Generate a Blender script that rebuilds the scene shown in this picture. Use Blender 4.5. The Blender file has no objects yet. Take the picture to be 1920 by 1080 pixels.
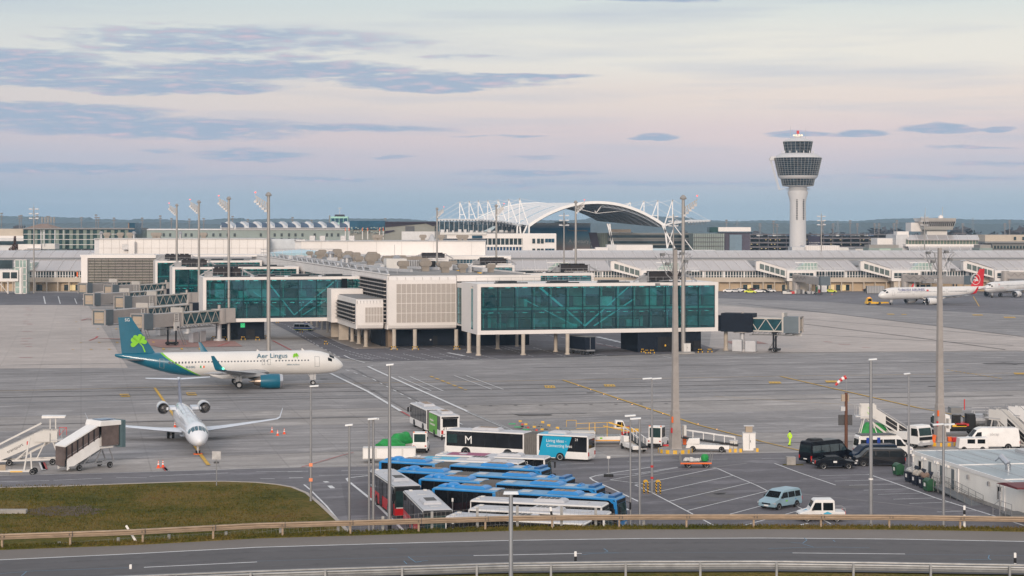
import bpy, math, random
from mathutils import Vector, Matrix
S = bpy.context.scene
COL = S.collection
R = math.radians
rnd = random.Random(7)
F, HY, CH = 3500.0, 420.0, 27.0      # focal length in photo pixels, horizon row, eye height
def G(px, py, z=0.0):                # photo pixel -> point on the level z
 Y = F * (CH - z) / (py - HY)
 return Vector(((px - 960) / F * Y, Y, z))
def D3(px, py, Y):                   # photo pixel at a known distance
 return Vector(((px - 960) / F * Y, Y, CH - (py - HY) / F * Y))
def lin(h):
 h = h.lstrip('#'); o = []
 for i in (0, 2, 4):
  c = int(h[i:i+2], 16) / 255.0
  o.append(c / 12.92 if c <= .04045 else ((c + .055) / 1.055) ** 2.4)
 return tuple(o)
MATS = {}
def nn(nt, t, **kw):
 n = nt.nodes.new(t)
 for k, v in kw.items(): setattr(n, k, v)
 return n
def mat(name, col, rough=.5, metal=0., var=.12, scale=.6, emit=None, es=1., coat=0., bump=0., stretch=None):
 if name in MATS: return MATS[name]
 if isinstance(col, str): col = lin(col)
 if isinstance(col, float): col = (col,) * 3
 m = bpy.data.materials.new(name); m.use_nodes = True; nt = m.node_tree
 b = nt.nodes['Principled BSDF']; L = nt.links.new
 b.inputs['Roughness'].default_value = rough; b.inputs['Metallic'].default_value = metal
 b.inputs['Coat Weight'].default_value = coat
 if max(col) < .06 and not coat: b.inputs['Specular IOR Level'].default_value = .22
 tc = nn(nt, 'ShaderNodeTexCoord')
 src = tc.outputs['Object']
 if stretch:
  mp = nn(nt, 'ShaderNodeMapping'); mp.inputs['Scale'].default_value = stretch; L(src, mp.inputs[0]); src = mp.outputs[0]
 n = nn(nt, 'ShaderNodeTexNoise'); n.inputs['Scale'].default_value = scale; n.inputs['Detail'].default_value = 6; n.inputs['Roughness'].default_value = .65
 L(src, n.inputs['Vector'])
 mr = nn(nt, 'ShaderNodeMapRange'); mr.inputs[1].default_value = .3; mr.inputs[2].default_value = .7
 mr.inputs[3].default_value = 1 - var; mr.inputs[4].default_value = 1 + var * .5
 L(n.outputs['Fac'], mr.inputs[0])
 vm = nn(nt, 'ShaderNodeVectorMath', operation='SCALE'); vm.inputs[0].default_value = col; L(mr.outputs[0], vm.inputs['Scale'])
 L(vm.outputs[0], b.inputs['Base Color'])
 if bump:
  bp = nn(nt, 'ShaderNodeBump'); bp.inputs['Strength'].default_value = bump; L(n.outputs['Fac'], bp.inputs['Height']); L(bp.outputs[0], b.inputs['Normal'])
 if emit:
  if isinstance(emit, str): emit = lin(emit)
  b.inputs['Emission Color'].default_value = (*emit, 1); b.inputs['Emission Strength'].default_value = es
 MATS[name] = m; return m
def glassmat(name, tint, refl=.25, trans=.6, dark=(.01, .02, .02)):
 """see-through coated glass: part mirror, part tinted see-through, part dark film"""
 if name in MATS: return MATS[name]
 m = bpy.data.materials.new(name); m.use_nodes = True; nt = m.node_tree; L = nt.links.new
 nt.nodes.clear(); o = nn(nt, 'ShaderNodeOutputMaterial')
 tr = nn(nt, 'ShaderNodeBsdfTransparent'); tr.inputs[0].default_value = (*tint, 1)
 df = nn(nt, 'ShaderNodeBsdfDiffuse'); df.inputs[0].default_value = (*dark, 1)
 gl = nn(nt, 'ShaderNodeBsdfGlossy'); gl.inputs['Roughness'].default_value = .03; gl.inputs[0].default_value = (.75, .95, 1, 1)
 tc = nn(nt, 'ShaderNodeTexCoord'); n = nn(nt, 'ShaderNodeTexNoise'); n.inputs['Scale'].default_value = .35; n.inputs['Detail'].default_value = 3
 L(tc.outputs['Object'], n.inputs[0]); bp = nn(nt, 'ShaderNodeBump'); bp.inputs['Strength'].default_value = .12; bp.inputs['Distance'].default_value = .3
 L(n.outputs['Fac'], bp.inputs['Height']); L(bp.outputs[0], gl.inputs['Normal'])
 m1 = nn(nt, 'ShaderNodeMixShader'); m1.inputs[0].default_value = trans; L(df.outputs[0], m1.inputs[1]); L(tr.outputs[0], m1.inputs[2])
 fr = nn(nt, 'ShaderNodeFresnel'); fr.inputs[0].default_value = 1.5
 ad = nn(nt, 'ShaderNodeMath', operation='ADD'); ad.use_clamp = True; ad.inputs[1].default_value = refl; L(fr.outputs[0], ad.inputs[0])
 m2 = nn(nt, 'ShaderNodeMixShader'); L(ad.outputs[0], m2.inputs[0]); L(m1.outputs[0], m2.inputs[1]); L(gl.outputs[0], m2.inputs[2])
 L(m2.outputs[0], o.inputs[0]); MATS[name] = m; return m
class MB:
 def __init__(s): s.v = []; s.f = []; s.m = []
 def add(s, vs, fs, m=0):
  n = len(s.v); s.v += [tuple(v) for v in vs]; s.f += [tuple(i + n for i in f) for f in fs]; s.m += [m] * len(fs); return s
 def box(s, x0, x1, y0, y1, z0, z1, m=0):
  if x0 > x1: x0, x1 = x1, x0
  if y0 > y1: y0, y1 = y1, y0
  return s.add([(x0,y0,z0),(x1,y0,z0),(x1,y1,z0),(x0,y1,z0),(x0,y0,z1),(x1,y0,z1),(x1,y1,z1),(x0,y1,z1)],
      [(0,3,2,1),(4,5,6,7),(0,1,5,4),(1,2,6,5),(2,3,7,6),(3,0,4,7)], m)
 def bar(s, p, q, w, h=None, m=0):          # straight square bar
  p, q = Vector(p), Vector(q); d = q - p
  if d.length < 1e-6: return s
  h = h or w; d.normalize(); a = d.cross(Vector((0, 0, 1)))
  a = Vector((1, 0, 0)) if a.length < 1e-3 else a.normalized()
  b = a.cross(d).normalized(); a = a * w / 2; b = b * h / 2
  return s.add([p-a-b, p+a-b, p+a+b, p-a+b, q-a-b, q+a-b, q+a+b, q-a+b], [(0,1,2,3),(7,6,5,4),(0,4,5,1),(1,5,6,2),(2,6,7,3),(3,7,4,0)], m)
 def cyl(s, p, q, r0, r1=None, n=12, m=0, cap=True):
  p, q = Vector(p), Vector(q); r1 = r0 if r1 is None else r1; d = (q - p).normalized()
  a = d.cross(Vector((0, 0, 1))); a = Vector((1, 0, 0)) if a.length < 1e-3 else a.normalized(); b = d.cross(a)
  vs = []
  for c, r in ((p, r0), (q, r1)):
   for i in range(n):
    t = 2 * math.pi * i / n; vs.append(c + a * r * math.cos(t) + b * r * math.sin(t))
  fs = [(i, (i + 1) % n, n + (i + 1) % n, n + i) for i in range(n)]
  if cap: fs += [tuple(range(n - 1, -1, -1)), tuple(range(n, 2 * n))]
  return s.add(vs, fs, m)
 def path(s, pts, r, n=6, m=0):
  for a, b in zip(pts, pts[1:]): s.cyl(a, b, r, r, n, m)
  return s
 def lathe(s, prof, c=(0, 0, 0), axis='z', n=24, m=0, cap=True):
  vs = []
  for r, h in prof:
   for i in range(n):
    t = 2 * math.pi * i / n; a, b = r * math.cos(t), r * math.sin(t)
    p = (a, b, h) if axis == 'z' else ((h, a, b) if axis == 'x' else (a, h, b))
    vs.append((c[0] + p[0], c[1] + p[1], c[2] + p[2]))
  fs = [(k*n+i, k*n+(i+1) % n, (k+1)*n+(i+1) % n, (k+1)*n+i) for k in range(len(prof)-1) for i in range(n)]
  if cap and prof[0][0] > 1e-4: fs.append(tuple(range(n - 1, -1, -1)))
  if cap and prof[-1][0] > 1e-4: fs.append(tuple(range((len(prof)-1)*n, len(prof)*n)))
  return s.add(vs, fs, m)
 def loft(s, rings, m=0, cap=True):
  n = len(rings[0]); vs = [p for r in rings for p in r]
  fs = [(k*n+i, k*n+(i+1) % n, (k+1)*n+(i+1) % n, (k+1)*n+i) for k in range(len(rings)-1) for i in range(n)]
  if cap: fs += [tuple(range(n - 1, -1, -1)), tuple(range((len(rings)-1)*n, len(rings)*n))]
  return s.add(vs, fs, m)
 def prof(s, pts, y0, y1, m=0, inset=0., zi=None):   # side outline (x,z) pushed across y; points above zi lean in by inset
  def yy(z, y, sg): return y - sg * inset if (zi is not None and z > zi) else y
  a = [(x, yy(z, y0, -1), z) for x, z in pts]; b = [(x, yy(z, y1, 1), z) for x, z in pts]; n = len(pts)
  return s.add(a + b, [tuple(range(n)), tuple(range(2*n-1, n-1, -1))] + [(i, n+i, n+(i+1) % n, (i+1) % n) for i in range(n)], m)
 def poly(s, pts, z0, z1, m=0):                      # plan outline (x,y) pushed up
  n = len(pts)
  return s.add([(x, y, z0) for x, y in pts] + [(x, y, z1) for x, y in pts], [tuple(range(n-1, -1, -1)), tuple(range(n, 2*n))] + [(i, (i+1) % n, n+(i+1) % n, n+i) for i in range(n)], m)
 def sheet(s, pts, m=0): return s.add(pts, [tuple(range(len(pts)))], m)
 def mesh(s, name, mats, smooth=False):
  me = bpy.data.meshes.new(name); me.from_pydata(s.v, [], s.f)
  if not isinstance(mats, (list, tuple)): mats = [mats]
  for x in mats: me.materials.append(x)
  if len(mats) > 1: me.polygons.foreach_set('material_index', s.m)
  if smooth: me.polygons.foreach_set('use_smooth', [True] * len(me.polygons))
  me.update(); return me
 def build(s, name, mats, parent=None, smooth=False, loc=None, bevel=0, rot=None):
  o = bpy.data.objects.new(name, s.mesh(name, mats, smooth)); COL.objects.link(o)
  if parent: o.parent = parent
  if loc is not None: o.location = loc
  if rot is not None: o.rotation_euler = rot
  if smooth:
   e = o.modifiers.new('e', 'EDGE_SPLIT'); e.split_angle = R(38)
  if bevel:
   bv = o.modifiers.new('b', 'BEVEL'); bv.width = bevel; bv.segments = 2; bv.limit_method = 'ANGLE'; bv.angle_limit = R(40)
  return o
def tag(o, label=None, cat=None, group=None, kind=None):
 for k, v in (('label', label), ('category', cat), ('group', group), ('kind', kind)):
  if v: o[k] = v
 return o
def thing(name, label, cat, loc=(0, 0, 0), rz=0., group=None):
 o = bpy.data.objects.new(name, None); COL.objects.link(o); o.location = loc; o.rotation_euler = (0, 0, rz)
 o.empty_display_size = .5
 return tag(o, label, cat, group)
def kids(o): return [c for c in list(CH_OF.get(o.name, []))] if False else list(o.children)
def dup(o, loc=None, rz=None, label=None, group=None, parent=None):
 c = o.copy(); COL.objects.link(c); c.parent = parent
 if loc is not None: c.location = loc
 if rz is not None: c.rotation_euler = (0, 0, rz)
 if label: c['label'] = label
 if group: c['group'] = group
 for k in list(o.children): dup(k, parent=c)
 return c
def struct(mb, name, mats, **kw): return tag(mb.build(name, mats, **kw), kind='structure')
def text(s, size, m, parent, loc, rot=(R(90), 0, 0), name='lettering', ex=.01, sx=1., align='LEFT', shear=0.):
 cu = bpy.data.curves.new('t', 'FONT'); cu.body = s; cu.size = size; cu.extrude = ex; cu.align_x = align; cu.resolution_u = 3; cu.shear = shear
 o = bpy.data.objects.new('t', cu); me = bpy.data.meshes.new_from_object(o); bpy.data.objects.remove(o)
 me.materials.clear(); me.materials.append(m)
 p = bpy.data.objects.new(name, me); COL.objects.link(p); p.parent = parent; p.location = loc; p.rotation_euler = rot; p.scale = (sx, 1, 1)
 return p
def head(a, b): return math.atan2(b[1] - a[1], b[0] - a[0])
def wheel(parent, x, y, r, w=.28, rimm=None, name='wheel'):
 """tyre with its rim as a sub-part; side faces +-y"""
 y0, y1 = y - w / 2, y + w / 2
 t = MB().lathe([(r*.6, y0), (r*.92, y0), (r, y0+w*.2), (r, y1-w*.2), (r*.92, y1), (r*.6, y1)], (x, 0, r), 'y', 18).build(name, M.tyre, parent, True)
 MB().lathe([(r*.58, y0+.03), (r*.6, y0-.01), (r*.2, y0+.04), (.02, y0+.02)], (x, 0, r), 'y', 14).lathe([(.02, y1-.02), (r*.2, y1-.04), (r*.6, y1+.01), (r*.58, y1-.03)], (x, 0, r), 'y', 14).build('rim', rimm or M.rim, t, True)
 return t
class M: pass
M.tyre = mat('tyre_rubber', (.018, .018, .019), .85); M.rim = mat('rim_grey', (.42, .42, .43), .4, .5)
M.white = mat('white_paint', (.78, .76, .74), .4, var=.08, scale=.9, coat=.2); M.offw = mat('off_white_panel', (.62, .6, .57), .55, var=.1, scale=.25)
M.clad = mat('white_cladding', (.72, .68, .65), .5, var=.07, scale=.15); M.steel = mat('galvanised_steel', (.36, .36, .37), .5, .55, var=.25, scale=2.5)
M.steelp = mat('pale_painted_steel', (.5, .5, .51), .5, .2); M.black = mat('black_plastic', (.015, .015, .017), .5); M.dglass = mat('dark_vehicle_glass', (.008, .011, .014), .1, var=.3)
M.gglass = mat('green_tinted_windscreen', (.025, .05, .05), .12, var=.5, scale=1.2); M.red = mat('red_paint', (.55, .02, .02), .45); M.yellow = mat('yellow_paint', (.75, .42, .02), .5, var=.2)
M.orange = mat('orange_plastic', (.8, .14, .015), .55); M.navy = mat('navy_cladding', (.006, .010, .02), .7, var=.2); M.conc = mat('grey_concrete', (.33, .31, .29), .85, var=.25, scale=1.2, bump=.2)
M.colm = mat('pale_concrete_column', (.48, .42, .35), .8, var=.18, scale=.8); M.dgrey = mat('dark_grey_metal', (.07, .07, .075), .55, .3); M.mgrey = mat('mid_grey_metal', (.2, .2, .2), .6, .3)
M.blue = mat('bus_blue_paint', (.012, .22, .56), .4, var=.12, scale=.7, coat=.3); M.teal = mat('teal_livery_paint', (.0, .11, .18), .35, coat=.15); M.green = mat('green_tarpaulin', (.008, .27, .05), .6, var=.35, scale=1.6, bump=.5)
M.lime = mat('lime_green_paint', (.2, .55, .01), .45); M.hiv = mat('hi_vis_yellow', (.6, .95, .02), .7, var=.25, scale=5.); M.tan = mat('tan_shutter', (.4, .32, .24), .7, var=.2, scale=2., stretch=(.3, .3, 9))
M.redl = mat('red_lamp', (.5, .01, .01), .3, emit=(1, .08, .04), es=2.5); M.whitel = mat('lit_lamp', (.8, .8, .8), .4, emit=(1, .95, .85), es=3.)
M.tailr = mat('tail_lamp_red', (.5, .015, .01), .25); M.skin = mat('skin', (.5, .3, .22), .6)
# ---------- camera, render settings, light ----------
cam = bpy.data.objects.new('camera', bpy.data.cameras.new('camera')); COL.objects.link(cam); S.camera = cam
cam.location = (0, 0, CH); cam.rotation_euler = (R(90), 0, 0)
cam.data.sensor_width = 36; cam.data.lens = F / 1920 * 36; cam.data.shift_y = -120 / 1920; cam.data.clip_start = 1; cam.data.clip_end = 40000
S.view_settings.view_transform = 'Standard'; S.view_settings.look = 'None'; S.view_settings.exposure = 0; S.view_settings.gamma = 1
S.cycles.volume_bounces = 0; S.cycles.transparent_max_bounces = 16
SUN_EL, SUN_AZ = R(9), R(-155)         # low sun glow behind the camera, a little to the right
sun = bpy.data.objects.new('sun', bpy.data.lights.new('sun', 'SUN')); COL.objects.link(sun)
sun.data.energy = 2.6; sun.data.angle = R(16); sun.data.color = (1, .84, .7)
sd = Vector((math.sin(R(-8)), -math.cos(R(-8)), math.tan(R(13)))).normalized()   # towards the sun
sun.rotation_euler = sd.to_track_quat('Z', 'Y').to_euler()
w = bpy.data.worlds.new('World'); S.world = w; w.cycles.sampling_method = 'MANUAL'; w.cycles.sample_map_resolution = 256; w.use_nodes = True; nt = w.node_tree; nt.nodes.clear(); L = nt.links.new
out = nn(nt, 'ShaderNodeOutputWorld'); bg = nn(nt, 'ShaderNodeBackground'); L(bg.outputs[0], out.inputs[0]); bg.inputs[1].default_value = .1
tc = nn(nt, 'ShaderNodeTexCoord'); sp = nn(nt, 'ShaderNodeSeparateXYZ'); L(tc.outputs['Generated'], sp.inputs[0])
def mth(op, a, b=None, clamp=False):
 n = nn(nt, 'ShaderNodeMath', operation=op); n.use_clamp = clamp
 for i, v in enumerate((a, b)):
  if v is None: continue
  if isinstance(v, (int, float)): n.inputs[i].default_value = v
  else: L(v, n.inputs[i])
 return n.outputs[0]
az = mth('ARCTAN2', sp.outputs[0], sp.outputs[1]); el = sp.outputs[2]
sky = nn(nt, 'ShaderNodeTexSky'); sky.sky_type = 'NISHITA'; sky.sun_disc = False; sky.sun_elevation = R(9); sky.sun_rotation = math.atan2(sd.x, sd.y)
rp = nn(nt, 'ShaderNodeValToRGB'); cr = rp.color_ramp; cr.interpolation = 'EASE'
stops = [(0, '#abbcc9'), (.0145, '#b0becb'), (.022, '#bcc0cd'), (.032, '#ccc5ce'), (.048, '#dbcdcf'), (.066, '#e4d8d2'), (.09, '#e6e3dc'), (.125, '#d3dcdc'), (.2, '#d6dade'), (.3, '#e6e4e4'), (1, '#e4e2e6')]
while len(cr.elements) < len(stops): cr.elements.new(.5)
for e, (p, c) in zip(cr.elements, stops): e.position = p; e.color = (*lin(c), 1)
L(el, rp.inputs[0])
# left part of the sky is a touch bluer than the right
lr = nn(nt, 'ShaderNodeMapRange'); lr.inputs[1].default_value = -.3; lr.inputs[2].default_value = .12; lr.inputs[3].default_value = 0; lr.inputs[4].default_value = 1; L(az, lr.inputs[0])
lm = nn(nt, 'ShaderNodeMixRGB', blend_type='MIX'); lm.inputs[1].default_value = (.86, .905, .95, 1); lm.inputs[2].default_value = (1.03, 1.02, 1.0, 1); L(lr.outputs[0], lm.inputs[0])
ml = nn(nt, 'ShaderNodeMixRGB', blend_type='MULTIPLY'); ml.inputs[0].default_value = 1; L(rp.outputs[0], ml.inputs[1]); L(lm.outputs[0], ml.inputs[2])
# long flat cloud banks: noise stretched along the horizon, gathered where the banks lie
cv = nn(nt, 'ShaderNodeCombineXYZ'); L(mth('MULTIPLY', az, 13.), cv.inputs[0]); L(mth('MULTIPLY', el, 95.), cv.inputs[1])
no = nn(nt, 'ShaderNodeTexNoise'); no.inputs['Scale'].default_value = 1.0; no.inputs['Detail'].default_value = 7; no.inputs['Roughness'].default_value = .55; L(cv.outputs[0], no.inputs[0])
cv2 = nn(nt, 'ShaderNodeCombineXYZ'); L(mth('MULTIPLY', az, 60.), cv2.inputs[0]); L(mth('MULTIPLY', el, 420.), cv2.inputs[1])
no2 = nn(nt, 'ShaderNodeTexNoise'); no2.inputs['Scale'].default_value = 1.0; no2.inputs['Detail'].default_value = 5; L(cv2.outputs[0], no2.inputs[0])
blobs = [(0, 128, 330, 34, .9), (250, 165, 380, 17, 1.), (520, 138, 360, 30, 1.0), (760, 152, 360, 22, .9), (980, 142, 190, 9, .8), (880, 112, 120, 8, .7), (60, 218, 330, 26, 1.), (300, 245, 420, 26, 1.05), (640, 243, 260, 13, .85),
   (80, 318, 360, 14, .85), (520, 335, 300, 8, .6), (1150, 345, 500, 10, .6), (1700, 335, 300, 8, .6), (470, 290, 140, 15, .8), (300, 287, 50, 6, .7), (950, 257, 120, 6, .7), (1228, 257, 55, 6, 1.), (1500, 252, 75, 8, .9), (1612, 252, 62, 9, 1.), (1760, 243, 85, 9, 1.), (1870, 243, 40, 5, .9),
   (1800, 281, 130, 6, .6), (1880, 310, 160, 9, .5), (1000, 325, 190, 9, .75), (420, 82, 460, 40, .6), (1180, 0, 260, 8, .7), (740, 296, 60, 5, .7), (1010, 295, 90, 6, .5)]
azw = mth('ADD', az, mth('MULTIPLY', mth('SUBTRACT', no2.outputs[0], .5), .016)); elw = mth('ADD', el, mth('MULTIPLY', mth('SUBTRACT', no.outputs[0], .5), .012))
acc = None
for px, py, sx, sy, a in blobs:
 a0, e0 = math.atan((px - 960) / F), (HY - py) / F
 dx = mth('MULTIPLY', mth('SUBTRACT', azw, a0), F / sx); dy = mth('MULTIPLY', mth('SUBTRACT', elw, e0), F / sy)
 q = mth('MULTIPLY', mth('SUBTRACT', 1, mth('ADD', mth('MULTIPLY', dx, dx), mth('MULTIPLY', dy, dy)), True), a)
 acc = q if acc is None else mth('MAXIMUM', acc, q)
dn = mth('ADD', mth('MULTIPLY', mth('SUBTRACT', no.outputs[0], .5), 1.9), mth('MULTIPLY', mth('SUBTRACT', no2.outputs[0], .5), 1.5))
cd = nn(nt, 'ShaderNodeMapRange'); cd.interpolation_type = 'SMOOTHSTEP'; cd.inputs[1].default_value = .12; cd.inputs[2].default_value = .72
L(mth('ADD', acc, mth('MULTIPLY', dn, mth('ADD', mth('MULTIPLY', acc, .9), .42))), cd.inputs[0])
cc = nn(nt, 'ShaderNodeMixRGB'); cc.inputs[1].default_value = (*lin('#a0b2c8'), 1); cc.inputs[2].default_value = (*lin('#d8c3cc'), 1)
L(mth('MULTIPLY', mth('SUBTRACT', no2.outputs[0], .48, ), 3., True), cc.inputs[0])
cv3 = nn(nt, 'ShaderNodeCombineXYZ'); L(mth('MULTIPLY', az, 5.), cv3.inputs[0]); L(mth('MULTIPLY', el, 70.), cv3.inputs[1]); no3 = nn(nt, 'ShaderNodeTexNoise'); no3.inputs['Scale'].default_value = 1.; no3.inputs['Detail'].default_value = 4; L(cv3.outputs[0], no3.inputs[0])
ve = nn(nt, 'ShaderNodeMixRGB'); L(mth('MULTIPLY', mth('SUBTRACT', no3.outputs[0], .47), 2.2, True), ve.inputs[0]); L(ml.outputs[0], ve.inputs[1]); ve.inputs[2].default_value = (*lin('#b7c0cf'), 1)
cm = nn(nt, 'ShaderNodeMixRGB'); L(mth('MULTIPLY', cd.outputs[0], .92), cm.inputs[0]); L(ve.outputs[0], cm.inputs[1]); L(cc.outputs[0], cm.inputs[2])
# the sky texture carries the daylight; the banks and the dusk bands lie over its lowest part
bst = nn(nt, 'ShaderNodeMapRange'); bst.inputs[1].default_value = .12; bst.inputs[2].default_value = .5; bst.inputs[3].default_value = 10.4; bst.inputs[4].default_value = 10.2; L(el, bst.inputs[0])
sc1 = nn(nt, 'ShaderNodeVectorMath', operation='SCALE'); L(bst.outputs[0], sc1.inputs['Scale']); L(cm.outputs[0], sc1.inputs[0])
mx = nn(nt, 'ShaderNodeMixRGB'); L(mth('MULTIPLY', mth('SUBTRACT', el, .16), 2., True), mx.inputs[0]); L(sc1.outputs[0], mx.inputs[1])
sc2 = nn(nt, 'ShaderNodeMixRGB', blend_type='ADD'); sc2.inputs[0].default_value = .35; L(sc1.outputs[0], sc2.inputs[1]); L(sky.outputs[0], sc2.inputs[2])
L(sc2.outputs[0], mx.inputs[2]); L(mx.outputs[0], bg.inputs[0])
# the evening air: one even box of haze round camera and scene
hz_ = bpy.data.materials.new('haze'); hz_.use_nodes = True; nt2 = hz_.node_tree; nt2.nodes.clear(); o_ = nn(nt2, 'ShaderNodeOutputMaterial'); v_ = nn(nt2, 'ShaderNodeVolumePrincipled')
v_.inputs['Color'].default_value = (.5, .75, 1, 1); v_.inputs['Density'].default_value = 8.5e-5; v_.inputs['Anisotropy'].default_value = 0.; nt2.links.new(v_.outputs[0], o_.inputs['Volume'])
tag(MB().box(-9000, 9000, -60, 9000, -12, 112).build('haze', hz_), 'pale evening haze that turns the far hills blue', 'haze', kind='stuff')
# ---------- ground, roads, markings ----------
A14 = R(14); U = Vector((math.cos(A14), math.sin(A14), 0)); V = Vector((-math.sin(A14), math.cos(A14), 0))
def gmat(name, col, v1=.18, v2=.1, slab=None, joint=.72, streak=.12, rough=.85, patch=0, ang=13., fine=1.5):
 m = bpy.data.materials.new(name); m.use_nodes = True; nt = m.node_tree; L = nt.links.new; b = nt.nodes['Principled BSDF']
 b.inputs['Roughness'].default_value = rough; b.inputs['Specular IOR Level'].default_value = .3
 if isinstance(col, str): col = lin(col)
 tc = nn(nt, 'ShaderNodeTexCoord'); mp = nn(nt, 'ShaderNodeMapping'); mp.inputs['Rotation'].default_value = (0, 0, R(-ang)); L(tc.outputs['Object'], mp.inputs[0])
 cur = None
 def layer(scale, amt, st=(1, 1, 1), det=6, lo=.3, hi=.7, rg=.6):
  nonlocal cur
  q = nn(nt, 'ShaderNodeMapping'); q.inputs['Scale'].default_value = st; L(mp.outputs[0], q.inputs[0])
  n = nn(nt, 'ShaderNodeTexNoise'); n.inputs['Scale'].default_value = scale; n.inputs['Detail'].default_value = det; n.inputs['Roughness'].default_value = rg; L(q.outputs[0], n.inputs[0])
  r = nn(nt, 'ShaderNodeMapRange'); r.inputs[1].default_value = lo; r.inputs[2].default_value = hi; r.inputs[3].default_value = 1 - amt; r.inputs[4].default_value = 1 + amt; L(n.outputs['Fac'], r.inputs[0])
  if cur is None: cur = r.outputs[0]
  else:
   x = nn(nt, 'ShaderNodeMath', operation='MULTIPLY'); L(cur, x.inputs[0]); L(r.outputs[0], x.inputs[1]); cur = x.outputs[0]
 layer(.012, v1); layer(.25, v2, det=8); layer(.05, streak, (1, 9, 1)); layer(fine, v2 * .8, det=4)
 if patch: layer(.09, patch, (1, 2.2, 1), lo=.56, hi=.6)
 if slab:
  br = nn(nt, 'ShaderNodeTexBrick'); br.offset = 0; br.inputs['Scale'].default_value = 1; br.inputs['Mortar Size'].default_value = .1; br.inputs['Mortar Smooth'].default_value = .3
  br.inputs['Brick Width'].default_value = slab; br.inputs['Row Height'].default_value = slab
  br.inputs['Color1'].default_value = (1, 1, 1, 1); br.inputs['Color2'].default_value = (.93, .93, .93, 1); br.inputs['Mortar'].default_value = (joint,) * 3 + (1,)
  L(mp.outputs[0], br.inputs[0]); x = nn(nt, 'ShaderNodeMath', operation='MULTIPLY'); L(cur, x.inputs[0]); L(br.outputs[0], x.inputs[1]); cur = x.outputs[0]
 vm = nn(nt, 'ShaderNodeVectorMath', operation='SCALE'); vm.inputs[0].default_value = col; L(cur, vm.inputs['Scale']); L(vm.outputs[0], b.inputs['Base Color'])
 return m
g_conc = gmat('apron_concrete', (.35, .322, .304), .18, .1, slab=7.5, joint=.82, streak=.16, patch=.1)
g_conc2 = gmat('light_concrete', (.46, .405, .37), .12, .08, slab=7.5, joint=.86, streak=.12, patch=.05)
g_conc3 = gmat('worn_concrete', (.285, .268, .264), .18, .1, slab=7.5, joint=.86, streak=.24, patch=.1)
g_asph = gmat('grey_asphalt', (.175, .166, .177), .18, .12, streak=.18, patch=.14)
g_asph2 = gmat('dark_asphalt', (.148, .139, .15), .2, .14, streak=.16, patch=.14)
g_road = gmat('road_asphalt', (.11, .105, .108), .08, .05, streak=.05, ang=2, fine=6.)
g_shoulder = gmat('shoulder_asphalt', (.185, .165, .15), .08, .06, streak=.05, ang=2, fine=7.)
g_field = gmat('distant_fields', (.10, .10, .06), .5, .2, streak=.4, ang=0)
g_grassm = bpy.data.materials.new('short_grass');
def _grass():
 m = g_grassm; m.use_nodes = True; nt = m.node_tree; L = nt.links.new; b = nt.nodes['Principled BSDF']; b.inputs['Roughness'].default_value = .95; b.inputs['Specular IOR Level'].default_value = .1
 tc = nn(nt, 'ShaderNodeTexCoord')
 def n(s, d=8, r=.7):
  q = nn(nt, 'ShaderNodeTexNoise'); q.inputs['Scale'].default_value = s; q.inputs['Detail'].default_value = d; q.inputs['Roughness'].default_value = r; L(tc.outputs['Object'], q.inputs[0]); return q.outputs['Fac']
 cr = nn(nt, 'ShaderNodeValToRGB'); e = cr.color_ramp;
 for p, c in ((.36, (.034, .040, .005)), (.44, (.075, .075, .010)), (.50, (.115, .092, .016)), (.56, (.165, .118, .03)), (.64, (.11, .06, .025))):
  x = e.elements.new(p); x.color = (*c, 1)
 mx = nn(nt, 'ShaderNodeMath', operation='MULTIPLY_ADD'); L(n(.09), mx.inputs[0]); mx.inputs[1].default_value = .6
 y = nn(nt, 'ShaderNodeMath', operation='MULTIPLY'); L(n(1.6), y.inputs[0]); y.inputs[1].default_value = .4; L(y.outputs[0], mx.inputs[2]); L(mx.outputs[0], cr.inputs[0])
 vm = nn(nt, 'ShaderNodeVectorMath', operation='SCALE'); L(cr.outputs[0], vm.inputs[0])
 r = nn(nt, 'ShaderNodeMapRange'); r.inputs[1].default_value = .25; r.inputs[2].default_value = .75; r.inputs[3].default_value = .35; r.inputs[4].default_value = 1.5; L(n(7., 4), r.inputs[0]); L(r.outputs[0], vm.inputs['Scale'])
 L(vm.outputs[0], b.inputs['Base Color']); bp = nn(nt, 'ShaderNodeBump'); bp.inputs['Strength'].default_value = .8; L(n(9., 3), bp.inputs['Height']); L(bp.outputs[0], b.inputs['Normal'])
_grass()
def gpoly(pts, z): return [Vector((p.x, p.y, z)) for p in (G(*q) for q in pts)]
struct(MB().sheet([(-16000, 60, -.05), (16000, 60, -.05), (16000, 16000, -.05), (-16000, 16000, -.05)]), 'ground', g_field)
struct(MB().sheet([(-330, 128, 0), (330, 128, 0), (900, 1500, 0), (-900, 1500, 0)]), 'apron', g_conc)
zz = [.006]
def zone(name, pts, m): zz[0] += .006; return struct(MB().sheet(gpoly(pts, zz[0])), name, m)
zone('taxiway', [(-300, 693), (0, 687), (700, 676), (1400, 664), (2300, 655), (2300, 725), (1400, 742), (700, 765), (-300, 790)], g_conc3)
zone('taxiway', [(-300, 815), (700, 795), (1400, 772), (2300, 752), (2300, 800), (1400, 812), (700, 845), (-300, 880)], g_conc3)
zone('apron', [(1340, 572), (1560, 588), (1760, 612), (2100, 650), (2100, 657), (1400, 662), (1330, 650)], g_conc2)
zone('apron', [(-80, 572), (165, 572), (240, 690), (-160, 692)], g_conc2)
zone('apron', [(1350, 560), (1560, 566), (1760, 582), (2100, 606), (2100, 652), (1760, 612), (1560, 588), (1345, 569)], g_conc3)
zone('apron', [(1340, 546), (2300, 549), (2300, 610), (1760, 583), (1560, 567), (1345, 559)], g_asph)
zone('service_road', [(-60, 549), (160, 549), (185, 572), (-80, 572)], g_asph2)
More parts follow.
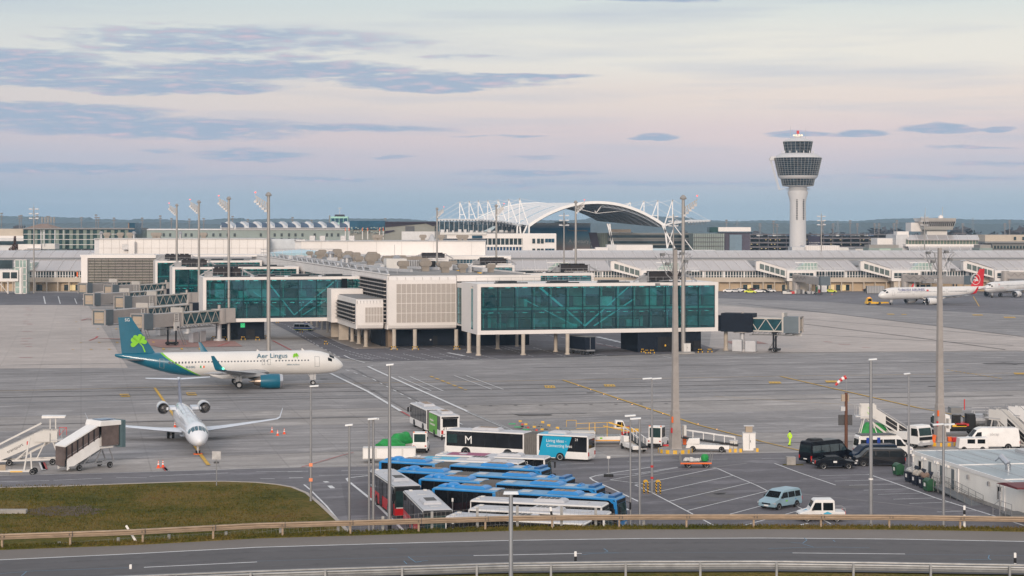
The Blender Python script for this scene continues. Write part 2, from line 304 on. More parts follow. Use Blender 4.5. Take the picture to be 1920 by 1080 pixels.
zone('service_road', [(505, 603), (640, 603), (760, 640), (1000, 648), (1350, 655), (1340, 661), (1000, 672), (700, 678), (640, 672)], g_asph2)
zone('service_road', [(900, 648), (1000, 600), (1190, 600), (1340, 655), (1000, 660)], g_asph2)
zone('service_road', [(-400, 905), (0, 893), (480, 880), (720, 875), (950, 868), (1300, 853), (1920, 842), (2300, 836), (2300, 1240), (-400, 1240)], g_asph)
zone('parking_lot', [(640, 908), (690, 895), (1105, 905), (1250, 872), (1900, 862), (2300, 868), (2300, 1240), (700, 1240)], g_asph2)
isl = [(-300, 927), (0, 917), (120, 914), (240, 909.5), (360, 905.5), (420, 905), (480, 907), (520, 911), (548, 916), (575, 927), (600, 948), (632, 978), (655, 1002), (690, 1040), (800, 1240), (-500, 1240)]
p = [G(*q) for q in isl]
struct(MB().poly([(a.x, a.y) for a in p], 0, .14), 'grass_island', g_grassm)
kb = MB()
for a, b in zip(p[:13], p[1:14]): kb.bar((a.x, a.y, .09), (b.x, b.y, .09), .35, .16)
struct(kb, 'kerb', mat('kerb_concrete', (.42, .37, .33), .85, var=.2, scale=1.))
# bare earth and stone slab in the grass
def blobsheet(c, rx, ry, z, n=26, j=.18):
 return [(c.x + rx * math.cos(t) * (1 + rnd.uniform(-j, j)), c.y + ry * math.sin(t) * (1 + rnd.uniform(-j, j)), z) for t in [2 * math.pi * i / n for i in range(n)]]
struct(MB().sheet(blobsheet(G(122, 960), 3.6, 3.2, .146, 40, .3)), 'bare_earth', mat('bare_earth', (.085, .058, .034), .95, var=.45, scale=1.2))
c = G(24, 965); tag(MB().box(-1.3, 1.3, -.35, .35, .1, .5).build('stone_slab', M.conc, loc=c, bevel=.04), 'grey stone slab lying at the left edge of the grass', 'slab')
# ---------- painted lines ----------
W_ = mat('road_marking_white', (.68, .68, .68), .7, var=.25, scale=1.5); Y_ = mat('road_marking_yellow', (.62, .36, .03), .7, var=.3, scale=1.2)
R_ = mat('road_marking_red', (.45, .05, .05), .7, var=.35, scale=.8); B_ = mat('worn_blue_line', (.11, .15, .19), .8); R2_ = mat('worn_red_area', (.36, .2, .17), .85, var=.25, scale=.5); D_ = mat('joint_sealant', (.12, .11, .11), .8, var=.3, scale=.3)
wm, ym, rm, bm, dm = MB(), MB(), MB(), MB(), MB(); ZL = zz[0] + .012
def line(mb, pts, w=.15, dash=None, z=None, zp=0., ws=None):
 z = ZL if z is None else z; P = [Vector(q) if ws else G(*q, zp) for q in pts]
 for k, (a, b) in enumerate(zip(P, P[1:])):
  d = b - a; l = d.length; d.normalize(); n = Vector((-d.y, d.x, 0)) * w / 2; t = 0.
  segs = [(0, l)] if not dash else []
  while dash and t < l: segs.append((t, min(l, t + dash[0]))); t += dash[0] + dash[1]
  for s, e in segs:
   e2 = e
   p, q = a + d * s, a + d * e2
   mb.sheet([(p.x - n.x, p.y - n.y, zp + z), (q.x - n.x, q.y - n.y, zp + z), (q.x + n.x, q.y + n.y, zp + z), (p.x + n.x, p.y + n.y, zp + z)])
for l in ([(620, 701), (690, 735), (752, 772)], [(690, 688), (705, 695), (780, 729), (876, 772)], [(875, 772), (1000, 825)], ): line(wm, l, .5)
line(rm, [(752, 772), (772, 783), (800, 800)], .3); line(rm, [(876, 772), (930, 795), (1000, 826)], .2)
line(wm, [(648, 694), (700, 712), (800, 765), (905, 815)], .25, (3, 4)); line(wm, [(690, 688), (700, 686), (740, 685)], .25)
line(wm, [(0, 686.5), (500, 680), (1000, 677), (1450, 668), (1920, 662)], .16, (9, 4))
for x in (747, 769): line(wm, [(x, 707), (x + 62, 734)], .2)
line(wm, [(808, 734), (834, 734)], .15)
for x in (852, 874): line(wm, [(x, 705), (x + 70, 731)], .2)
line(ym, [(807, 706), (874, 732)], .45, (2.6, 2))
for i in range(6): line(wm, [(520, 605 + i * 0), (521, 606)], .1)
line(wm, [(515, 604), (560, 616), (640, 655), (700, 672)], .16, (2, 1.5)); line(wm, [(560, 607), (640, 645), (672, 655)], .16)
line(wm, [(540, 612), (595, 648), (640, 672)], .22, (3, 4)); line(rm, [(511, 639), (546, 657)], .3)
for x in range(648, 900, 34): line(wm, [(x + 6, 664), (x + 54, 676)], .16, (1.6, .8)); line(wm, [(x + 60, 650), (x + 90, 657)], .14)
line(wm, [(645, 667), (655, 672), (684, 681)], .3); line(wm, [(840, 662), (870, 668)], .8)
for x in (940, 1000, 1060): line(wm, [(x, 652), (x + 60, 669)], .16, (2, 1.))
line(wm, [(1010, 627), (1100, 640), (1180, 656), (1260, 672)], .25, (5, 2)); line(rm, [(1100, 642), (1180, 657)], .15); line(wm, [(1120, 632), (1180, 646)], 1.2, (4, 1)); line(wm, [(1110, 664), (1138, 668), (1110, 672)], .2)
line(wm, [(-60, 577), (0, 575), (160, 572)], .2); line(wm, [(82, 556), (85, 570)], .4); line(wm, [(109, 556), (113, 570)], .3); line(wm, [(140, 560), (144, 570)], .3); line(wm, [(155, 560), (160, 570)], .3)
# taxi centre lines
line(ym, [(-300, 742), (0, 734), (480, 722), (960, 715), (1440, 706.5), (2200, 696)], .18)
for a, b, w in (((290, 728), (372, 846), .42), ((375, 852), (391, 873), .42), ((1055, 713), (1310, 798), .4), ((1310, 798), (1430, 829), .3), ((1430, 829), (1560, 860), .25), ((1462, 706), (1720, 765), .4), ((1720, 765), (1900, 800), .3)): line(ym, [a, b], w)
line(ym, [(1825, 556), (1836, 575)], .3); line(ym, [(1340, 744), (1600, 760)], .1)
for px, py, w, h in ((234, 742, 18, 5), (359, 739.5, 19, 5), (1031, 726, 20, 4.5), (1143, 723.5, 21, 4), (1453, 718, 23, 3.5), (1559, 716, 23, 3.5), (1670, 589.5, 14, 1.4), (1695, 590, 10, 1.2), (1833, 591, 20, 1.6), (1893, 595.5, 22, 2), (1912, 701, 22, 3)):
 P = [G(px - w/2 - 1, py - h/2), G(px + w/2 - 2, py - h/2), G(px + w/2 + 1, py + h/2), G(px - w/2 + 2, py + h/2)]
 ym.sheet([(q.x, q.y, ZL) for q in P])
 for k in range(3):
  a = G(px - w/2 + 3 + k * w/3.6, py - h*.2); b = G(px - w/2 + 3 + k * w/3.6 + w/7, py + h*.2); dm.sheet([(a.x, a.y, ZL+.006), (b.x, a.y, ZL+.006), (b.x, b.y, ZL+.006), (a.x, b.y, ZL+.006)])
for i in range(14): a = (1776 + i * 7.5, 694 + i * 1.2); line(ym, [a, (a[0] + 4, a[1] + .7)], .4)
for y, x0, n in ((604, 108, 8), (617.5, 115, 7), (643, 117, 8), (656, 102, 9)):
 for i in range(n): line(ym, [(x0 + i * 34, y - i * .4), (x0 + i * 34 + 1.6, y)], .5)
for x0, x1, y in ((46, 55, 577), (46, 61, 580.5), (51, 61, 582), (45, 61, 591), (43, 54, 602.5), (43, 61, 606.5), (50, 61, 609), (41, 60, 622), (40, 61, 635.5), (39, 52, 640), (39, 60, 645.5), (48, 60, 650.5), (36, 60, 671)):
 line(rm, [(x0, y), (x1, y)], .5)
for a, b in (((153, 601), (165, 598)), ((168, 639), (181, 634)), ((180, 634), (183, 631)), ((408, 650), (430, 643)), ((225, 623), (233, 623)), ((1545, 641), (1560, 642)), ((1572, 646), (1594, 646.5)), ((1616, 652), (1632, 652)), ((1150, 800), (1175, 803)), ((1174, 803), (1181, 800)), ((1153, 800), (1172, 799))): line(rm, [a, b], .45)
for a, b in (((65, 820), (70, 834)),): line(rm, [(80, 868), (85, 881)], .5); line(wm, [(76, 868), (82, 882)], .5)
line(rm, [(306, 876), (313, 884)], .4); line(wm, [(309, 878), (315, 885)], .3)
r2 = MB();
for q in ([(172, 634), (440, 640), (455, 650), (300, 652), (240, 638)], [(165, 598), (240, 602), (235, 607), (180, 604)], [(1360, 640), (1420, 640), (1440, 645), (1370, 645)]): r2.sheet(gpoly(q, ZL - .008))
struct(r2, 'painted_markings', R2_)
line(bm, [(-300, 765), (0, 757), (480, 746), (960, 737), (1440, 727.5), (2200, 712)], .2)
# joints, seams and drainage slots
line(dm, [(-300, 692), (0, 685), (700, 675), (1400, 662.5), (2200, 655)], .35, (60, 2)); line(dm, [(1384, 569), (1560, 588), (1760, 612), (2000, 642)], .5, (30, .4)); line(dm, [(1500, 607), (1700, 631), (1885, 656)], .5)
for i in range(9): line(dm, [(870 + i * 47, 762 - i * .6), (876 + i * 47, 762 - i * .6)], .6)
for q in ([(1880, 680), (1905, 684)], [(1100, 737), (1115, 737)], [(1740, 725), (1756, 725)], [(600, 711), (614, 711)]): line(dm, q, .8)
# service road edge lines and dashes
line(wm, [(-100, 896), (0, 893.5), (240, 887.5), (480, 879), (720, 872), (950, 868)], .12, (30, .6)); line(wm, [(1105, 857), (1300, 852), (1600, 846.5), (2000, 840)], .12)
line(wm, [(-60, 906), (0, 905), (100, 902), (340, 892), (480, 886), (640, 884), (720, 882)], .14, (5, 5)); line(wm, [(540, 886), (578, 885)], .14); line(wm, [(1050, 872), (1300, 863), (1500, 860)], .12, (4, 4))
line(wm, [(218, 897), (275, 897)], .12); line(wm, [(598, 893), (690, 891)], .14); line(wm, [(488, 899), (515, 899)], .16); line(wm, [(542, 897.5), (568, 897)], .25)
line(wm, [(570, 910), (582, 920), (612, 950), (650, 996), (680, 1030)], .18)
line(wm, [(690, 893), (655, 897), (650, 899), (655, 905), (700, 941), (745, 985), (780, 1020)], .28)
line(wm, [(609, 904), (614, 906)], .5); line(wm, [(618, 912), (624, 917)], .5)
line(rm, [(565, 877), (640, 855), (663, 849)], .14)
# bus lot / car park
line(wm, [(1222, 877), (1160, 886), (1118, 893), (1106, 897), (1112, 902), (1150, 919), (1200, 943)], .2); line(wm, [(1271, 877), (1190, 890), (1120, 893.5)], .14)
line(wm, [(1271, 878), (1144, 901), (1196, 907.5)], .14); line(wm, [(1344, 879), (1191, 911), (1220, 924), (1300, 966), (1342, 989)], .16); line(wm, [(1335, 877), (1344, 879), (1375, 893), (1420, 912), (1560, 985)], .14)
for a, b in (((1226, 925), (1374, 893)), ((1255, 941.5), (1409, 906)), ((1288, 959), (1444, 921)), ((1345, 972), (1435, 948)), ((1390, 988), (1498, 959)), ((1180, 906.5), (1198, 906.5))): line(wm, [a, b], .14)
line(wm, [(1452, 870), (1500, 888), (1567, 911)], .16); line(wm, [(1628, 890.5), (1680, 908), (1760, 937), (1868, 970), (1920, 987)], .2)
for i, (x, y) in enumerate(((1628, 891), (1655, 901), (1680, 909), (1705, 918), (1730, 926), (1757, 935), (1785, 943), (1835, 959), (1860, 967))): line(wm, [(x - 92 + i * 2, y + 2.5), (x, y)], .12)
for a, b in (((1173, 955), (1178, 958)), ((1500, 986), (1515, 983)),): line(wm, [a, b], .3)
# oil stains
for px, py, rx, ry in ((1290, 862, 1.6, .9), (1305, 894, 2, 1), (1336, 925, 1.6, 1), (1350, 931, 1.9, 1.2), (1362, 918, 1.4, .6), (1277, 947, .8, .5), (1295, 935, 1., .5), (1154, 919, 1, .6), (1600, 914, 2.2, .9), (1330, 943, 1.6, .6), (1000, 778, 3, 1.2), (1880, 682, 5, 1.8)):
 dm.sheet(blobsheet(G(px, py), rx, ry, ZL - .004, 14, .4))
tm = MB()
for x0, y0, x1, y1, w in ((-200, 739, 2000, 703, .5), (-200, 749, 2000, 711, .6), (-100, 734, 700, 724, .4), (300, 752, 1700, 728, .4), (900, 760, 1900, 742, .5), (-100, 800, 700, 782, .5), (200, 792, 1100, 775, .4), (1000, 690, 1900, 678, .5), (100, 700, 700, 690, .4), (1380, 620, 1900, 648, .5), (1400, 590, 1900, 632, .4), (1000, 840, 1600, 828, .4), (640, 700, 800, 790, .5), (660, 690, 860, 790, .5), (1130, 905, 1400, 870, .3), (1480, 925, 1800, 960, .3)): line(tm, [(x0, y0), ((x0+x1)/2, (y0+y1)/2+rnd.uniform(-2, 2)), (x1, y1)], w, z=ZL-.006)
struct(tm, 'tyre_marks', mat('tyre_mark_grey', (.22, .205, .205), .8, var=.35, scale=.15))
for mb, m, n in ((wm, W_, 'painted_markings'), (ym, Y_, 'painted_markings'), (rm, R_, 'painted_markings'), (bm, B_, 'painted_markings'), (dm, D_, 'stains_and_joints')): struct(mb, n, m)
# ---------- elevated road on its embankment ----------
ZR = 10.
def interp(t, x):
 if x <= t[0][0]: a, b = t[0], t[1]
 elif x >= t[-1][0]: a, b = t[-2], t[-1]
 else:
  for a, b in zip(t, t[1:]):
   if a[0] <= x <= b[0]: break
 return a[1] + (b[1] - a[1]) * (x - a[0]) / (b[0] - a[0])
T_far = [(-300, 1046), (0, 1031), (240, 1022.5), (480, 1009.5), (700, 1003), (956, 995), (1200, 992.5), (1440, 992), (1680, 993), (1920, 997), (2300, 1004)]
T_edge = [(-300, 1066), (0, 1050), (240, 1039), (480, 1026.5), (700, 1020), (956, 1013.5), (1200, 1010), (1440, 1009), (1680, 1011), (1920, 1015.5), (2300, 1023)]
T_dash = [(0, 1079), (270, 1064), (480, 1054), (890, 1042), (1090, 1038), (1486, 1037), (1696, 1039), (1920, 1043), (2300, 1051)]
T_near = [(-300, 1125), (0, 1108), (240, 1093), (480, 1082), (640, 1077), (956, 1069), (1200, 1067), (1440, 1066), (1680, 1068.5), (1920, 1072.5), (2300, 1082)]
XS = [-420 + 45 * i for i in range(63)]
def rowpt(tab, x, dy=0., z=ZR): return G(x, interp(tab, x) + dy, z)
def strip(name, rows, m):
 n = len(rows[0]); mb = MB().add([p for r in rows for p in r], [(k*n+i, k*n+i+1, (k+1)*n+i+1, (k+1)*n+i) for k in range(len(rows)-1) for i in range(n-1)])
 return struct(mb, name, m)
up = Vector((0, 0, 1))
def off(p, dy, z): q = p * (1 + dy / math.hypot(p.x, p.y)); return Vector((q.x, q.y, z))
far = [rowpt(T_far, x) for x in XS]; near = [rowpt(T_near, x, 8) for x in XS]
strip('embankment', [[off(p, -30, 2) for p in near], [off(p, -6, 9.2) for p in near], [off(p, 0, ZR - .02) for p in near], [off(p, 4, ZR - .3) for p in near], [off(p, -3, ZR - .3) for p in far], [off(p, -.05, ZR - .02) for p in far], [off(p, 0, ZR + .03) for p in far], [off(p, .9, ZR + .06) for p in far], [off(p, 1.6, ZR - .1) for p in far],
 [off(p, 4.5, 8.6) for p in far], [off(p, 30, 1.0) for p in far], [off(p, 42, .05) for p in far], [off(p, 42.5, -.6) for p in far]], g_grassm)
strip('shoulder', [[off(p, 0, ZR) for p in far], [off(p, .0, ZR) for p in [rowpt(T_edge, x, 2.5) for x in XS]]], g_shoulder)
strip('road', [[Vector((p.x, p.y, ZR + .004)) for p in [rowpt(T_edge, x, -1.) for x in XS]], [Vector((p.x, p.y, ZR + .004)) for p in [rowpt(T_near, x, 5) for x in XS]]], g_road)
rw = MB(); rb = MB()
for f_ in (.14, .36, .62, .84): strip('tyre_tracks', [[off(G(x, interp(T_edge, x)*(1-f_)+interp(T_near, x)*f_, ZR), k_, ZR+.008) for x in XS] for k_ in (.3, -.3)], mat('tyre_track', (.094, .09, .092), .8, var=.3, scale=.9))
for tab, w in ((T_edge, .16), (T_near, .16)):
 for a, b in zip(XS, XS[1:]): line(rw, [(a, interp(tab, a)), (b, interp(tab, b))], w, z=.01, zp=ZR)
for a, b in ((270, 482), (888, 1091), (1486, 1697), (-240, -20), (2080, 2290)):
 xs = [a + (b - a) * i / 5 for i in range(6)]
 for p, q in zip(xs, xs[1:]): line(rw, [(p, interp(T_dash, p)), (q, interp(T_dash, q))], .13, z=.01, zp=ZR)
struct(rw, 'painted_markings', W_)
for a, b in (((480, 1052.5), (890, 1041)), ((1091, 1036.5), (1486, 1036.5)), ((1697, 1039.5), (1920, 1042))): line(rb, [a, b], .03, z=.01, zp=ZR)
for pl in ([(765, 1044), (780, 1055), (790, 1053)], [(757, 1052), (763, 1058)], [(778, 1054), (803, 1051)], [(1090, 1041), (1110, 1038), (1160, 1037)], [(1132, 1029), (1140, 1034), (1133, 1036)], [(1440, 1029), (1500, 1027), (1560, 1026), (1630, 1027.5)], [(1508, 1009), (1513, 1013), (1505, 1019), (1482, 1017)], [(1505, 1020), (1525, 1026)], [(1562, 1013), (1566, 1016)], [(1855, 1041), (1853, 1047), (1858, 1050), (1805, 1049)], [(0, 1076), (60, 1071), (240, 1065)], [(50, 1072), (40, 1080)], [(730, 1029), (745, 1030)]): line(rb, pl, .05, z=.012, zp=ZR)
struct(rb, 'painted_markings', mat('blue_spray_marks', (.13, .25, .36), .8))
# grass tufts along the crest
tf = MB()
for i in range(9000):
 x = rnd.uniform(-40, 1960); p = rowpt(T_far, x); q = off(p, rnd.uniform(.02, 1.3), ZR + .03); h = rnd.uniform(.04, .16); a = rnd.uniform(0, 6.28); w_ = .03
 tf.add([(q.x - w_ * math.cos(a), q.y - w_ * math.sin(a), q.z), (q.x + w_ * math.cos(a), q.y + w_ * math.sin(a), q.z), (q.x + rnd.uniform(-.05, .05), q.y + rnd.uniform(-.05, .05), q.z + h)], [(0, 1, 2)])
tag(tf.build('grass_tufts', g_grassm), 'short grass tufts on the verge behind the road shoulder', 'grass', kind='stuff')
# guardrails
def wrail(mb, P, ztop, hh=.31):
 """W-beam swept along P"""
 pr = [(0, 0), (-.07, -.02), (-.08, -.07), (-.0, -.12), (0, -.19), (-.08, -.24), (-.07, -.29), (0, -.31), (.02, -.31), (.02, 0)]
 rings = []
 for i, p in enumerate(P):
  d = (P[min(i+1, len(P)-1)] - P[max(i-1, 0)]).normalized(); n = Vector((-d.y, d.x, 0))
  rings.append([(p.x + n.x * a * 1., p.y + n.y * a, ztop + b) for a, b in pr])
 mb.loft(rings)
rustrail = mat('weathered_guardrail', (.36, .27, .19), .6, .3, var=.3, scale=1.5, stretch=(1, 1, 6)); galv = mat('galvanised_guardrail', (.3, .3, .3), .5, .5, var=.25, scale=2.)
gr = thing('guardrail', 'weathered brownish guardrail along the far side of the road', 'guardrail')
P = [off(rowpt(T_far, x), -.12 + .35, 0) for x in XS]; mb = MB(); wrail(mb, P, ZR + .8); mb.build('rail', rustrail, gr)
for x in (-128, 4, 132, 268, 400, 530, 657, 785, 910, 1035, 1161, 1287, 1413, 1539, 1667, 1800, 1932):
 p = off(rowpt(T_far, x), .45, 0); mb = MB().box(p.x-.05, p.x+.05, p.y-.08, p.y+.08, ZR - .2, ZR + .68).build('post', rustrail, gr); MB().box(p.x-.012, p.x+.012, p.y-.28, p.y-.1, ZR + .5, ZR + .802).box(p.x+.15, p.x+.18, p.y-.28, p.y-.2, ZR + .5, ZR + .8).build('joint_plate', M.dgrey, gr)
gr = thing('guardrail', 'grey galvanised guardrail along the near side of the road', 'guardrail')
T_nr = [(270, 1077.5), (480, 1069), (620, 1064.5), (740, 1061), (960, 1054), (1200, 1051), (1440, 1050.5), (1640, 1053), (1920, 1057.5), (2300, 1066)]
for dy in (0, -1.):
 P = [off(rowpt([(a, b) for a, b in T_nr], x, 0, ZR + .8), dy * .55, 0) for x in XS if x > -100]; mb = MB(); wrail(mb, P, ZR + .8 + dy * .02); mb.build('rail', galv, gr)
for x in (330, 470, 610, 754, 894, 1033, 1173, 1313, 1456, 1600, 1745, 1893, 2040):
 p = off(rowpt(T_nr, x, 0, ZR + .8), -.72, 0); MB().box(p.x-.05, p.x+.05, p.y-.06, p.y+.06, ZR - 1.2, ZR + .82).build('post', galv, gr)
# fence on the bank behind the rail
fn = thing('fence', 'grey wire mesh fence with square posts behind the far guardrail', 'fence'); tops = []
for x, y in ((-90, 1032), (11, 1024), (111, 1016), (222, 1008), (317, 1002), (424, 997), (526, 982), (634, 974), (718, 968), (810, 959), (895, 952), (970, 948), (1053, 948.5), (1117, 952), (1207, 976)):
 yr = rowpt(T_far, x).y + 1.75; p = D3(x, y, yr); tops.append(p); MB().box(p.x-.075, p.x+.075, p.y-.06, p.y+.06, 8.8, p.z).build('post', galv, fn)
mw = MB()
for a, b in zip(tops, tops[1:]):
 h = min(a.z, b.z) - 9.2; n = int((b - a).length / .24)
 for i in range(1, n):
  t = i / n; q = a.lerp(b, t); mw.bar((q.x, q.y, q.z - .05), (q.x, q.y, 9.2), .008)
 for k in range(6): mw.bar(a - up * (.06 + k * .24), b - up * (.06 + k * .24), .009)
mw.build('wire_mesh', galv, fn)
# delineator posts
def delin(x, y, yr, label, base=ZR, tilt=0.):
 t = thing('delineator_post', label, 'road marker post', group='delineator posts along the road'); q = D3(x, y, yr); t.location = (q.x, q.y, base); h = q.z - base; t.rotation_euler = (0, tilt, 0)
 MB().poly([(-.06, -.04), (.06, -.04), (.035, .06), (-.035, .06)], 0, h).build('post', M.white, t); MB().box(-.064, .064, -.046, -.0, h - .5, h - .24).build('black_band', M.black, t)
for x, y, d, l, b in ((245, 1058.5, 92, 'white marker post by the near rail on the left, under the grass bank', 9.7), (1079, 1034, 92.5, 'black and white marker post beside the dashed lane line in the road centre', 9.7), (1903, 1036.5, 91.5, 'white marker post at the near guardrail by the right edge', 9.7)):
 delin(x, y, d, l, b)
for x, y, l, tl in ((849, 974, 'white marker post in front of the parked white buses', 0), (1038, 950, 'slightly leaning black and white marker post before the white bus roofs', R(-8)), (1808, 948, 'black and white marker post below the container building', 0)):
 delin(x, y, rowpt(T_far, x).y + .9, l, ZR - .1, tl)
delin(258, 979, rowpt(T_far, 263).y + .9, 'tilted black and white marker post standing on the grass bank', ZR - .1, R(-32))
for i, (x, y) in enumerate(((1084, 723.5), (1107.5, 731.3), (1132, 740.5), (1158, 750), (1185, 759.5), (1213, 767.5), (1243, 776.5), (1275, 786), (1309, 796), (1344, 806), (1400, 820))):
 t = thing('taxiway_light', 'small orange light in the slanting yellow line, number %d counted from the pier' % (i + 1), 'ground light', G(x, y, ZL), 0, 'lights along the yellow taxi line'); MB().cyl((0, 0, 0), (0, 0, .06), .1, .07, n=10).build('rim', M.steel, t); MB().cyl((0, 0, .06), (0, 0, .12), .06, .04, n=10).build('lens', mat('amber_lens', (.8, .3, .02), .4, emit=(1, .42, .06), es=2.), t)
tf2 = MB()
for i in range(16000):
 p = G(rnd.uniform(-30, 640), rnd.uniform(912, 1010)); q = Vector((p.x, p.y, .14)); h = rnd.uniform(.05, .2); a = rnd.uniform(0, 6.28)
 px = 960 + F * q.x / q.y; py = HY + F * CH / q.y
 if px > 360 and py < 908 + max(0, (px - 480)) ** 1.45 * .07 + 3: continue
 tf2.add([(q.x - .05 * math.cos(a), q.y - .05 * math.sin(a), q.z), (q.x + .05 * math.cos(a), q.y + .05 * math.sin(a), q.z), (q.x + rnd.uniform(-.08, .08), q.y + rnd.uniform(-.08, .08), q.z + h)], [(0, 1, 2)])
tag(tf2.build('grass_tufts', g_grassm), 'uneven short grass tufts all over the left grass island', 'grass', kind='stuff')
# ---------- pier terminal in the middle ----------
P0 = G(895, 667); AP = R(14)
def W2(u, v, z=0): return P0 + U * u + V * v + Vector((0, 0, z))
pier = thing('terminal_pier', 'long white pier terminal with teal glazed bays raised on pale columns', 'terminal pier', P0, AP)
tealg = glassmat('teal_facade_glass', (.085, .62, .70), .10, .84, (.0, .13, .16)); inner = mat('interior_pale_wall', (.6, .62, .5), .8, var=.75, scale=.16)
indark = mat('interior_dark_floor', (.03, .05, .06), .7, var=.7, scale=.35); brace = mat('white_glow_brace', (.8, .8, .75), .5, emit=(.5, .75, .62), es=.12)  # white braces carry a faint glow put into their material
frame_t = mat('dark_teal_mullion', (.01, .04, .05), .4, .3); meshp = mat('perforated_metal_screen', (.42, .375, .34), .6, .2, var=.1, scale=3.); shutter = mat('dark_louvre_recess', (.025, .022, .022), .7); louv = mat('louvre_blade', (.55, .5, .47), .5, .3)
roofm = gmat('roof_membrane', (.27, .26, .25), .2, .18, streak=.25, patch=.12); intglow = mat('added_interior_glow', (.8, .8, .7), .5, emit=(.8, 1, .8), es=3.)
def bay(u0, u1, v0, depth, z0, z1, nx, nz, par, frame=.75, left_glass=False, braces=True, roof_stuff=True):
 """glazed box: white frame all round, teal glass with mullions, floors and braces behind it"""
 fw = MB(); e = .42
 fw.box(u0, u1, v0, v0+depth, z1-.65, z1); fw.box(u0, u1, v0, v0+depth, z0, z0+frame*1.1)
 fw.box(u0, u0+frame, v0, v0+.9, z0+frame*1.1, z1-.65); fw.box(u1-frame*.9, u1, v0, v0+depth, z0+frame*1.1, z1-.65)
 if left_glass: fw.box(u0, u0+.5, v0+.9, v0+4, z0+frame*1.1, z1-.65); fw.box(u0, u0+.5, v0+6, v0+depth, z0+frame*1.1, z1-.65)
 else: fw.box(u0, u0+.5, v0+.9, v0+depth, z0+frame*1.1, z1-.65)
 fw.build('facade_frame', M.clad, par)
 a, b, c, d = u0+frame, u1-frame*.9, z0+frame*1.1, z1-.65
 gm = MB(); wx = (b-a)/nx; rg_ = random.Random(int(u1+v0)); hz2 = (d-c)/nz
 for i in range(nx):
  for k in range(nz): t1, t2 = rg_.uniform(-.05, .05), rg_.uniform(-.04, .04); gm.sheet([(a+i*wx, v0+.4+t1, c+k*hz2), (a+(i+1)*wx, v0+.4-t1, c+k*hz2), (a+(i+1)*wx, v0+.4-t1+t2, c+(k+1)*hz2), (a+i*wx, v0+.4+t1+t2, c+(k+1)*hz2)])
 g = gm.build('glass_wall', tealg, par); mu = MB()
 for i in range(nx+1): mu.box(a+i*wx-.09, a+i*wx+.09, v0+.24, v0+.34, c, d)
 for k in range(nz+1):
  z = c+.5+(d-c-.5)*k/nz if k else c+.45; mu.box(a, b, v0+.25, v0+.33, z-.05, z+.05)
 mu.box(a, b, v0+.22, v0+.345, c, c+.12); mu.build('mullions', frame_t, g)
 inn = MB(); D_ = min(depth-1, 9)
 inn.box(a, b, v0+D_, v0+D_+.3, c, d, 0); inn.box(a, b, v0+.8, v0+D_, c-.02, c+.1, 1); inn.box(a, b, v0+.8, v0+D_, (c+d)/2-.35, (c+d)/2+.2, 0); inn.box(a, b, v0+1.2, v0+D_, (c+d)/2-.9, (c+d)/2-.35, 1)
 r = random.Random(int(u1*10)+int(v0))
 for i in range(int((b-a)/1.3)):
  x = a+r.uniform(0, b-a-3); f = r.choice((c, (c+d)/2+.2)); w_ = r.uniform(.8, 3.2); inn.box(x, x+w_, v0+r.uniform(1.6, D_-2), v0+D_-.3, f, f+r.uniform(.8, 3.8), r.choice((0, 1, 1)))
 for i in range(nx): inn.cyl((a+i*wx+1, v0+2.2, c), (a+i*wx+1, v0+2.2, d), .17, n=6, m=0)
 inn.build('interior', [inner, indark], par)
 lm_ = MB()
 for i in range(nx*2):
  x = a+(i+.5)*wx/2
  for zc in ((c+d)/2-.95, d-.25):
   if r.random() < .75: MB().box(x-.5, x+.5, v0+2.5, v0+2.7, zc-.04, zc).build('added_glow_strip', intglow, par)  # glowing strips added only to brighten the rooms behind the glass
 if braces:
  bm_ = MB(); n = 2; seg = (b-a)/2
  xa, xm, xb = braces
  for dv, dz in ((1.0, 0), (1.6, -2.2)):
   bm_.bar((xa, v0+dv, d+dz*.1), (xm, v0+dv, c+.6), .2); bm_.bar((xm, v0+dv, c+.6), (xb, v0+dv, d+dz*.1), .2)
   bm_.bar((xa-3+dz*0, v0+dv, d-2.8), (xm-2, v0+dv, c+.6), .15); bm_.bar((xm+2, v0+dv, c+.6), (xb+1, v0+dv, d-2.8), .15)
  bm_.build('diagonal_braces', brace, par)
 if roof_stuff:
  q = MB()
  for i in range(4):
   x = u0+4+i*(u1-u0-8)/4; q.box(x, x+7, v0+1.2, v0+2.2, z1, z1+.22)
   q.box(x+1, x+5, v0+2.5, v0+5, z1, z1+.5)
  q.build('roof_channels', mat('solar_dark', (.03, .035, .04), .3), par)
  rl = MB()
  for i in range(int((u1-u0)/2.5)):
   x = u0+1+i*2.5; rl.bar((x, v0+5.5, z1), (x, v0+5.5, z1+1.1), .05)
  for z in (.55, 1.1): rl.bar((u0+1, v0+5.5, z1+z), (u1-1, v0+5.5, z1+z), .05)
  rl.build('roof_railing', M.steel, par)
ux = 52.3
bay(0, ux, 0, 15, 4.3, 14.7, 14, 4, pier, left_glass=True, braces=(13.5, 23.3, 33.))
bay(-50.7, -11, 61.5, 12, 4.3, 14.7, 9, 4, pier, braces=(-36, -29.5, -19.5))
bay(-51, -15, 165, 12, 4.3, 14.7, 9, 4, pier, braces=(-36, -29, -22)); bay(-50.5, -15, 260, 12, 4.3, 14.7, 9, 4, pier, braces=None)
bay(8, 48, 78, 12, 4.3, 14.7, 10, 4, pier, braces=(18, 26, 34)); bay(8, 50, 168, 12, 4.3, 14.7, 10, 4, pier, braces=None); bay(8, 50, 262, 12, 4.3, 14.7, 10, 4, pier, braces=None)
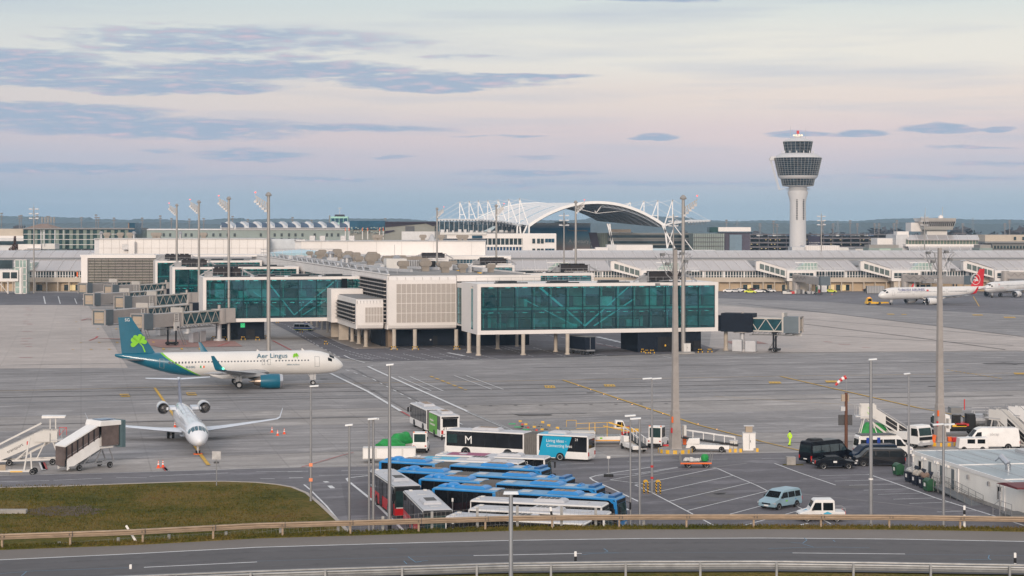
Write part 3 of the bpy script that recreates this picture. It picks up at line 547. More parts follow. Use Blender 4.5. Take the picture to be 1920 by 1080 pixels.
# left strips of the front bay: glass between the two white end panels
MB().box(-.02, .1, 4.2, 5.8, 5.2, 13.6).build('side_glass', tealg, pier)
def hvac(u, v, z, w, h, d, par):
 o = MB().box(u, u+w, v, v+d, z+.5, z+h).box(u-.2, u+w+.2, v-.1, v+.0, z+h*.98, z+h+.12).build('cooling_unit', mat('dark_cooling_unit', (.035, .03, .03), .7), par)
 f = MB()
 for i in range(5): f.box(u+.3+i*(w-.6)/5, u+.3+(i+.75)*(w-.6)/5, v+.4, v+d-.4, z+h, z+h+.4)
 f.build('fan_housing', M.black, o)
 f = MB()
 for x in (u-.4, u+w+.3): f.box(x, x+.15, v-.3, v-.15, z, z+h+.3)
 f.box(u-2.2, u-.4, v, v+.4, z, z+1.4); f.bar((u+w+.5, v, z+1.6), (u+w+3, v, z+.2), .35); f.bar((u-1, v-.3, z+h*.9), (u-3.6, v-.3, z+.1), .3)
 for i in range(8): f.bar((u-2+i*(w+5)/8, v-1, z), (u-2+i*(w+5)/8, v-1, z+1.1), .06)
 f.bar((u-2, v-1, z+1.1), (u+w+3, v-1, z+1.1), .06); f.build('unit_frame', M.steel, o)
for u, v, w in ((38, 3, 7.6), (-48, 64, 6.2), (-48, 168, 7), (-47, 263, 8.5), (40, 80, 7), (40, 170, 8), (41, 264, 8)): hvac(u, v, 14.7, w, 1.9, 3.2, pier)
# clad block with perforated screen
def cladblock(u0, u1, v0, v1, z0, z1, du, nx, nz, name, sideu):
 f = MB(); fr = 1.0
 rad = .9; pr = [(v0, z0+rad), (v0+rad*.3, z0+rad*.3), (v0+rad, z0), (v1, z0), (v1, z1), (v0+rad, z1), (v0+rad*.3, z1-rad*.3), (v0, z1-rad)]
 n = len(pr); f.add([(u0+du, a, b) for a, b in pr] + [(u1, a, b) for a, b in pr], [tuple(range(n-1, -1, -1)), tuple(range(n, 2*n))] + [(i, (i+1) % n, n+(i+1) % n, n+i) for i in range(n)])
 f.build(name, M.clad, pier)
 m = MB().box(u0+du+1.7, u1-.15, v0-.06, v0+.05, z0+1.45, z1-1.75).build('perforated_screen', meshp, pier)
 l = MB(); a, b = u0+du+1.7, u1-.15
 for i in range(nx+1): x = a+(b-a)*i/nx; l.box(x-.045, x+.045, v0-.1, v0-.061, z0+1.45, z1-1.75)
 for k in range(nz+1): z = z0+1.45+(z1-z0-3.2)*k/nz; l.box(a, b, v0-.11, v0-.062, z-.05, z+.05)
 l.build('screen_joints', M.clad, m)
 j = MB()
 for i in range(8): x = u0+du+(u1-u0-du)*i/8; j.box(x-.03, x+.03, v0-.02, v0+.3, z1-1.0, z1-.35);
 j.build('cladding_joint', mat('joint_grey', (.35, .33, .32), .6), pier)
 s = MB().box(u0-.0, u0+du, v0+1.6, v1, z0+1.2, z1-1.1).build('louvre_recess', shutter, pier)
 MB().box(u0, u0+du, v0+.4, v1, z1-1.1, z1-.05).box(u0, u0+du, v0+.6, v1, z0+.05, z0+1.2).box(u0, u0+du, v0+.3, v0+1.6, z0+1.2, z1-1.1).build('flank_band', M.clad, pier)
 b_ = MB(); nl = int((z1-z0-2.3)/.85)
 for k in range(nl+1): z = z0+1.35+k*.85; b_.box(u0-.55, u0-.02, v0+1.8, v1-.3, z, z+.16)
 lo = b_.build('louvre_blades', louv, s)
 b_ = MB()
 for i in range(int((v1-v0)/3)): v = v0+2+i*3; b_.box(u0-.35, u0-.25, v-.06, v+.06, z0+1.2, z1-1.2)
 b_.build('louvre_supports', M.black, s)
cladblock(-14.2, 1.0, 24.7, 61.0, 4.15, 15.8, .2, 12, 4, 'clad_block', 0)
cladblock(-20.6, -14.7, 27.2, 54.5, 4.15, 10.7, .2, 6, 2, 'clad_annex', 0)
MB().box(-22., -14.6, 54.6, 61.4, 4.3, 12.0).build('annex_collar', M.clad, pier)
MB().box(-20.2, -14.9, 28, 54.4, 10.7, 10.85).build('annex_roof', roofm, pier)
o = MB().box(-18.6, -17.3, 60.9, 61.38, 12, 14.2).build('roof_door', M.dglass, pier)
# recessed glass link between the block and the front bay
MB().box(1.1, 9, 15.1, 24.6, 5, 14.2).build('link_volume', M.clad, pier); g = MB().box(1.02, 1.09, 16, 23.6, 5.4, 13.2).build('link_glass', tealg, pier); q = MB()
for k in range(5): q.box(.95, 1.01, 16, 23.6, 5.4+k*1.93, 5.5+k*1.93)
for k in range(4): q.box(.95, 1.01, 16+k*2.5, 16.12+k*2.5, 5.4, 13.2)
q.build('mullions', frame_t, g)
MB().box(1.1, 20, 24.7, 62, 14.5, 15.8).build('roof_edge', M.clad, pier)
# spine roof and its clutter
MB().box(-13.9, 18, 25.5, 300, 15.8, 15.9).build('spine_roof', roofm, pier); MB().box(-14.2, 20, 61.1, 300, 4.4, 15.75).build('spine_wall', M.clad, pier)
q = MB()
for i in range(24): v = 66+i*10; q.box(-14.4, -14.22, v, v+8.5, 8, 13.5)
q.build('spine_windows', M.dglass, pier)
q = MB(); q.box(-14.1, -13.7, 25, 300, 15.9, 16.15); q.box(17.5, 17.9, 30, 300, 15.9, 16.2); q.build('parapet', M.clad, pier)
cowl = MB().prof([(-1.0, 1.1), (-1.35, 1.5), (-1.35, 2.), (-1., 2.4), (1., 2.4), (1.35, 2.), (1.35, 1.5), (1., 1.1)], -.7, .7).box(-.8, .8, -.5, .5, 0, 1.1)
me_ = cowl.mesh('vent_cowl', mat('beige_vent', (.27, .235, .2), .6, .2, var=.2, scale=1.)); r = random.Random(3)
def vent(u, v, z, s=1., rz=0.):
 o = bpy.data.objects.new('roof_vent', me_); COL.objects.link(o); o.parent = pier; o.location = (u, v, z); o.rotation_euler = (0, 0, rz); o.scale = (s, s, s)
for k in range(17):
 v = 46+k*13+r.uniform(-3, 3)
 for du in ((-4, -.2) if k % 2 else (2.5, 6.2)):
  vent(du+r.uniform(-1, 1)+k*.2, v+r.uniform(-1.5, 1.5), 15.9, r.uniform(.85, 1.2))
 if k % 3 == 0: vent(12+r.uniform(-2, 2), v, 15.9, .8)
du_ = MB(); ylw = MB()
du_.box(9.5, 10.6, 36, 292, 16.3, 17.1); du_.box(-8.2, -7.5, 60, 290, 16.1, 16.7)
for i in range(34):
 u, v = r.uniform(-11, 15), r.uniform(40, 285); w_, d_ = r.uniform(.8, 3.5), r.uniform(.8, 4); du_.box(u, u+w_, v, v+d_, 15.9, 15.9+r.uniform(.3, 1.5))
for i in range(22): v = 36+i*11; du_.bar((9.4, v, 15.9), (9.4, v, 17.6), .08); du_.bar((-10, v, 15.9), (-10, v, 16.9), .08); ylw.box(8.6, 9.3, v, v+1.5, 15.9, 16.1); du_.bar((-12, v, 15.9), (-12, v+3, 16.8), .3)
du_.bar((-10, 36, 16.9), (-10, 270, 16.9), .07); du_.bar((9.4, 36, 17.6), (9.4, 280, 17.6), .07)
for a, b in (((-6, 40), (-12, 60)), ((4, 58), (-10, 92)), ((14, 70), (-4, 100)), ((-12, 110), (12, 150))): du_.bar((*a, 16.5), (*b, 16.5), .6)
du_.build('roof_ductwork', M.steelp, pier); ylw.build('yellow_roof_marks', M.yellow, pier)
MB().box(-6, -1, 72, 76, 15.9, 18.6).build('plant_room', M.offw, pier); q = MB()
for i in range(12): q.box(-.8+i*.42, -.6+i*.42, 72, 76, 15.9, 18.2)
q.build('plant_room_louvres', M.steelp, pier); MB().box(4.5, 6.2, 72.5, 76, 15.9, 18).build('plant_opening', M.black, pier)
for u, v in ((-8, 120), (4, 112), (-2, 190)): MB().cyl((u, v, 15.9), (u, v, 18), .9, n=12).cyl((u, v, 18), (u, v, 18.8), 1.3, .5, n=12).build('extract_fan', M.steel, pier)
MB().bar((-3.8, 73, 15.9), (-3.8, 73, 22), .09).build('lightning_rod', M.steel, pier)
# columns and the dark base blocks
def loc2(px, py):
 w = G(px, py) - P0; return w.dot(U), w.dot(V)
for x, y, rr in ((739, 655, .42), (778, 655, .42), (855.5, 655, .42), (879.5, 662, .42), (897, 667, .42), (981, 666, .4), (1064, 665, .4), (933, 655, .38), (1042, 660, .38), (969, 650, .34), (1361, 657, .42), (686, 651, .42), (673, 645.5, .42), (660.5, 641, .42), (614, 624, .3), (604, 618, .3), (594.5, 614, .3), (584, 610, .28), (575, 607, .26), (566, 604, .26), (1176, 647, .34)):
 u, v = loc2(x, y); MB().cyl((u, v, .25), (u, v, 4.3), rr, n=16).cyl((u, v, 0), (u, v, .3), rr*1.5, rr*1.35, n=16).build('column', M.colm, pier, True)
for x, y, w_ in ((644, 638, 1.1), (628.5, 632.5, 1.0)):
 u, v = loc2(x, y); MB().box(u-w_, u+w_, v-.5, v+.5, 0, 4.2).build('wide_column', M.colm, pier)
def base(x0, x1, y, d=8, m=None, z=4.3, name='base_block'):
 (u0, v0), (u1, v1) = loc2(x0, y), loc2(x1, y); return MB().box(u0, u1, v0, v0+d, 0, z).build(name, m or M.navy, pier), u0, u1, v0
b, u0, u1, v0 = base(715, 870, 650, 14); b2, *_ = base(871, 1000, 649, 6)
MB().box(u0+11.6, u0+12.6, v0-.06, v0, 0, 2.2).build('door', M.black, b); MB().box(u0+10.9, u0+11.2, v0-.1, v0, 1.2, 1.5).box(u0+16.4, u0+16.7, v0-.1, v0, 1, 1.5).build('switch_box', M.steelp, b)
q = MB()
for i in range(7): q.box(u1+1+i*1.9, u1+2.6+i*1.9, v0+.0, v0+.5, 1.6, 3.4)
q.build('window', M.dglass, b2)
b, u0, u1, v0 = base(1196, 1325, 661, 12); MB().box(u0+4.4, u0+8.6, v0-.06, v0, 0, 3.2).build('door', M.black, b); MB().box(u0+5.9, u0+6.2, v0-.1, v0, 1.2, 1.6).build('warning_sign', M.yellow, b); MB().box(u0+11.5, u0+14, v0-.06, v0, 0, 2.3).box(u1-3.5, u1-1.6, v0-.06, v0, 0, 2.3).build('door', M.black, b)
b, u0, u1, v0 = base(413, 498, 637, 12); MB().box(u0+1.9, u0+4, v0-.08, v0, 0, 2.2).build('glass_door', M.dglass, b); MB().box(u0+6, u0+8, v0-.06, v0, 0, 2.3).build('door', M.black, b)
s_ = MB().box(u0+4.7, u0+5.7, v0-.1, v0, 2.8, 3.8).build('exit_sign', mat('sign_green', (.02, .4, .12), .4, emit=(.05, .8, .3), es=.5), b); MB().bar((u0+4.95, v0-.12, 3.1), (u0+5.45, v0-.12, 3.55), .1, .02).bar((u0+4.95, v0-.12, 3.55), (u0+5.45, v0-.12, 3.1), .1, .02).build('exit_symbol', M.white, s_)
text('A4', .5, M.steelp, b, (u0+.4, v0-.03, 2.4)); MB().box(u0+2.6, u0+3., v0-.05, v0, 0, 2.2).build('door_post', M.steelp, b)
# lit lower hall behind the columns
(u0, v0), (u1, v1) = loc2(625, 612), loc2(716, 649)
MB().box(-13.2, -12.2, 30, 95, 0, 4.1).build('lower_hall_wall', mat('warm_brown_wall', (.22, .16, .11), .7, var=.3, scale=.4), pier)
q = MB();
for i in range(10): q.box(-13.35, -13.22, 33+i*6, 35.6+i*6, .3, 2.6)
q.build('hall_window', M.dglass, pier); MB().box(-21, -13.4, 27, 100, .03, .12).build('walkway_slab', mat('paved_walkway', (.3, .25, .21), .9, var=.2, scale=1.), pier)
# louvred pavilion at the far left and the high plant storeys
lv = MB(); u0 = -88.0; v0 = 292.
pv = thing('louvred_pavilion', 'white framed building with horizontal silver louvres over dark glass behind the jet bridges', 'terminal building', (0, 0, 0), 0)
a = D3(159, 535, 640); b = D3(292, 535, 655); Y0 = 640
def bx(px0, px1, py0, py1, Y, d, mb=None, m=0):      # box seen square-on between pixel limits at distance Y
 p, q = D3(px0, py1, Y), D3(px1, py0, Y); mb = mb or MB(); return mb.box(p.x, q.x, Y, Y + d, max(p.z, 0), q.z, m)
f = MB(); bx(157, 292, 478, 484, Y0, 18, f); bx(157, 164, 484, 548, Y0, 18, f); bx(164, 292, 535, 548, Y0, 18, f); bx(152, 157, 478, 548, Y0+.5, 17, f); f.build('facade_frame', M.clad, pv)
g = bx(164, 292, 484, 535, Y0+1.2, .3).build('dark_glass', mat('dark_green_glass', (.045, .05, .018), .25, var=.8, scale=.12), pv); q = MB()
for k in range(17): y = 486+k*2.95; bx(164, 292, y, y+.6, Y0+.2, .5, q)
q.build('louvre_blades', louv, g); q = MB()
for i in range(10): bx(164+i*12.9, 164.4+i*12.9, 484, 535, Y0+.1, .08, q)
q.build('mullions', M.black, g); bx(171, 290, 475.5, 477.5, Y0+6, 1).build('roof_rail', M.steel, pv)
up1 = thing('plant_storey', 'long white windowless plant storey on the left with small flues on its roof', 'building')
bx(186, 500, 448, 478, 690, 22).build('wall', M.clad, up1); bx(177, 186, 447, 478, 690.5, 21).build('end_wall', M.steelp, up1); bx(176, 500, 447, 448.4, 689.5, 23).build('roof_edge', M.steel, up1); q = MB()
for x in range(194, 500, 15): bx(x, x+.25, 449, 478, 689.9, .1, q)
bx(186, 500, 465, 465.3, 689.9, .1, q); q.build('panel_joints', mat('joint_grey', (.35, .33, .32), .6), up1); bx(241, 252, 453, 477, 687, 3).build('flue_shaft', M.clad, up1); bx(229, 241, 458, 468, 687.5, 2).build('duct', M.steel, up1)
up2 = thing('plant_storey', 'long white windowless plant storey right of the round skylight railing', 'building')
bx(565, 910, 452.5, 480, 690, 22).build('wall', M.clad, up2); bx(553, 565, 452, 480, 690.5, 21).build('end_wall', M.steelp, up2); bx(552, 911, 451.3, 452.7, 689.5, 23).build('roof_edge', M.steel, up2); q = MB()
for x in (602, 651, 706, 753, 813, 884): bx(x, x+.3, 453, 480, 689.9, .1, q)
q.build('panel_joints', mat('joint_grey', (.35, .33, .32), .6), up2); bx(500, 555, 448.5, 476, 700, 12).build('recessed_wall', mat('bluish_panel', (.5, .53, .56), .5), up2)
bx(552, 572, 449.5, 452, 700, 8).build('side_parapet', M.clad, up2)
ov = [D3(505, 478, 655), D3(625, 478, 655)]
sk = thing('skylight_drum', 'pale blue oval glass skylight ringed by a steel railing on the pier roof', 'skylight', (D3(565, 480, 650).x, 650, 15.9)); c_ = 11.2
MB().lathe([(c_, 0), (c_, .9), (c_*.95, 1.3), (.1, 2.4)], n=32).build('glass_dome', mat('pale_skylight', (.4, .58, .64), .2, coat=.3), sk, True); q = MB()
for i in range(26): t = i/26*6.283; q.bar((14*math.cos(t), 14*math.sin(t), 0), (14*math.cos(t), 14*math.sin(t), 2.3), .09)
for z in (1.1, 2.3): q.path([(14*math.cos(i/26*6.283), 14*math.sin(i/26*6.283), z) for i in range(27)], .045, 4)
q.build('railing', M.steel, sk)
for i, (x, y, Y) in enumerate(((190, 446, 700), (251, 444, 700), (338, 447, 700), (1, 1, 0))):
 if Y: q = MB().cyl((0, 0, 0), (0, 0, 2.2), .55, n=10).cyl((0, 0, 2.2), (0, 0, 3.1), 1., .35, n=10); p = D3(x, 448, Y); o = q.build('roof_flue', M.steel, up1, loc=(p.x, p.y, p.z-.2))
for x in (586, 605, 644, 660): p = D3(x, 452, 700); MB().box(-1, 1, -1, 1, 0, 2).build('roof_unit', M.steel, up2, loc=p)
for x in (705, 712, 793, 827, 862, 872): p = D3(x, 452, 700); o = bpy.data.objects.new('roof_vent', me_); COL.objects.link(o); o.parent = up2; o.location = p
for x in (201, 226, 244, 290, 297, 382): p = D3(x, 448, 700); o = bpy.data.objects.new('roof_vent', me_); COL.objects.link(o); o.parent = up1; o.location = p
MB().cyl((0, 0, 0), (0, 0, 2), 1.2, .3, n=8).build('roof_flue', M.steelp, up2, loc=D3(586, 452, 700)); MB().cyl((0, 0, 0), (0, 0, 2.6), 1.6, .4, n=8).build('roof_flue', M.steelp, up2, loc=D3(810, 452, 700))
# low bands between the bays
q = MB(); bx(150, 680, 477.8, 481, 655, 20, q); q.build('pier_cornice', M.clad, pv)
ln = thing('rear_pier_hall', 'low white hall with a narrow blue window band behind the pier roof', 'building')
bx(700, 958, 480.2, 486.5, 672, 20).build('cornice', M.clad, ln); bx(715, 952, 486.5, 494, 673, 18).build('window_band', mat('blue_band_glass', (.03, .09, .13), .1, var=.6, scale=.3, coat=.3), ln); bx(700, 960, 494, 506, 672, 20).build('wall', M.clad, ln); q = MB()
for x in range(718, 952, 6): bx(x, x+.7, 486.5, 494, 672.8, .15, q)
q.build('mullions', M.steelp, ln)
# ---------- jet bridges ----------
jetm = mat('jet_bridge_grey', (.36, .33, .31), .55, .15, var=.12, scale=.5); jetd = mat('jet_bridge_dark', (.12, .15, .17), .5, .2); trg = mat('truss_glass', (.01, .06, .075), .12, var=.4, coat=.3); trw = mat('truss_steel', (.5, .47, .43), .45, .3)
def jet_bridge(cab, rot, label, zf=4.3, collar=None, cm=M.navy, group='jet bridges of the pier', colr=True, glaz=(.0, .55)):
 d = Vector((rot[0]-cab[0], rot[1]-cab[1], 0)); l = d.length; a = math.atan2(d.y, d.x)
 t = thing('jet_bridge', label, 'jet bridge', (cab[0], cab[1], 0), a, group)        # local +x runs from the cab to the rotunda
 z0, z1 = zf, zf+2.9; x1 = l-1.8; xs = l*(1-glaz[1])
 MB().box(1.9, xs, -1.45, 1.45, z0+.1, z1+.1).build('outer_tunnel', jetm, t)
 g = MB().box(xs, x1, -1.25, 1.25, z0+.3, z1-.2).build('glazed_tunnel', trg, t)
 f = MB(); n = max(2, int((x1-xs)/1.5))
 f.box(xs, x1, -1.4, 1.4, z1-.2, z1+.05); f.box(xs, x1, -1.4, 1.4, z0+.05, z0+.3)
 for s in (-1.36, 1.36):
  for i in range(n+1): x = xs+(x1-xs)*i/n;
  for i in range(n):
   xa, xb = xs+(x1-xs)*i/n, xs+(x1-xs)*(i+1)/n; za, zb = (z0+.2, z1-.1) if i % 2 else (z1-.1, z0+.2); f.bar((xa, s, za), (xb, s, zb), .13)
 f.box(xs-.35, xs+.15, -1.6, 1.6, z0-.1, z1+1.2); f.build('truss', trw, g)
 MB().cyl((l, 0, z0-.3), (l, 0, z1+.25), 1.9, n=20).build('rotunda', jetm, t, True); o = MB().cyl((l, 0, 0), (l, 0, z0-.3), .55, n=12).cyl((l, 0, 0), (l, 0, .5), 1.3, n=12).build('rotunda_column', M.steelp, t, True)
 MB().cyl((l, 0, z1+.25), (l, 0, z1+1.1), .35, n=8).build('roof_stub', jetm, t)
 c = MB().box(-1.2, 2.0, -1.75, 1.75, z0-.15, z1+.35).build('cab', jetd, t)
 MB().box(-1.28, -1.2, -1.2, 1.2, z0+.25, z1-.2).build('roller_shutter', M.tan, c); q = MB()
 for s in (-1, 1): q.box(-1.5, -1.2, s*1.62-.14, s*1.62+.14, z0-.15, z1+.4)
 q.box(-1.5, -1.2, -1.75, 1.75, z1+.2, z1+.45); q.box(-1.45, -1.29, -.95, .95, z0+1., z0+1.12); q.build('canopy_frame', jetm, c)
 q = MB(); ql = [(xs-1.7, -1.5), (xs-3.2, -1.5), (xs-3.2, 1.6)]
 q.box(xs-3.4, xs-1.4, -1.62, -1.46, z0-.9, z0+1.); q.build('equipment_box', M.offw, t)
 q = MB();
 for z in (z0+1.25, z0+1.75, z0+2.25, z0+2.75): q.box(xs-3.2, xs-1.6, -1.58, -1.47, z, z+.14)
 for x in (xs-3.2, xs-1.75): q.box(x, x+.14, -1.58, -1.47, z0+1.1, z0+2.9)
 q.build('ladder_frame', M.offw, t)
 q = MB(); xc = l*.38
 for s in (-1.1, 1.1): q.cyl((xc, s, .6), (xc, s, z0), .2, n=10)
 q.box(xc-.3, xc+.3, -1.7, 1.7, z0-.35, z0); q.build('lift_column', M.black, t)
 q = MB().box(xc-1.1, xc+1.1, -1., 1., .35, .8).build('drive_bogie', M.black, t)
 for s in (-1.1, 1.1): wheel(t, xc, s, .48, .4)
 q = MB(); xg = l*.7
 for i in range(14):
  xa = xs-1+i*(x1-xs+1)/14; q.bar((xa, -1.1, z0-.05), (xa+(x1-xs)/14, -1.1, z0-.75 if i % 2 else z0-.4), .09)
 q.bar((xs-2, -1.1, z0-.7), (x1, -1.1, z0-.7), .14); q.bar((xs-2, 1.1, z0-.7), (x1, 1.1, z0-.7), .14); q.bar((.5, -1.2, z0-.3), (xs, -1.2, z0-.5), .2); q.build('underframe', M.mgrey, t)
 q = MB(); q.bar((xc+2, -1.8, 0.1), (xc-.6, -1.8, z0-.2), .12); q.bar((xc+2, -2.5, 0.1), (xc-.6, -2.5, z0-.2), .12)
 for i in range(8): q.bar((xc+2-i*.32, -1.8, .3+i*.5), (xc+2-i*.32, -2.5, .3+i*.5), .3, .05)
 q.build('service_stair', M.steel, t)
 q = MB().box(xg, xg+2.2, 1.0, 2.2, 0.1, 2.4).box(xg+3, xg+5, 1.0, 2.2, 0.1, 2.6).build('ground_power_unit', M.steelp, t)
 if collar:
  e = Vector((collar[0], collar[1], 0)) - Vector((cab[0], cab[1], 0)); xl, yl = e.x*math.cos(a)+e.y*math.sin(a), -e.x*math.sin(a)+e.y*math.cos(a)
  MB().bar((l, 0, z0+1.6), (xl, yl, z0+1.6), 3.2, 3.3).build('connector', cm, t)
 return t
ca, ra, cb, rb_ = Vector((-80.4, 404.5, 0)), Vector((-67.6, 431, 0)), Vector((-93.0, 423.5, 0)), Vector((-80, 461, 0))
for k, (nm, s) in enumerate((('near the teal tail', 0), ('in the middle pair', 103), ('farthest back below the louvred building', 198))):
 o = V * s
 jet_bridge(ca+o, ra+o, 'grey glazed jet bridge %s, right of its pair' % nm, collar=ra+o+U*3.2+V*1., cm=jetm)
 jet_bridge(cb+o, rb_+o, 'tan shuttered jet bridge %s, left of its pair' % nm, collar=(rb_+o+U*9))
t = jet_bridge((D3(1490, 600, 392).x, 392), (D3(1393, 600, 395).x, 396), 'beige jet bridge with a glazed truss reaching right from the front glass bay', collar=(D3(1349, 600, 399).x, 399), glaz=(0, .8)); l = (D3(1490, 600, 392).x-D3(1393, 600, 395).x); MB().box(l-1.95, l+4.9, -2., 2., 4.2, 8.1).build('dark_link_box', M.navy, t)
# ---------- long concourse behind the pier ----------
ribm = mat('pale_glazing_bar', (.7, .68, .66), .5); roofglass = mat('milky_roof_glazing', (.44, .4, .385), .3, .0, var=.14, scale=.06, coat=.3, stretch=(1, .3, 1)); flatr = mat('flat_grey_roof', (.3, .28, .26), .8, var=.15, scale=.2)
cream = mat('cream_wall', (.5, .43, .35), .7, var=.15, scale=.15); warmwall = mat('warm_ground_floor', (.5, .38, .25), .7, var=.2, scale=.2); win = mat('window_glass', (.03, .05, .055), .1, var=.7, scale=.25, coat=.3); litwin = mat('lit_window', (.5, .4, .2), .5, emit=(1, .72, .35), es=.35)
con = thing('concourse', 'long low airport concourse with two tiers of sloping glazed roof running across the view', 'terminal building')
Yc = 748.
XL, XR = D3(-60, 480, Yc).x, D3(2000, 480, Yc).x
gaps = [1148, 1418, 1612, 1803]                 # where the gangways leave the hall
def X_(px, Y=Yc): return (px - 960) / F * Y
m = MB().box(XL, XR, Yc+3, Yc+40, 0, 3.7); m.build('ground_floor', warmwall, con)
MB().box(XL, XR, Yc, Yc+3, 3.7, 5.6).build('balcony', cream, con); MB().box(XL, XR, Yc+.5, Yc+40, 5.6, 8.4).build('window_band', win, con)
q = MB(); px = -50
while px < 2000: q.box(X_(px), X_(px)+.3, Yc+.3, Yc+.5, 5.6, 8.4); px += 5.2 if px % 3 else 4.6
for z in (6.2, 8.2): q.box(XL, XR, Yc+.35, Yc+.5, z, z+.15)
px = -50
while px < 2000: q.box(X_(px), X_(px)+.7, Yc+.2, Yc+.6, 5.6, 8.5); px += 38
q.build('window_posts', ribm, con)
# tiers of roof as broken runs
runs = []; segs = [-60] + [g for g in gaps for g in (g - 0, g + 14)] + [2000]
for a, b in zip(segs[::2], segs[1::2]): runs.append((a, b))
for a, b in runs:
 mb = MB(); xa, xb = X_(a), X_(b); mb.add([(xa+1.5, Yc-.4, 8.3), (xb, Yc-.4, 8.3), (xb-2.5, Yc+12, 12.3), (xa-.5, Yc+12, 12.3), (xa+1.5, Yc-.2, 8.0), (xb, Yc-.2, 8.0), (xb-2.5, Yc+12.2, 12), (xa-.5, Yc+12.2, 12)], [(0,1,2,3),(7,6,5,4),(0,4,5,1),(1,5,6,2),(2,6,7,3),(3,7,4,0)])
 t = mb.build('roof_tier', roofglass, con); q = MB(); px = a + 5
 while px < b - 3:
  x = X_(px); lean = 2.6 if a > 900 else .2; q.bar((x+lean, Yc-.5, 8.4), (x, Yc+12, 12.5), .13); px += 19.5 if a > 900 else 23
 q.build('glazing_bars', ribm, t)
MB().box(XL, XR, Yc+12, Yc+40, 12.2, 12.5).build('flat_roof', flatr, con); MB().box(XL, XR, Yc+39, Yc+40.5, 12.5, 12.75).build('dark_gutter', M.dgrey, con)
Yu = Yc + 41; prof_ = [(0, 12.6), (3, 13.7), (7, 14.9), (12, 15.7)]
mb = MB(); mb.add([(x, Yu+a, z) for a, z in prof_ for x in (XL*1.06, XR*1.06)], [(2*i, 2*i+1, 2*i+3, 2*i+2) for i in range(3)]); mb.box(XL*1.06, XR*1.06, Yu+12, Yu+14, 12, 15.6); t = mb.build('upper_roof', roofglass, con); q = MB(); px = -50
while px < 1990:
 x = X_(px, Yu); lean = 1.6 if px > 950 else .1
 for (a, z), (c, z2) in zip(prof_, prof_[1:]): q.bar((x-lean*a/12+lean, Yu+a-.1, z+.1), (x-lean*c/12+lean, Yu+c-.1, z2+.1), .12)
 px += 19.6 if px > 950 else 23.3
q.build('glazing_bars', ribm, t)
q = MB(); px = 5
for px in (60, 117, 134, 165, 170, 1395, 1412, 1440, 1468, 1545, 1570, 1585, 1700, 1722, 1740): x = X_(px); q.box(x, x+r.uniform(2, 3.6), Yc+2.85, Yc+3.0, .2, 2.6)
q.build('ground_floor_glazing', win, con)
q = MB()
for px in (1403, 1476, 1556, 1578, 128): x = X_(px); q.box(x, x+2.2, Yc+2.8, Yc+2.86, .3, 2.5)
q.build('lit_windows', litwin, con); q = MB()
for px in range(-40, 2000, 21): x = X_(px); q.box(x, x+.45, Yc+.1, Yc+.6, 0, 3.7)
q.build('pillars', cream, con)
o = MB().box(X_(140), X_(146), Yc+.2, Yc+.3, 5.9, 7.8).build('orange_sign', M.orange, con)
# glazed stair dormers between the gangways
for px in (1035, 1240, 1500, 1715, 30):
 x = X_(px-10); q = MB().prof([(x, 8.6), (x+9, 8.6), (x+9, 11.6), (x+4, 11.6)], Yc-1, Yc+9); o = q.build('stair_dormer', mat('pale_green_glass', (.3, .4, .36), .15, var=.4, scale=.3, coat=.3), con); q = MB()
 for i in range(5): q.box(x+3.5+i*1.3, x+3.65+i*1.3, Yc-1.1, Yc-1, 8.6, 11.6)
 q.box(x, x+9, Yc-1.1, Yc-1, 11.4, 11.7); q.box(x+.5, x+9, Yc-1.1, Yc-1, 9.9, 10.05); q.box(x-10, x+10, Yc-1.3, Yc-1.15, 8.5, 8.75); q.build('dormer_frame', ribm, o)
 q = MB()
 for i in range(14): q.box(x-9+i*1.4, x-8.9+i*1.4, Yc-1.3, Yc-1.2, 8.6, 9.6)
 q.build('rail', ribm, o)
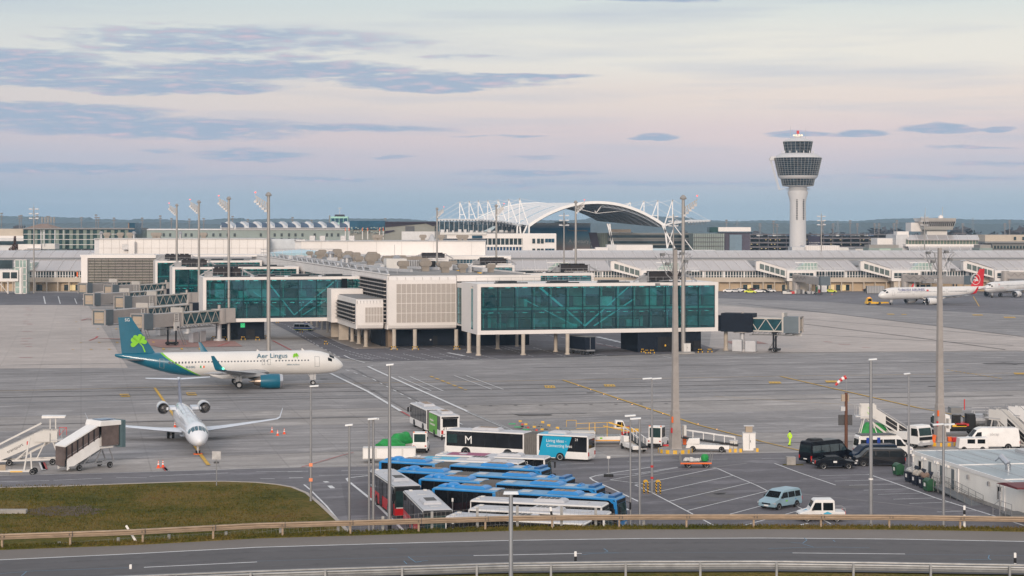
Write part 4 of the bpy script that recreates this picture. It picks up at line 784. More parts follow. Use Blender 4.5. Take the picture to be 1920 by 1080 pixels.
# gangways: sloping glazed corridor down to a white node building
node = None
def gangway(px, label, Y=Yc, s=1.):
 t = thing('gangway', label, 'gangway building', (X_(px), Y-4, 0), 0, 'gangways of the concourse')
 q = MB().prof([(-1, 8.6), (-1, 12.2), (.5, 12.4), (11, 9.2), (11, 5.6)], -3, 1); q.build('sloping_corridor', M.clad, t)
 q = MB().prof([(.3, 9.3), (.3, 11.4), (10.6, 8.4), (10.6, 6.3)], -3.06, -2.95); g = q.build('corridor_glazing', mat('grey_green_glazing', (.13, .16, .15), .2, var=.5, scale=.5), t); q = MB()
 for i in range(6): x = .3+i*2.05; q.bar((x, -3.1, 9.1-i*.6), (x, -3.1, 11.8-i*.6), .28)
 q.build('corridor_posts', ribm, g)
 q = MB().add([(-1.5, -3.6, 12.4), (.6, -3.6, 12.55), (11.4, -3.6, 9.3), (11.4, 1.4, 9.3), (.6, 1.4, 12.55), (-1.5, 1.4, 12.4)], [(0, 1, 4, 5), (1, 2, 3, 4)]); q.build('corridor_roof', mat('pale_blue_roof', (.5, .55, .6), .4, coat=.2), t)
 MB().box(11, 22.5, -5, 3, 4.4, 8.6).build('node_building', M.clad, t); g = MB().box(11.8, 21.5, -5.06, -4.98, 5.6, 7.6).build('node_window', win, t); q = MB()
 for i in range(7): q.box(11.8+i*1.6, 11.95+i*1.6, -5.1, -5.0, 5.6, 7.6)
 q.box(11.8, 21.5, -5.1, -5.0, 6.15, 6.3); q.build('window_bars', ribm, g)
 MB().box(12, 21, -4, 2, 0, 4.3).build('node_base', cream, t)
 q = MB(); q.cyl((14, -4.6, 0), (14, -4.6, 4.4), .3, n=8).cyl((20, -4.6, 0), (20, -4.6, 4.4), .3, n=8); q.box(13.5, 13.8, -5, -5, 1, 2); q.build('support_column', M.clad, t)
 q = MB()
 for i in range(12): q.box(11+i*1.9, 11.1+i*1.9, -5, -4.9, 8.6, 9.6)
 q.box(11, 34, -5, -4.92, 9.5, 9.6); q.box(22.5, 34, -4.9, -1, 8.2, 8.6); q.build('roof_rail', ribm, t)
 return t
gangway(1148, 'glazed gangway sloping down to a node building just behind the front glass bay'); gangway(1418, 'glazed gangway sloping down to a node building right of the front glass bay')
gangway(1612, 'glazed gangway sloping down above the cockpit of the red tailed airliner'); gangway(1803, 'glazed gangway sloping down beside the red airliner tail')
# left gangway node with a square glass lift tower
ln = thing('gangway', 'white gangway node on pillars with a glass lift tower at the left edge', 'gangway building', (X_(0, 720), 720, 0), 0, 'gangways of the concourse')
MB().box(-4, 7, 0, 6, 4.9, 9.2).build('node_building', M.clad, ln); q = MB().box(1, 3.8, -.08, 0, 6, 8.4).box(4.2, 6.6, -.08, 0, 6, 8.4).build('node_window', win, ln); MB().box(-4, 3.4, 5, 7, 9.6, 13).build('rear_glazing', win, ln)
q = MB();
for x in (-2.5, 2.8): q.cyl((x, 1, 0), (x, 1, 4.9), .3, n=8)
q.bar((2.8, 1, .2), (-1, 1, 4.9), .2); q.build('support_column', M.clad, ln)
g = MB().box(5.4, 10, 1, 6, 0, 13.2).build('lift_tower', mat('pale_green_glass', (.3, .4, .36), .15), ln); q = MB()
for x in (5.4, 7.2, 8.4, 9.8): q.box(x, x+.25, .9, 1, 0, 13.2)
for z in (0, 2.5, 5, 7.5, 10, 13): q.box(5.4, 10, .9, 1, z, z+.25)
q.box(7.3, 8.2, .5, .95, 0, 10); q.build('tower_frame', M.clad, g)
# far jet bridges on the right
def farbridge(pa, pb, label, h=2.7, z=4.3):
 t = thing('jet_bridge', label, 'jet bridge', pa, head(pa, pb), 'far jet bridges of the concourse'); l = (Vector(pb)-Vector(pa)).length
 MB().box(0, l*.55, -1.4, 1.4, z, z+h).build('inner_tunnel', jetm, t); MB().box(l*.5, l, -1.6, 1.6, z-.4, z+h-.2).build('outer_tunnel', jetm, t); MB().cyl((0, 0, 0), (0, 0, z+h+.3), 1.5, n=14).build('rotunda', jetm, t, True)
 q = MB()
 for s in (-1, 1): q.cyl((l*.8, s, 0), (l*.8, s, z), .25, n=8)
 q.box(l*.8-1, l*.8+1, -1.4, 1.4, .2, .8); q.build('lift_column', M.dgrey, t); MB().box(l-.5, l+1.8, -1.9, 1.9, z-.5, z+h+.2).build('cab', jetd, t)
 q = MB()
 for i in range(7): a = .05+i*.13; q.path([(l*a, -1.5, z+h*.8), (l*(a+.065), -1.5, z+h*.35), (l*(a+.13), -1.5, z+h*.8)], .05, 4)
 q.build('cable_loops', M.black, t); return t
w0 = D3(1697, 530, 738); w1 = D3(1815, 530, 716); t = farbridge((w0.x, 738, 0), (w1.x, 716, 0), 'long grey jet bridge above the fuselage of the red tailed airliner'); text('M', 1.6, M.white, t, (15, -1.65, 4.6))
w0 = D3(1493, 530, 738); w1 = D3(1545, 530, 705); farbridge((w0.x, 738, 0), (w1.x, 705, 0), 'grey jet bridge beside the parked ground equipment at the concourse')
w0 = D3(1885, 520, 735); w1 = D3(1990, 520, 726); farbridge((w0.x, 735, 0), (w1.x, 726, 0), 'brownish jet bridge running out of the right edge of the view', z=5.5)
# ---------- control tower ----------
ct = D3(1496, 470, 1123); tw = thing('control_tower', 'tall white airport control tower with glazed drums widening upwards', 'control tower', (ct.x, 1123, 0)); twm = mat('tower_render', (.56, .55, .55), .6, var=.06, scale=.05)
MB().lathe([(5.1, 0), (4.9, 25), (4.75, 40), (5.2, 42.5), (6.1, 45.5), (6.2, 46.6), (5.6, 46.6), (5.4, 50)], n=40).build('shaft', twm, tw, True)
q = MB()
for a in (-105, -55):
 t_ = R(a)
 for k in range(13): z = 30+k*1.05; q.bar((4.8*math.cos(t_)-.5*math.sin(t_), 4.8*math.sin(t_)+.5*math.cos(t_), z), (4.8*math.cos(t_)+.5*math.sin(t_), 4.8*math.sin(t_)-.5*math.cos(t_), z), .5, .7)
q.build('shaft_louvres', M.dgrey, tw)
MB().lathe([(6, 49.4), (9.2, 49.8), (9.25, 50.2)], n=40).lathe([(9.9, 53.9), (10.6, 54.2), (11.8, 55.4), (12, 56.1)], n=40).lathe([(14.3, 66.6), (13.9, 67.1), (11.5, 68.9), (10, 69.4), (7.9, 69.6)], n=40).lathe([(9, 76.4), (9, 76.8), (5.2, 78.2), (3.8, 78.8), (.1, 79)], n=40).build('white_rings', twm, tw, True)
def drum(r0, z0, r1, z1, n, rows, nm):
 g = MB().lathe([(r0, z0), (r1, z1)], n=n).build(nm, mat('tower_glass', (.018, .03, .04), .08, var=.9, scale=.25, coat=.4), tw); q = MB()
 for i in range(n):
  t_ = 6.2832*i/n; q.bar((r0*math.cos(t_), r0*math.sin(t_), z0), (r1*math.cos(t_), r1*math.sin(t_), z1), .15)
 for k in range(rows+1):
  rr, z = r0+(r1-r0)*k/rows+.06, z0+(z1-z0)*k/rows; q.path([(rr*math.cos(6.2832*i/n), rr*math.sin(6.2832*i/n), z) for i in range(n+1)], .06, 4)
 q.build('mullions', mat('mullion_grey', (.35, .35, .35), .6), g)
drum(9.3, 50, 10.3, 54.3, 32, 3, 'lower_drum'); drum(11.9, 55.9, 14.3, 66.7, 40, 9, 'main_drum'); drum(7.7, 69.5, 9.0, 76.5, 20, 4, 'cab_glazing')
q = MB()
for i in range(14): t_ = 6.28*i/14; q.bar((9.4*math.cos(t_), 9.4*math.sin(t_), 69.3), (9.4*math.cos(t_), 9.4*math.sin(t_), 70.8), .5, .5)
q.path([(7.2*math.cos(t/12*6.28), 7.2*math.sin(t/12*6.28), 48.4) for t in range(13)], .1, 4); q.path([(7.2*math.cos(t/12*6.28), 7.2*math.sin(t/12*6.28), 47.6) for t in range(13)], .1, 4); q.build('balcony_gear', M.steelp, tw)
q = MB()
for x, h in ((-4.5, 86), (4.7, 85)): q.bar((x, 0, 77), (x, 0, h), .16)
q.build('antennas', M.steel, tw); q = MB().cyl((0, 0, 79), (0, 0, 80.4), 2.2, 1.8, n=14).bar((0, 0, 80), (0, 0, 82.6), .9).build('beacon_base', twm, tw); MB().box(-.7, .7, -.7, .7, 81.2, 83.2).build('red_beacon', M.red, tw)
q = MB()
for i in range(9): t_ = 6.28*i/9; q.box(2.6*math.cos(t_)-.3, 2.6*math.cos(t_)+.3, 2.6*math.sin(t_)-.3, 2.6*math.sin(t_)+.3, 80, 80.7)
q.build('roof_lamp', mat('warm_lamp', (.8, .6, .4), .4, emit=(1, .8, .5), es=1.), tw)
q = MB(); q.box(-17.2, -14.4, -1.4, 1.4, 65.2, 66.6).box(-16.5, -13, -1, 1, 66.6, 67.6); q.bar((-16, 0, 65), (-10.8, 0, 47.5), .5); q.bar((-16.8, 0, 65), (-11.6, 0, 47.5), .25)
for i in range(14): q.bar((-16+i*.37, 0, 65-i*1.25), (-16.8+i*.37, 0, 64.4-i*1.25), .14)
q.bar((-11, 0, 47.6), (-8, 0, 48.5), .3); q.build('facade_lift', twm, tw)
tb = thing('tower_annex', 'low white panelled annex at the foot of the control tower', 'building'); bx(1485, 1510, 463, 474, 1050, 16).build('wall', M.steelp, tb); bx(1509, 1574, 460.5, 474, 1050, 16).build('panelled_wall', M.clad, tb); bx(1574, 1603, 464, 474, 1050, 12).build('side_wall', M.offw, tb); q = MB()
for x in range(1512, 1574, 4): bx(x, x+.3, 460.5, 474, 1049.9, .08, q)
q.build('panel_joints', mat('joint_grey', (.35, .33, .32), .6), tb)
# ---------- forum roof with its masts ----------
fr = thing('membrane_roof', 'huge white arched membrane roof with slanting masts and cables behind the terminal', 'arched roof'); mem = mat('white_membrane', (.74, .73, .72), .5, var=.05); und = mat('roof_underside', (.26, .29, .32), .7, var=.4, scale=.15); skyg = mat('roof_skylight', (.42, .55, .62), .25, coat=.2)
def arch(t, n=28):                        # t: 0 front .. 1 rear
 D_ = 1000+t*110; s = F/D_; cx = 1119+(-113)*t; hw = 127*(1-t)+114*t; fy = 423*(1-t)+411*t; ay = 379.5*(1-t)+380.5*t; o = []
 for i in range(n+1):
  a = i/n*2-1; px = cx+a*hw; py = fy-(fy-ay)*(1-abs(a)**2.1); o.append(D3(px, py, D_))
 return o
NR = 24; rings = [arch(k/NR) for k in range(NR+1)]; mb = MB(); n = 28
for k in range(NR):
 for i in range(n):
  a = abs((i+.5)/n*2-1); gl = k % 6 == 5 and a > .4
  mb.add([rings[k][i], rings[k][i+1], rings[k+1][i+1], rings[k+1][i]], [(0, 1, 2, 3)], 1 if gl else 0)
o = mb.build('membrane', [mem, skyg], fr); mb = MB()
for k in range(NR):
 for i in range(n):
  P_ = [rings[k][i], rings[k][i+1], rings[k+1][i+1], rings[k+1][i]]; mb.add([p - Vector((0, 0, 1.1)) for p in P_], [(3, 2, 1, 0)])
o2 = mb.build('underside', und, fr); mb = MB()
for k in (0, 24):
 for a, b in zip(rings[k], rings[k][1:]): mb.bar(a+Vector((0, -.3 if k == 0 else .3, 0)), b+Vector((0, -.3 if k == 0 else .3, 0)), 1.6 if k == 0 else 1.2, 1.5 if k == 0 else .6)
mb.build('arch_rib', mem, fr); mb = MB()
for k in range(0, 24, 3):
 for i in range(15, 27): a, b = rings[k][i], rings[k][i+1]; mb.bar(a-up*2.4, b-up*2.4, .3); mb.bar(a-up*1.2, b-up*2.4, .22); mb.bar(b-up*2.4, rings[k+1][i]-up*1.2, .2)
mb.build('truss_web', mat('truss_grey', (.25, .27, .3), .6), fr)
mb = MB(); f0, f1 = rings[0][0], rings[0][-1]
for p, dxs in ((f1, (0, 8.5)), (f1+Vector((-29, 8, 1)), (0, 5.5)), (f0, (-1.5, -3.5)), (f0+Vector((-5, 3, 0)), (0, 1))):
 mb.bar(p, (p.x+dxs[0]+1.5, p.y, 14), .8); mb.bar(p+Vector((-1.2, 0, 0)), (p.x+dxs[1]-3, p.y, 14), .8)
mb.bar(D3(1062, 386, 1005), D3(1118, 400, 1005), .22); mb.bar(D3(1118, 400, 1005), D3(1190, 393, 1005), .22); mb.bar(D3(1118, 399, 1005), D3(1130, 383, 1005), .4); mb.bar(D3(1118, 399, 1005), D3(1115, 395, 1005), .4); mb.build('support_strut', mem, fr)
for i, (tx, ty, bx_, by, Y) in enumerate(((862, 378, 862, 411, 1110), (879.5, 377, 879.5, 411, 1092), (896.5, 376, 896.5, 411, 1074), (914.5, 375.5, 914.5, 412, 1056), (933.5, 374.5, 934, 413, 1038), (953.5, 373.5, 954, 416, 1020), (974, 372, 974, 420, 1002))):
 q = MB(); top = D3(tx, ty, Y); q.bar(top, D3(bx_, by, Y), .5); q.bar(top, D3(bx_+12+i*.7, by+.5, Y), .5); q.bar(D3(bx_, by-9, Y), D3(bx_+8+i*.3, by-9, Y), .3); q.build('mast', mem, fr)
for i, (tx, ty, by, Y) in enumerate(((1182, 379, 392, 1070), (1207.5, 376.5, 409, 1050), (1233.5, 375.5, 414, 1030), (1261, 374.5, 418, 1005))):
 q = MB(); top = D3(tx, ty, Y); q.bar(top, D3(tx, by, Y), .5); q.bar(top, D3(tx-15, by+3, Y), .5); q.bar(D3(tx, by-10, Y), D3(tx-10, by-10, Y), .3); q.build('mast', mem, fr)
q = MB()
for i, (tx, ty, Y) in enumerate(((862, 378, 1110), (879.5, 377, 1092), (896.5, 376, 1074), (914.5, 375.5, 1056), (933.5, 374.5, 1038), (953.5, 373.5, 1020), (974, 372, 1002))): q.bar(D3(tx, ty, Y), D3(tx-56, ty+33, Y), .12); q.bar(D3(tx, ty, Y), D3(tx+70, ty+14, Y), .1)
for tx, ty, Y in ((1207.5, 376.5, 1050), (1233.5, 375.5, 1030), (1261, 374.5, 1005)): q.bar(D3(tx, ty, Y), D3(tx+70, ty+40, Y), .12); q.bar(D3(tx, ty, Y), D3(tx-60, ty+14, Y), .1)
q.bar(D3(1262, 420, 1000), D3(1300, 470, 1000), .4); q.bar(D3(1262, 430, 1000), D3(1250, 470, 1000), .4); q.build('cables', mem, fr)
mb = MB(); A_ = [D3(819, 411, 1110), D3(900, 411.5, 1080), D3(940, 414, 1040), D3(974, 421, 1000)]
for a, b in zip(A_, A_[1:]): mb.add([a, b, b+Vector((4, 30, .5)), a+Vector((4, 30, .5)), a-up*.9, b-up*.9, b+Vector((4, 30, -.4)), a+Vector((4, 30, -.4))], [(0,1,2,3), (7,6,5,4), (0,4,5,1), (2,6,7,3), (1,5,6,2), (3,7,4,0)])
B__ = [D3(1245, 421, 1000), D3(1262, 416.5, 1002), D3(1290, 413.5, 1010), D3(1330, 413.5, 1030)]
for a, b in zip(B__, B__[1:]): mb.add([a, b, b+Vector((4, 30, .5)), a+Vector((4, 30, .5)), a-up*1.3, b-up*.6, b+Vector((4, 30, -.4)), a+Vector((4, 30, -.4))], [(0,1,2,3), (7,6,5,4), (0,4,5,1), (2,6,7,3), (1,5,6,2), (3,7,4,0)])
mb.build('flat_canopy', mem, fr); q = MB()
for i in range(26): a = D3(820+i*6, 412.5+(max(0, i-14)*.5), 1085-i*3); q.bar(a, a-up*2.5+Vector((1, 2, 0)), .3); q.bar(a, a-up*2.5+Vector((-1.5, 2, 0)), .2)
for i in range(14): a = D3(1250+i*5.6, 418-i*.2, 1010); q.bar(a, a-up*(2.2-i*.06)+Vector((1, 2, 0)), .25); q.bar(a, a-up*(2.2-i*.06)+Vector((-1.5, 2, 0)), .18)
q.build('canopy_truss', mat('truss_grey', (.25, .27, .3), .6), fr)
# ---------- buildings behind ----------
def bld(name, label, parts, cat='building'):
 t = thing(name, label, cat)
 for nm, mt, x0, x1, y0, y1, Y, d in parts: bx(x0, x1, y0, y1, Y, d).build(nm, mt, t)
 return t
def ticks(par, nm, mt, xs, y0, y1, Y, w=1., d=.3):
 q = MB()
 for x in xs: bx(x, x+w, y0, y1, Y, d, q)
 return q.build(nm, mt, par)
def wins(par, xs, ys, w, h, Y, mt=None):
 for x in xs:
  for y in ys: bx(x, x+w, y, y+h, Y, .3).build('window', mt or win, par)
gglass = mat('green_office_glass', (.02, .06, .055), .1, var=.8, scale=.12, coat=.3); gpan = mat('green_grey_panel', (.11, .16, .13), .4, var=.3, scale=.1); gg2 = mat('pale_green_grey', (.22, .27, .25), .5, var=.15, scale=.1); brn = mat('brown_roof', (.25, .17, .13), .7); bluegl = mat('deep_blue_glass', (.015, .075, .13), .1, var=.5, scale=.1, coat=.3); slate = mat('dark_slate_panel', (.035, .025, .04), .6); gconc = mat('grey_green_wall', (.25, .25, .22), .7, var=.12, scale=.1)
t = bld('office_block', 'dark green glazed office block with pale floor bands and a brown hipped roof', [('wall', gglass, 44, 252, 429, 467, 880, 30), ('roof_edge', M.mgrey, 43, 252, 427.5, 430, 878, 34), ('roof_box', bluegl, 241, 253, 418, 440, 879, 16), ('roof_fin', brn, 240, 242, 418, 428, 878.5, 10)])
q = MB();
for y in (438.5, 448.5, 458.2): bx(44, 230, y, y+1, 879.4, .6, q)
q.build('floor_bands', M.steelp, t); q = MB()
for i, x in enumerate(range(52, 236, 13)): bx(x, x+(5 if i % 2 else 6.5), 430.5, 466, 879.7, .3, q)
q.build('green_panels', gpan, t); p0, p1 = D3(45, 428, 878), D3(97, 428, 878); MB().add([(p0.x, 878, p0.z), (p1.x, 878, p1.z), (p1.x, 900, p1.z), (p0.x, 900, p0.z), (p0.x+5, 889, p0.z+2.2), (p1.x-5, 889, p0.z+2.2)], [(0, 1, 5, 4), (2, 3, 4, 5), (1, 2, 5), (3, 0, 4)]).build('hipped_roof', brn, t)
ticks(t, 'antennas', M.steelp, (76, 81, 83, 102, 103, 119), 431, 450, 870, .7)
bld('terminal_wing', 'plain cream wing at the far left behind the concourse roof', [('wall', cream, -60, 43, 429, 446, 900, 20), ('roof_edge', M.clad, -60, 44, 442, 446, 898, 20), ('window_band', win, -60, 43, 452, 459, 896, 4), ('lower_wall', M.steelp, -60, 44, 446, 470, 897, 20)])
t = bld('roof_structure', 'white flat roofed structure with a pale tent roof above the left concourse', [('wall', M.clad, 34, 77, 458, 468, 812, 8), ('grey_box', M.offw, 79, 103, 457, 467, 812, 8)]); MB().add([D3(50, 466, 811), D3(79, 466, 811), D3(79, 466, 818), D3(50, 466, 818), D3(64, 460, 815)], [(0, 1, 4), (1, 2, 4), (2, 3, 4), (3, 0, 4)]).build('tent_roof', M.white, t)
ticks(t, 'antenna_mast', M.steelp, (76.5, 82, 102), 433, 462, 811, .9); bx(74, 85, 433, 434, 811, .5).build('dark_antenna', M.dgrey, t)
hb = bld('hangar_office', 'long pale green office with rows of small windows and a scalloped vault roof', [('wall', gg2, 272, 655, 431, 452, 1250, 30), ('parapet', M.steelp, 250, 655, 429, 431.5, 1249, 30), ('side_wall', M.clad, 253, 272, 431, 450, 1252, 20), ('vault_base', M.clad, 415, 642, 426.5, 429.5, 1248, 24)])
wins(hb, [305, 317, 346, 357, 372, 385, 398, 411, 425, 438, 487, 513, 526, 540, 552, 565, 588, 611, 620, 632], [437.5], 4, 6, 1249.6, mat('dim_window', (.03, .04, .04), .2)); wins(hb, [487, 526, 540, 552], [446], 4, 5, 1249.6, mat('dim_window', (.03, .04, .04), .2))
q = MB(); q2 = MB()
for i in range(10):
 x0 = 416+i*24.3-(3 if i == 0 else 0); pts = [(x0+k*2.43, 427-12.2*math.sin(min(1, k/10+.18)*math.pi*.5 if k < 5 else (1-(k-4)/6.5)*math.pi*.5)*1.0) for k in range(11)]
 ring = [D3(x, min(y, 427.5), 1246) for x, y in pts] + [D3(x0+24.3, 428, 1246), D3(x0, 428, 1246)]; q.loft([ring, [p+Vector((0, 20, 0)) for p in ring]])
 g_ = [D3(x0+2+k*1.6, 426.5-9.5*math.sin(math.acos(min(1, k/10))), 1245.5) for k in range(11)] + [D3(x0+2, 426.5, 1245.5)]; q2.loft([g_, [p+Vector((0, .4, 0)) for p in g_]])
v_ = q.build('vault_roof', mat('pale_vault', (.55, .57, .6), .5), hb); q2.build('vault_glazing', mat('vault_blue_glass', (.04, .08, .15), .15, var=.4, scale=.2, coat=.3), v_)
tw2 = thing('apron_tower', 'small mint green control cab with blue windows on a short tower', 'control tower', (D3(637, 420, 1300).x, 1300, 0)); mint = mat('mint_panel', (.35, .62, .52), .5)
MB().poly([(-3.5, -3), (3.5, -3), (3.5, 3), (-3.5, 3)], 0, 25).build('shaft', M.offw, tw2); mk = lambda a, z, b, z2, m, nm: MB().loft([[(-a, -a*.7, z), (a, -a*.7, z), (a, a*.7, z), (-a, a*.7, z)], [(-b, -b*.7, z2), (b, -b*.7, z2), (b, b*.7, z2), (-b, b*.7, z2)]]).build(nm, m, tw2)
mk(4.6, 24, 5.1, 28, mint, 'lower_band'); mk(5.1, 28, 5.7, 31, bluegl, 'window_band'); mk(5.8, 31, 6, 32.2, mint, 'upper_band'); mk(3.4, 32.2, 3.2, 33.6, slate, 'roof_cap'); q = MB().bar((0, 0, 33), (0, 0, 38.5), .25).bar((-1.5, 0, 38), (1.5, 0, 38), .25); q.build('radar', M.steel, tw2)
MB().bar((-7, -4, 22), (-6.6, -4, 33), 1.2, .8).build('stair_frame', M.mgrey, tw2)
q = MB(); [q.bar((-5.7+i*2.85, -4.05, 28), (-5.9+i*2.95, -4.1, 31), .3) for i in range(5)]; q.build('mullions', mint, tw2)
t = bld('blue_glass_building', 'building with a deep blue glass front over grey green panels', [('wall', gconc, 656, 722, 428, 452, 1080, 26), ('blue_glass', bluegl, 655.5, 722, 414, 430, 1078, 28), ])
for x, w_h in ((647, 'first'), (654, 'second'), (679, 'third'), (689, 'fourth'), (711, 'fifth'), (718, 'sixth')):
 o = thing('striped_post', 'white post with orange top before the blue glass building, %s from the left' % w_h, 'post'); bx(x, x+.9, 427, 449, 1073, .9).build('post', M.white, o); bx(x-.05, x+.95, 427, 433, 1072.8, 1.3).build('orange_top', M.orange, o)
q = MB(); r = random.Random(5)
for i in range(40): x, y = r.uniform(657, 718), r.uniform(425, 436); bx(x, x+3.2, y, y+1.8, 1077.7, .2, q)
q.build('light_panels', gg2, t)
t = bld('slate_building', 'grey building with a slanting dark slate upper face', [('wall', gconc, 722, 815, 417, 452, 1076, 26), ('roof_edge', slate, 722, 822, 415.5, 418, 1074, 28), ('door_recess', M.dgrey, 760, 777, 424, 440, 1075.5, 1), ('scaffold', M.steelp, 753, 822, 434, 450, 1072, 3)])
w_ = lambda pts, Y, m, nm, par: MB().loft([[D3(x, y, Y) for x, y in pts], [D3(x, y, Y+.5) for x, y in pts]]).build(nm, m, par)
w_([(722, 418), (797, 418), (797, 419), (722, 426)], 1075.2, slate, 'slate_face', t); w_([(797, 418), (822, 418), (812, 424)], 1075.2, slate, 'slate_face', t); w_([(722, 433), (738, 431.5), (741, 433), (722, 438)], 1075.2, slate, 'slate_stripe', t)
t = bld('terminal_hall', 'glazed terminal hall under the flat canopy left of the arched roof', [('glass_front', mat('hall_glass', (.03, .06, .08), .12, var=.9, scale=.3, coat=.3), 822, 985, 416, 440, 1062, 20), ('plinth', M.mgrey, 815, 985, 434, 448, 1050, 12)]); ticks(t, 'posts', M.steelp, range(824, 985, 9), 415, 440, 1061, .7)
w_([(905, 434), (925, 424), (932, 424), (920, 434)], 1059, skyg, 'slanted_rooflight', t); q = MB(); [bx(x, x+r.uniform(3, 8), 433-r.uniform(0, 3), 436, 1048, 2, q) for x in range(826, 980, 11)]; q.build('roof_plant', M.steelp, t)
t = bld('white_office', 'white three storey office with blue window bands left of the billboard wall', [('upper_wall', M.clad, 838, 1043, 438, 447, 960, 24), ('wall', M.clad, 980, 1043, 439, 474, 958.5, 24), ('window_band', win, 910, 980, 447, 459, 961, 20), ('lower_band', mat('blue_band', (.02, .07, .16), .1, var=.6, scale=.2), 910, 980, 463, 472, 960, 20), ('floor_slab', M.clad, 905, 980, 459, 463, 959, 20), ('roof_box', M.offw, 825, 912, 436, 440, 959, 16), ('blue_panel', bluegl, 885, 904, 441.5, 447, 958, 1)])
ticks(t, 'window_posts', ribm, range(914, 980, 8), 447, 459, 960.5, 1.3); ticks(t, 'window_posts', ribm, range(912, 980, 6), 463, 472, 959.5, 1.5); wins(t, [998, 1007, 1014], [447.5, 466], 5.5, 9, 958.1, win); wins(t, [1022, 1028, 1034], [447.5, 466], 5.5, 7, 958.1, bluegl)
# billboard: a printed wall, deep blue fading to brown sky with lettering
bw = thing('billboard_wall', 'tall blue printed billboard wall with white lettering under the arched roof', 'billboard'); bm_ = bpy.data.materials.new('printed_billboard'); bm_.use_nodes = True; nt = bm_.node_tree; L = nt.links.new
tc = nn(nt, 'ShaderNodeTexCoord'); sp = nn(nt, 'ShaderNodeSeparateXYZ'); L(tc.outputs['Generated'], sp.inputs[0]); rp = nn(nt, 'ShaderNodeValToRGB')
for p, c in ((.08, (.3, .22, .2)), (.3, (.26, .34, .38)), (.55, (.12, .34, .5)), (.8, (.04, .26, .5)), (1., (.02, .18, .42))): e = rp.color_ramp.elements.new(p); e.color = (*c, 1)
rp.color_ramp.elements.remove(rp.color_ramp.elements[0]); L(sp.outputs[2], rp.inputs[0]); L(rp.outputs[0], nt.nodes['Principled BSDF'].inputs['Base Color'])
bx(992, 1107, 418, 470, 1110, 2).build('printed_face', bm_, bw); p = D3(1066, 455.5, 1108); text('A century s', 3.0, M.white, bw, (p.x, 1108.5, p.z), ex=.05)
q = MB(); a = D3(1066, 432, 1109); q.loft([[(a.x, 1109.6, a.z-.3), (a.x+11, 1109.6, a.z-.6), (a.x+12, 1109.6, a.z-.2), (a.x+10, 1109.6, a.z+.3), (a.x, 1109.6, a.z+.1)], [(a.x, 1109.9, a.z-.3), (a.x+11, 1109.9, a.z-.6), (a.x+12, 1109.9, a.z-.2), (a.x+10, 1109.9, a.z+.3), (a.x, 1109.9, a.z+.1)]]); q.add([(a.x-.2, 1109.8, a.z), (a.x-1.2, 1109.8, a.z+1.4), (a.x+1, 1109.8, a.z+.1)], [(0, 1, 2)]); q.add([(a.x+4, 1109.7, a.z-.2), (a.x+3, 1109.7, a.z-1), (a.x+6.5, 1109.7, a.z-.3)], [(0, 1, 2)]); q.build('printed_airliner', M.steel, bw)
bx(1040, 1064, 415.5, 417.5, 1109, 1).build('top_lamps', M.mgrey, bw)
t = bld('office_block', 'grey office with horizontal window strips under the right half of the arched roof', [('wall', gpan, 1118, 1300, 437, 470, 1080, 30), ('front_wall', M.mgrey, 1141, 1296, 437, 466, 1070, 24), ('roof_box', mat('beige_box', (.45, .36, .28), .7), 1142, 1183, 430, 436, 1068, 8)])
q = MB(); [bx(1141, 1296, y, y+4.5, 1069.4, .8, q) for y in (441, 452, 460)]; q.build('window_strip', win, t); q = MB(); [bx(1141, 1296, y, y+1.6, 1069.2, .9, q) for y in (438, 446.5, 457.5)]; q.build('floor_bands', gconc, t)
w_([(1103, 436), (1119, 436), (1125, 466), (1111, 466)], 1066, slate, 'leaning_dark_face', t); ticks(t, 'mullions', gconc, range(1121, 1141, 4), 437, 466, 1079, .6)
bld('plant_building', 'white boxy plant building low in front of the forum roof', [('wall', M.clad, 1156, 1224, 459.5, 474, 900, 14), ('side_wall', M.steelp, 1138, 1156, 459, 474, 901, 12), ('low_wall', M.clad, 1075, 1138, 467, 474, 900, 10), ('step', M.clad, 1117, 1140, 464, 474, 899, 10), ('glass_roof', skyg, 1224, 1262, 466, 474, 900, 10), ('end_box', M.clad, 1300, 1342, 469, 474, 900, 10)])
t = bld('green_glass_offices', 'green glazed offices with a white penthouse box right of the forum roof', [('wall', gg2, 1300, 1358, 438, 470, 1010, 26), ('purple_wall', mat('purple_grey', (.06, .05, .08), .6), 1355, 1406, 436, 470, 1020, 26), ('green_box', gglass, 1330, 1347, 426, 436, 1018, 12), ('penthouse', M.clad, 1347, 1408, 426, 434, 1016, 16), ('blue_panel', mat('blue_grey_panel', (.12, .19, .25), .4), 1368, 1391, 440, 470, 1018, 3)])
ticks(t, 'mullions', M.dgrey, range(1302, 1357, 4), 438, 470, 1009.6, .8); q = MB(); [bx(1300, 1357, y, y+1, 1009.5, .4, q) for y in (445, 453, 461)]; q.build('floor_bands', M.dgrey, t)
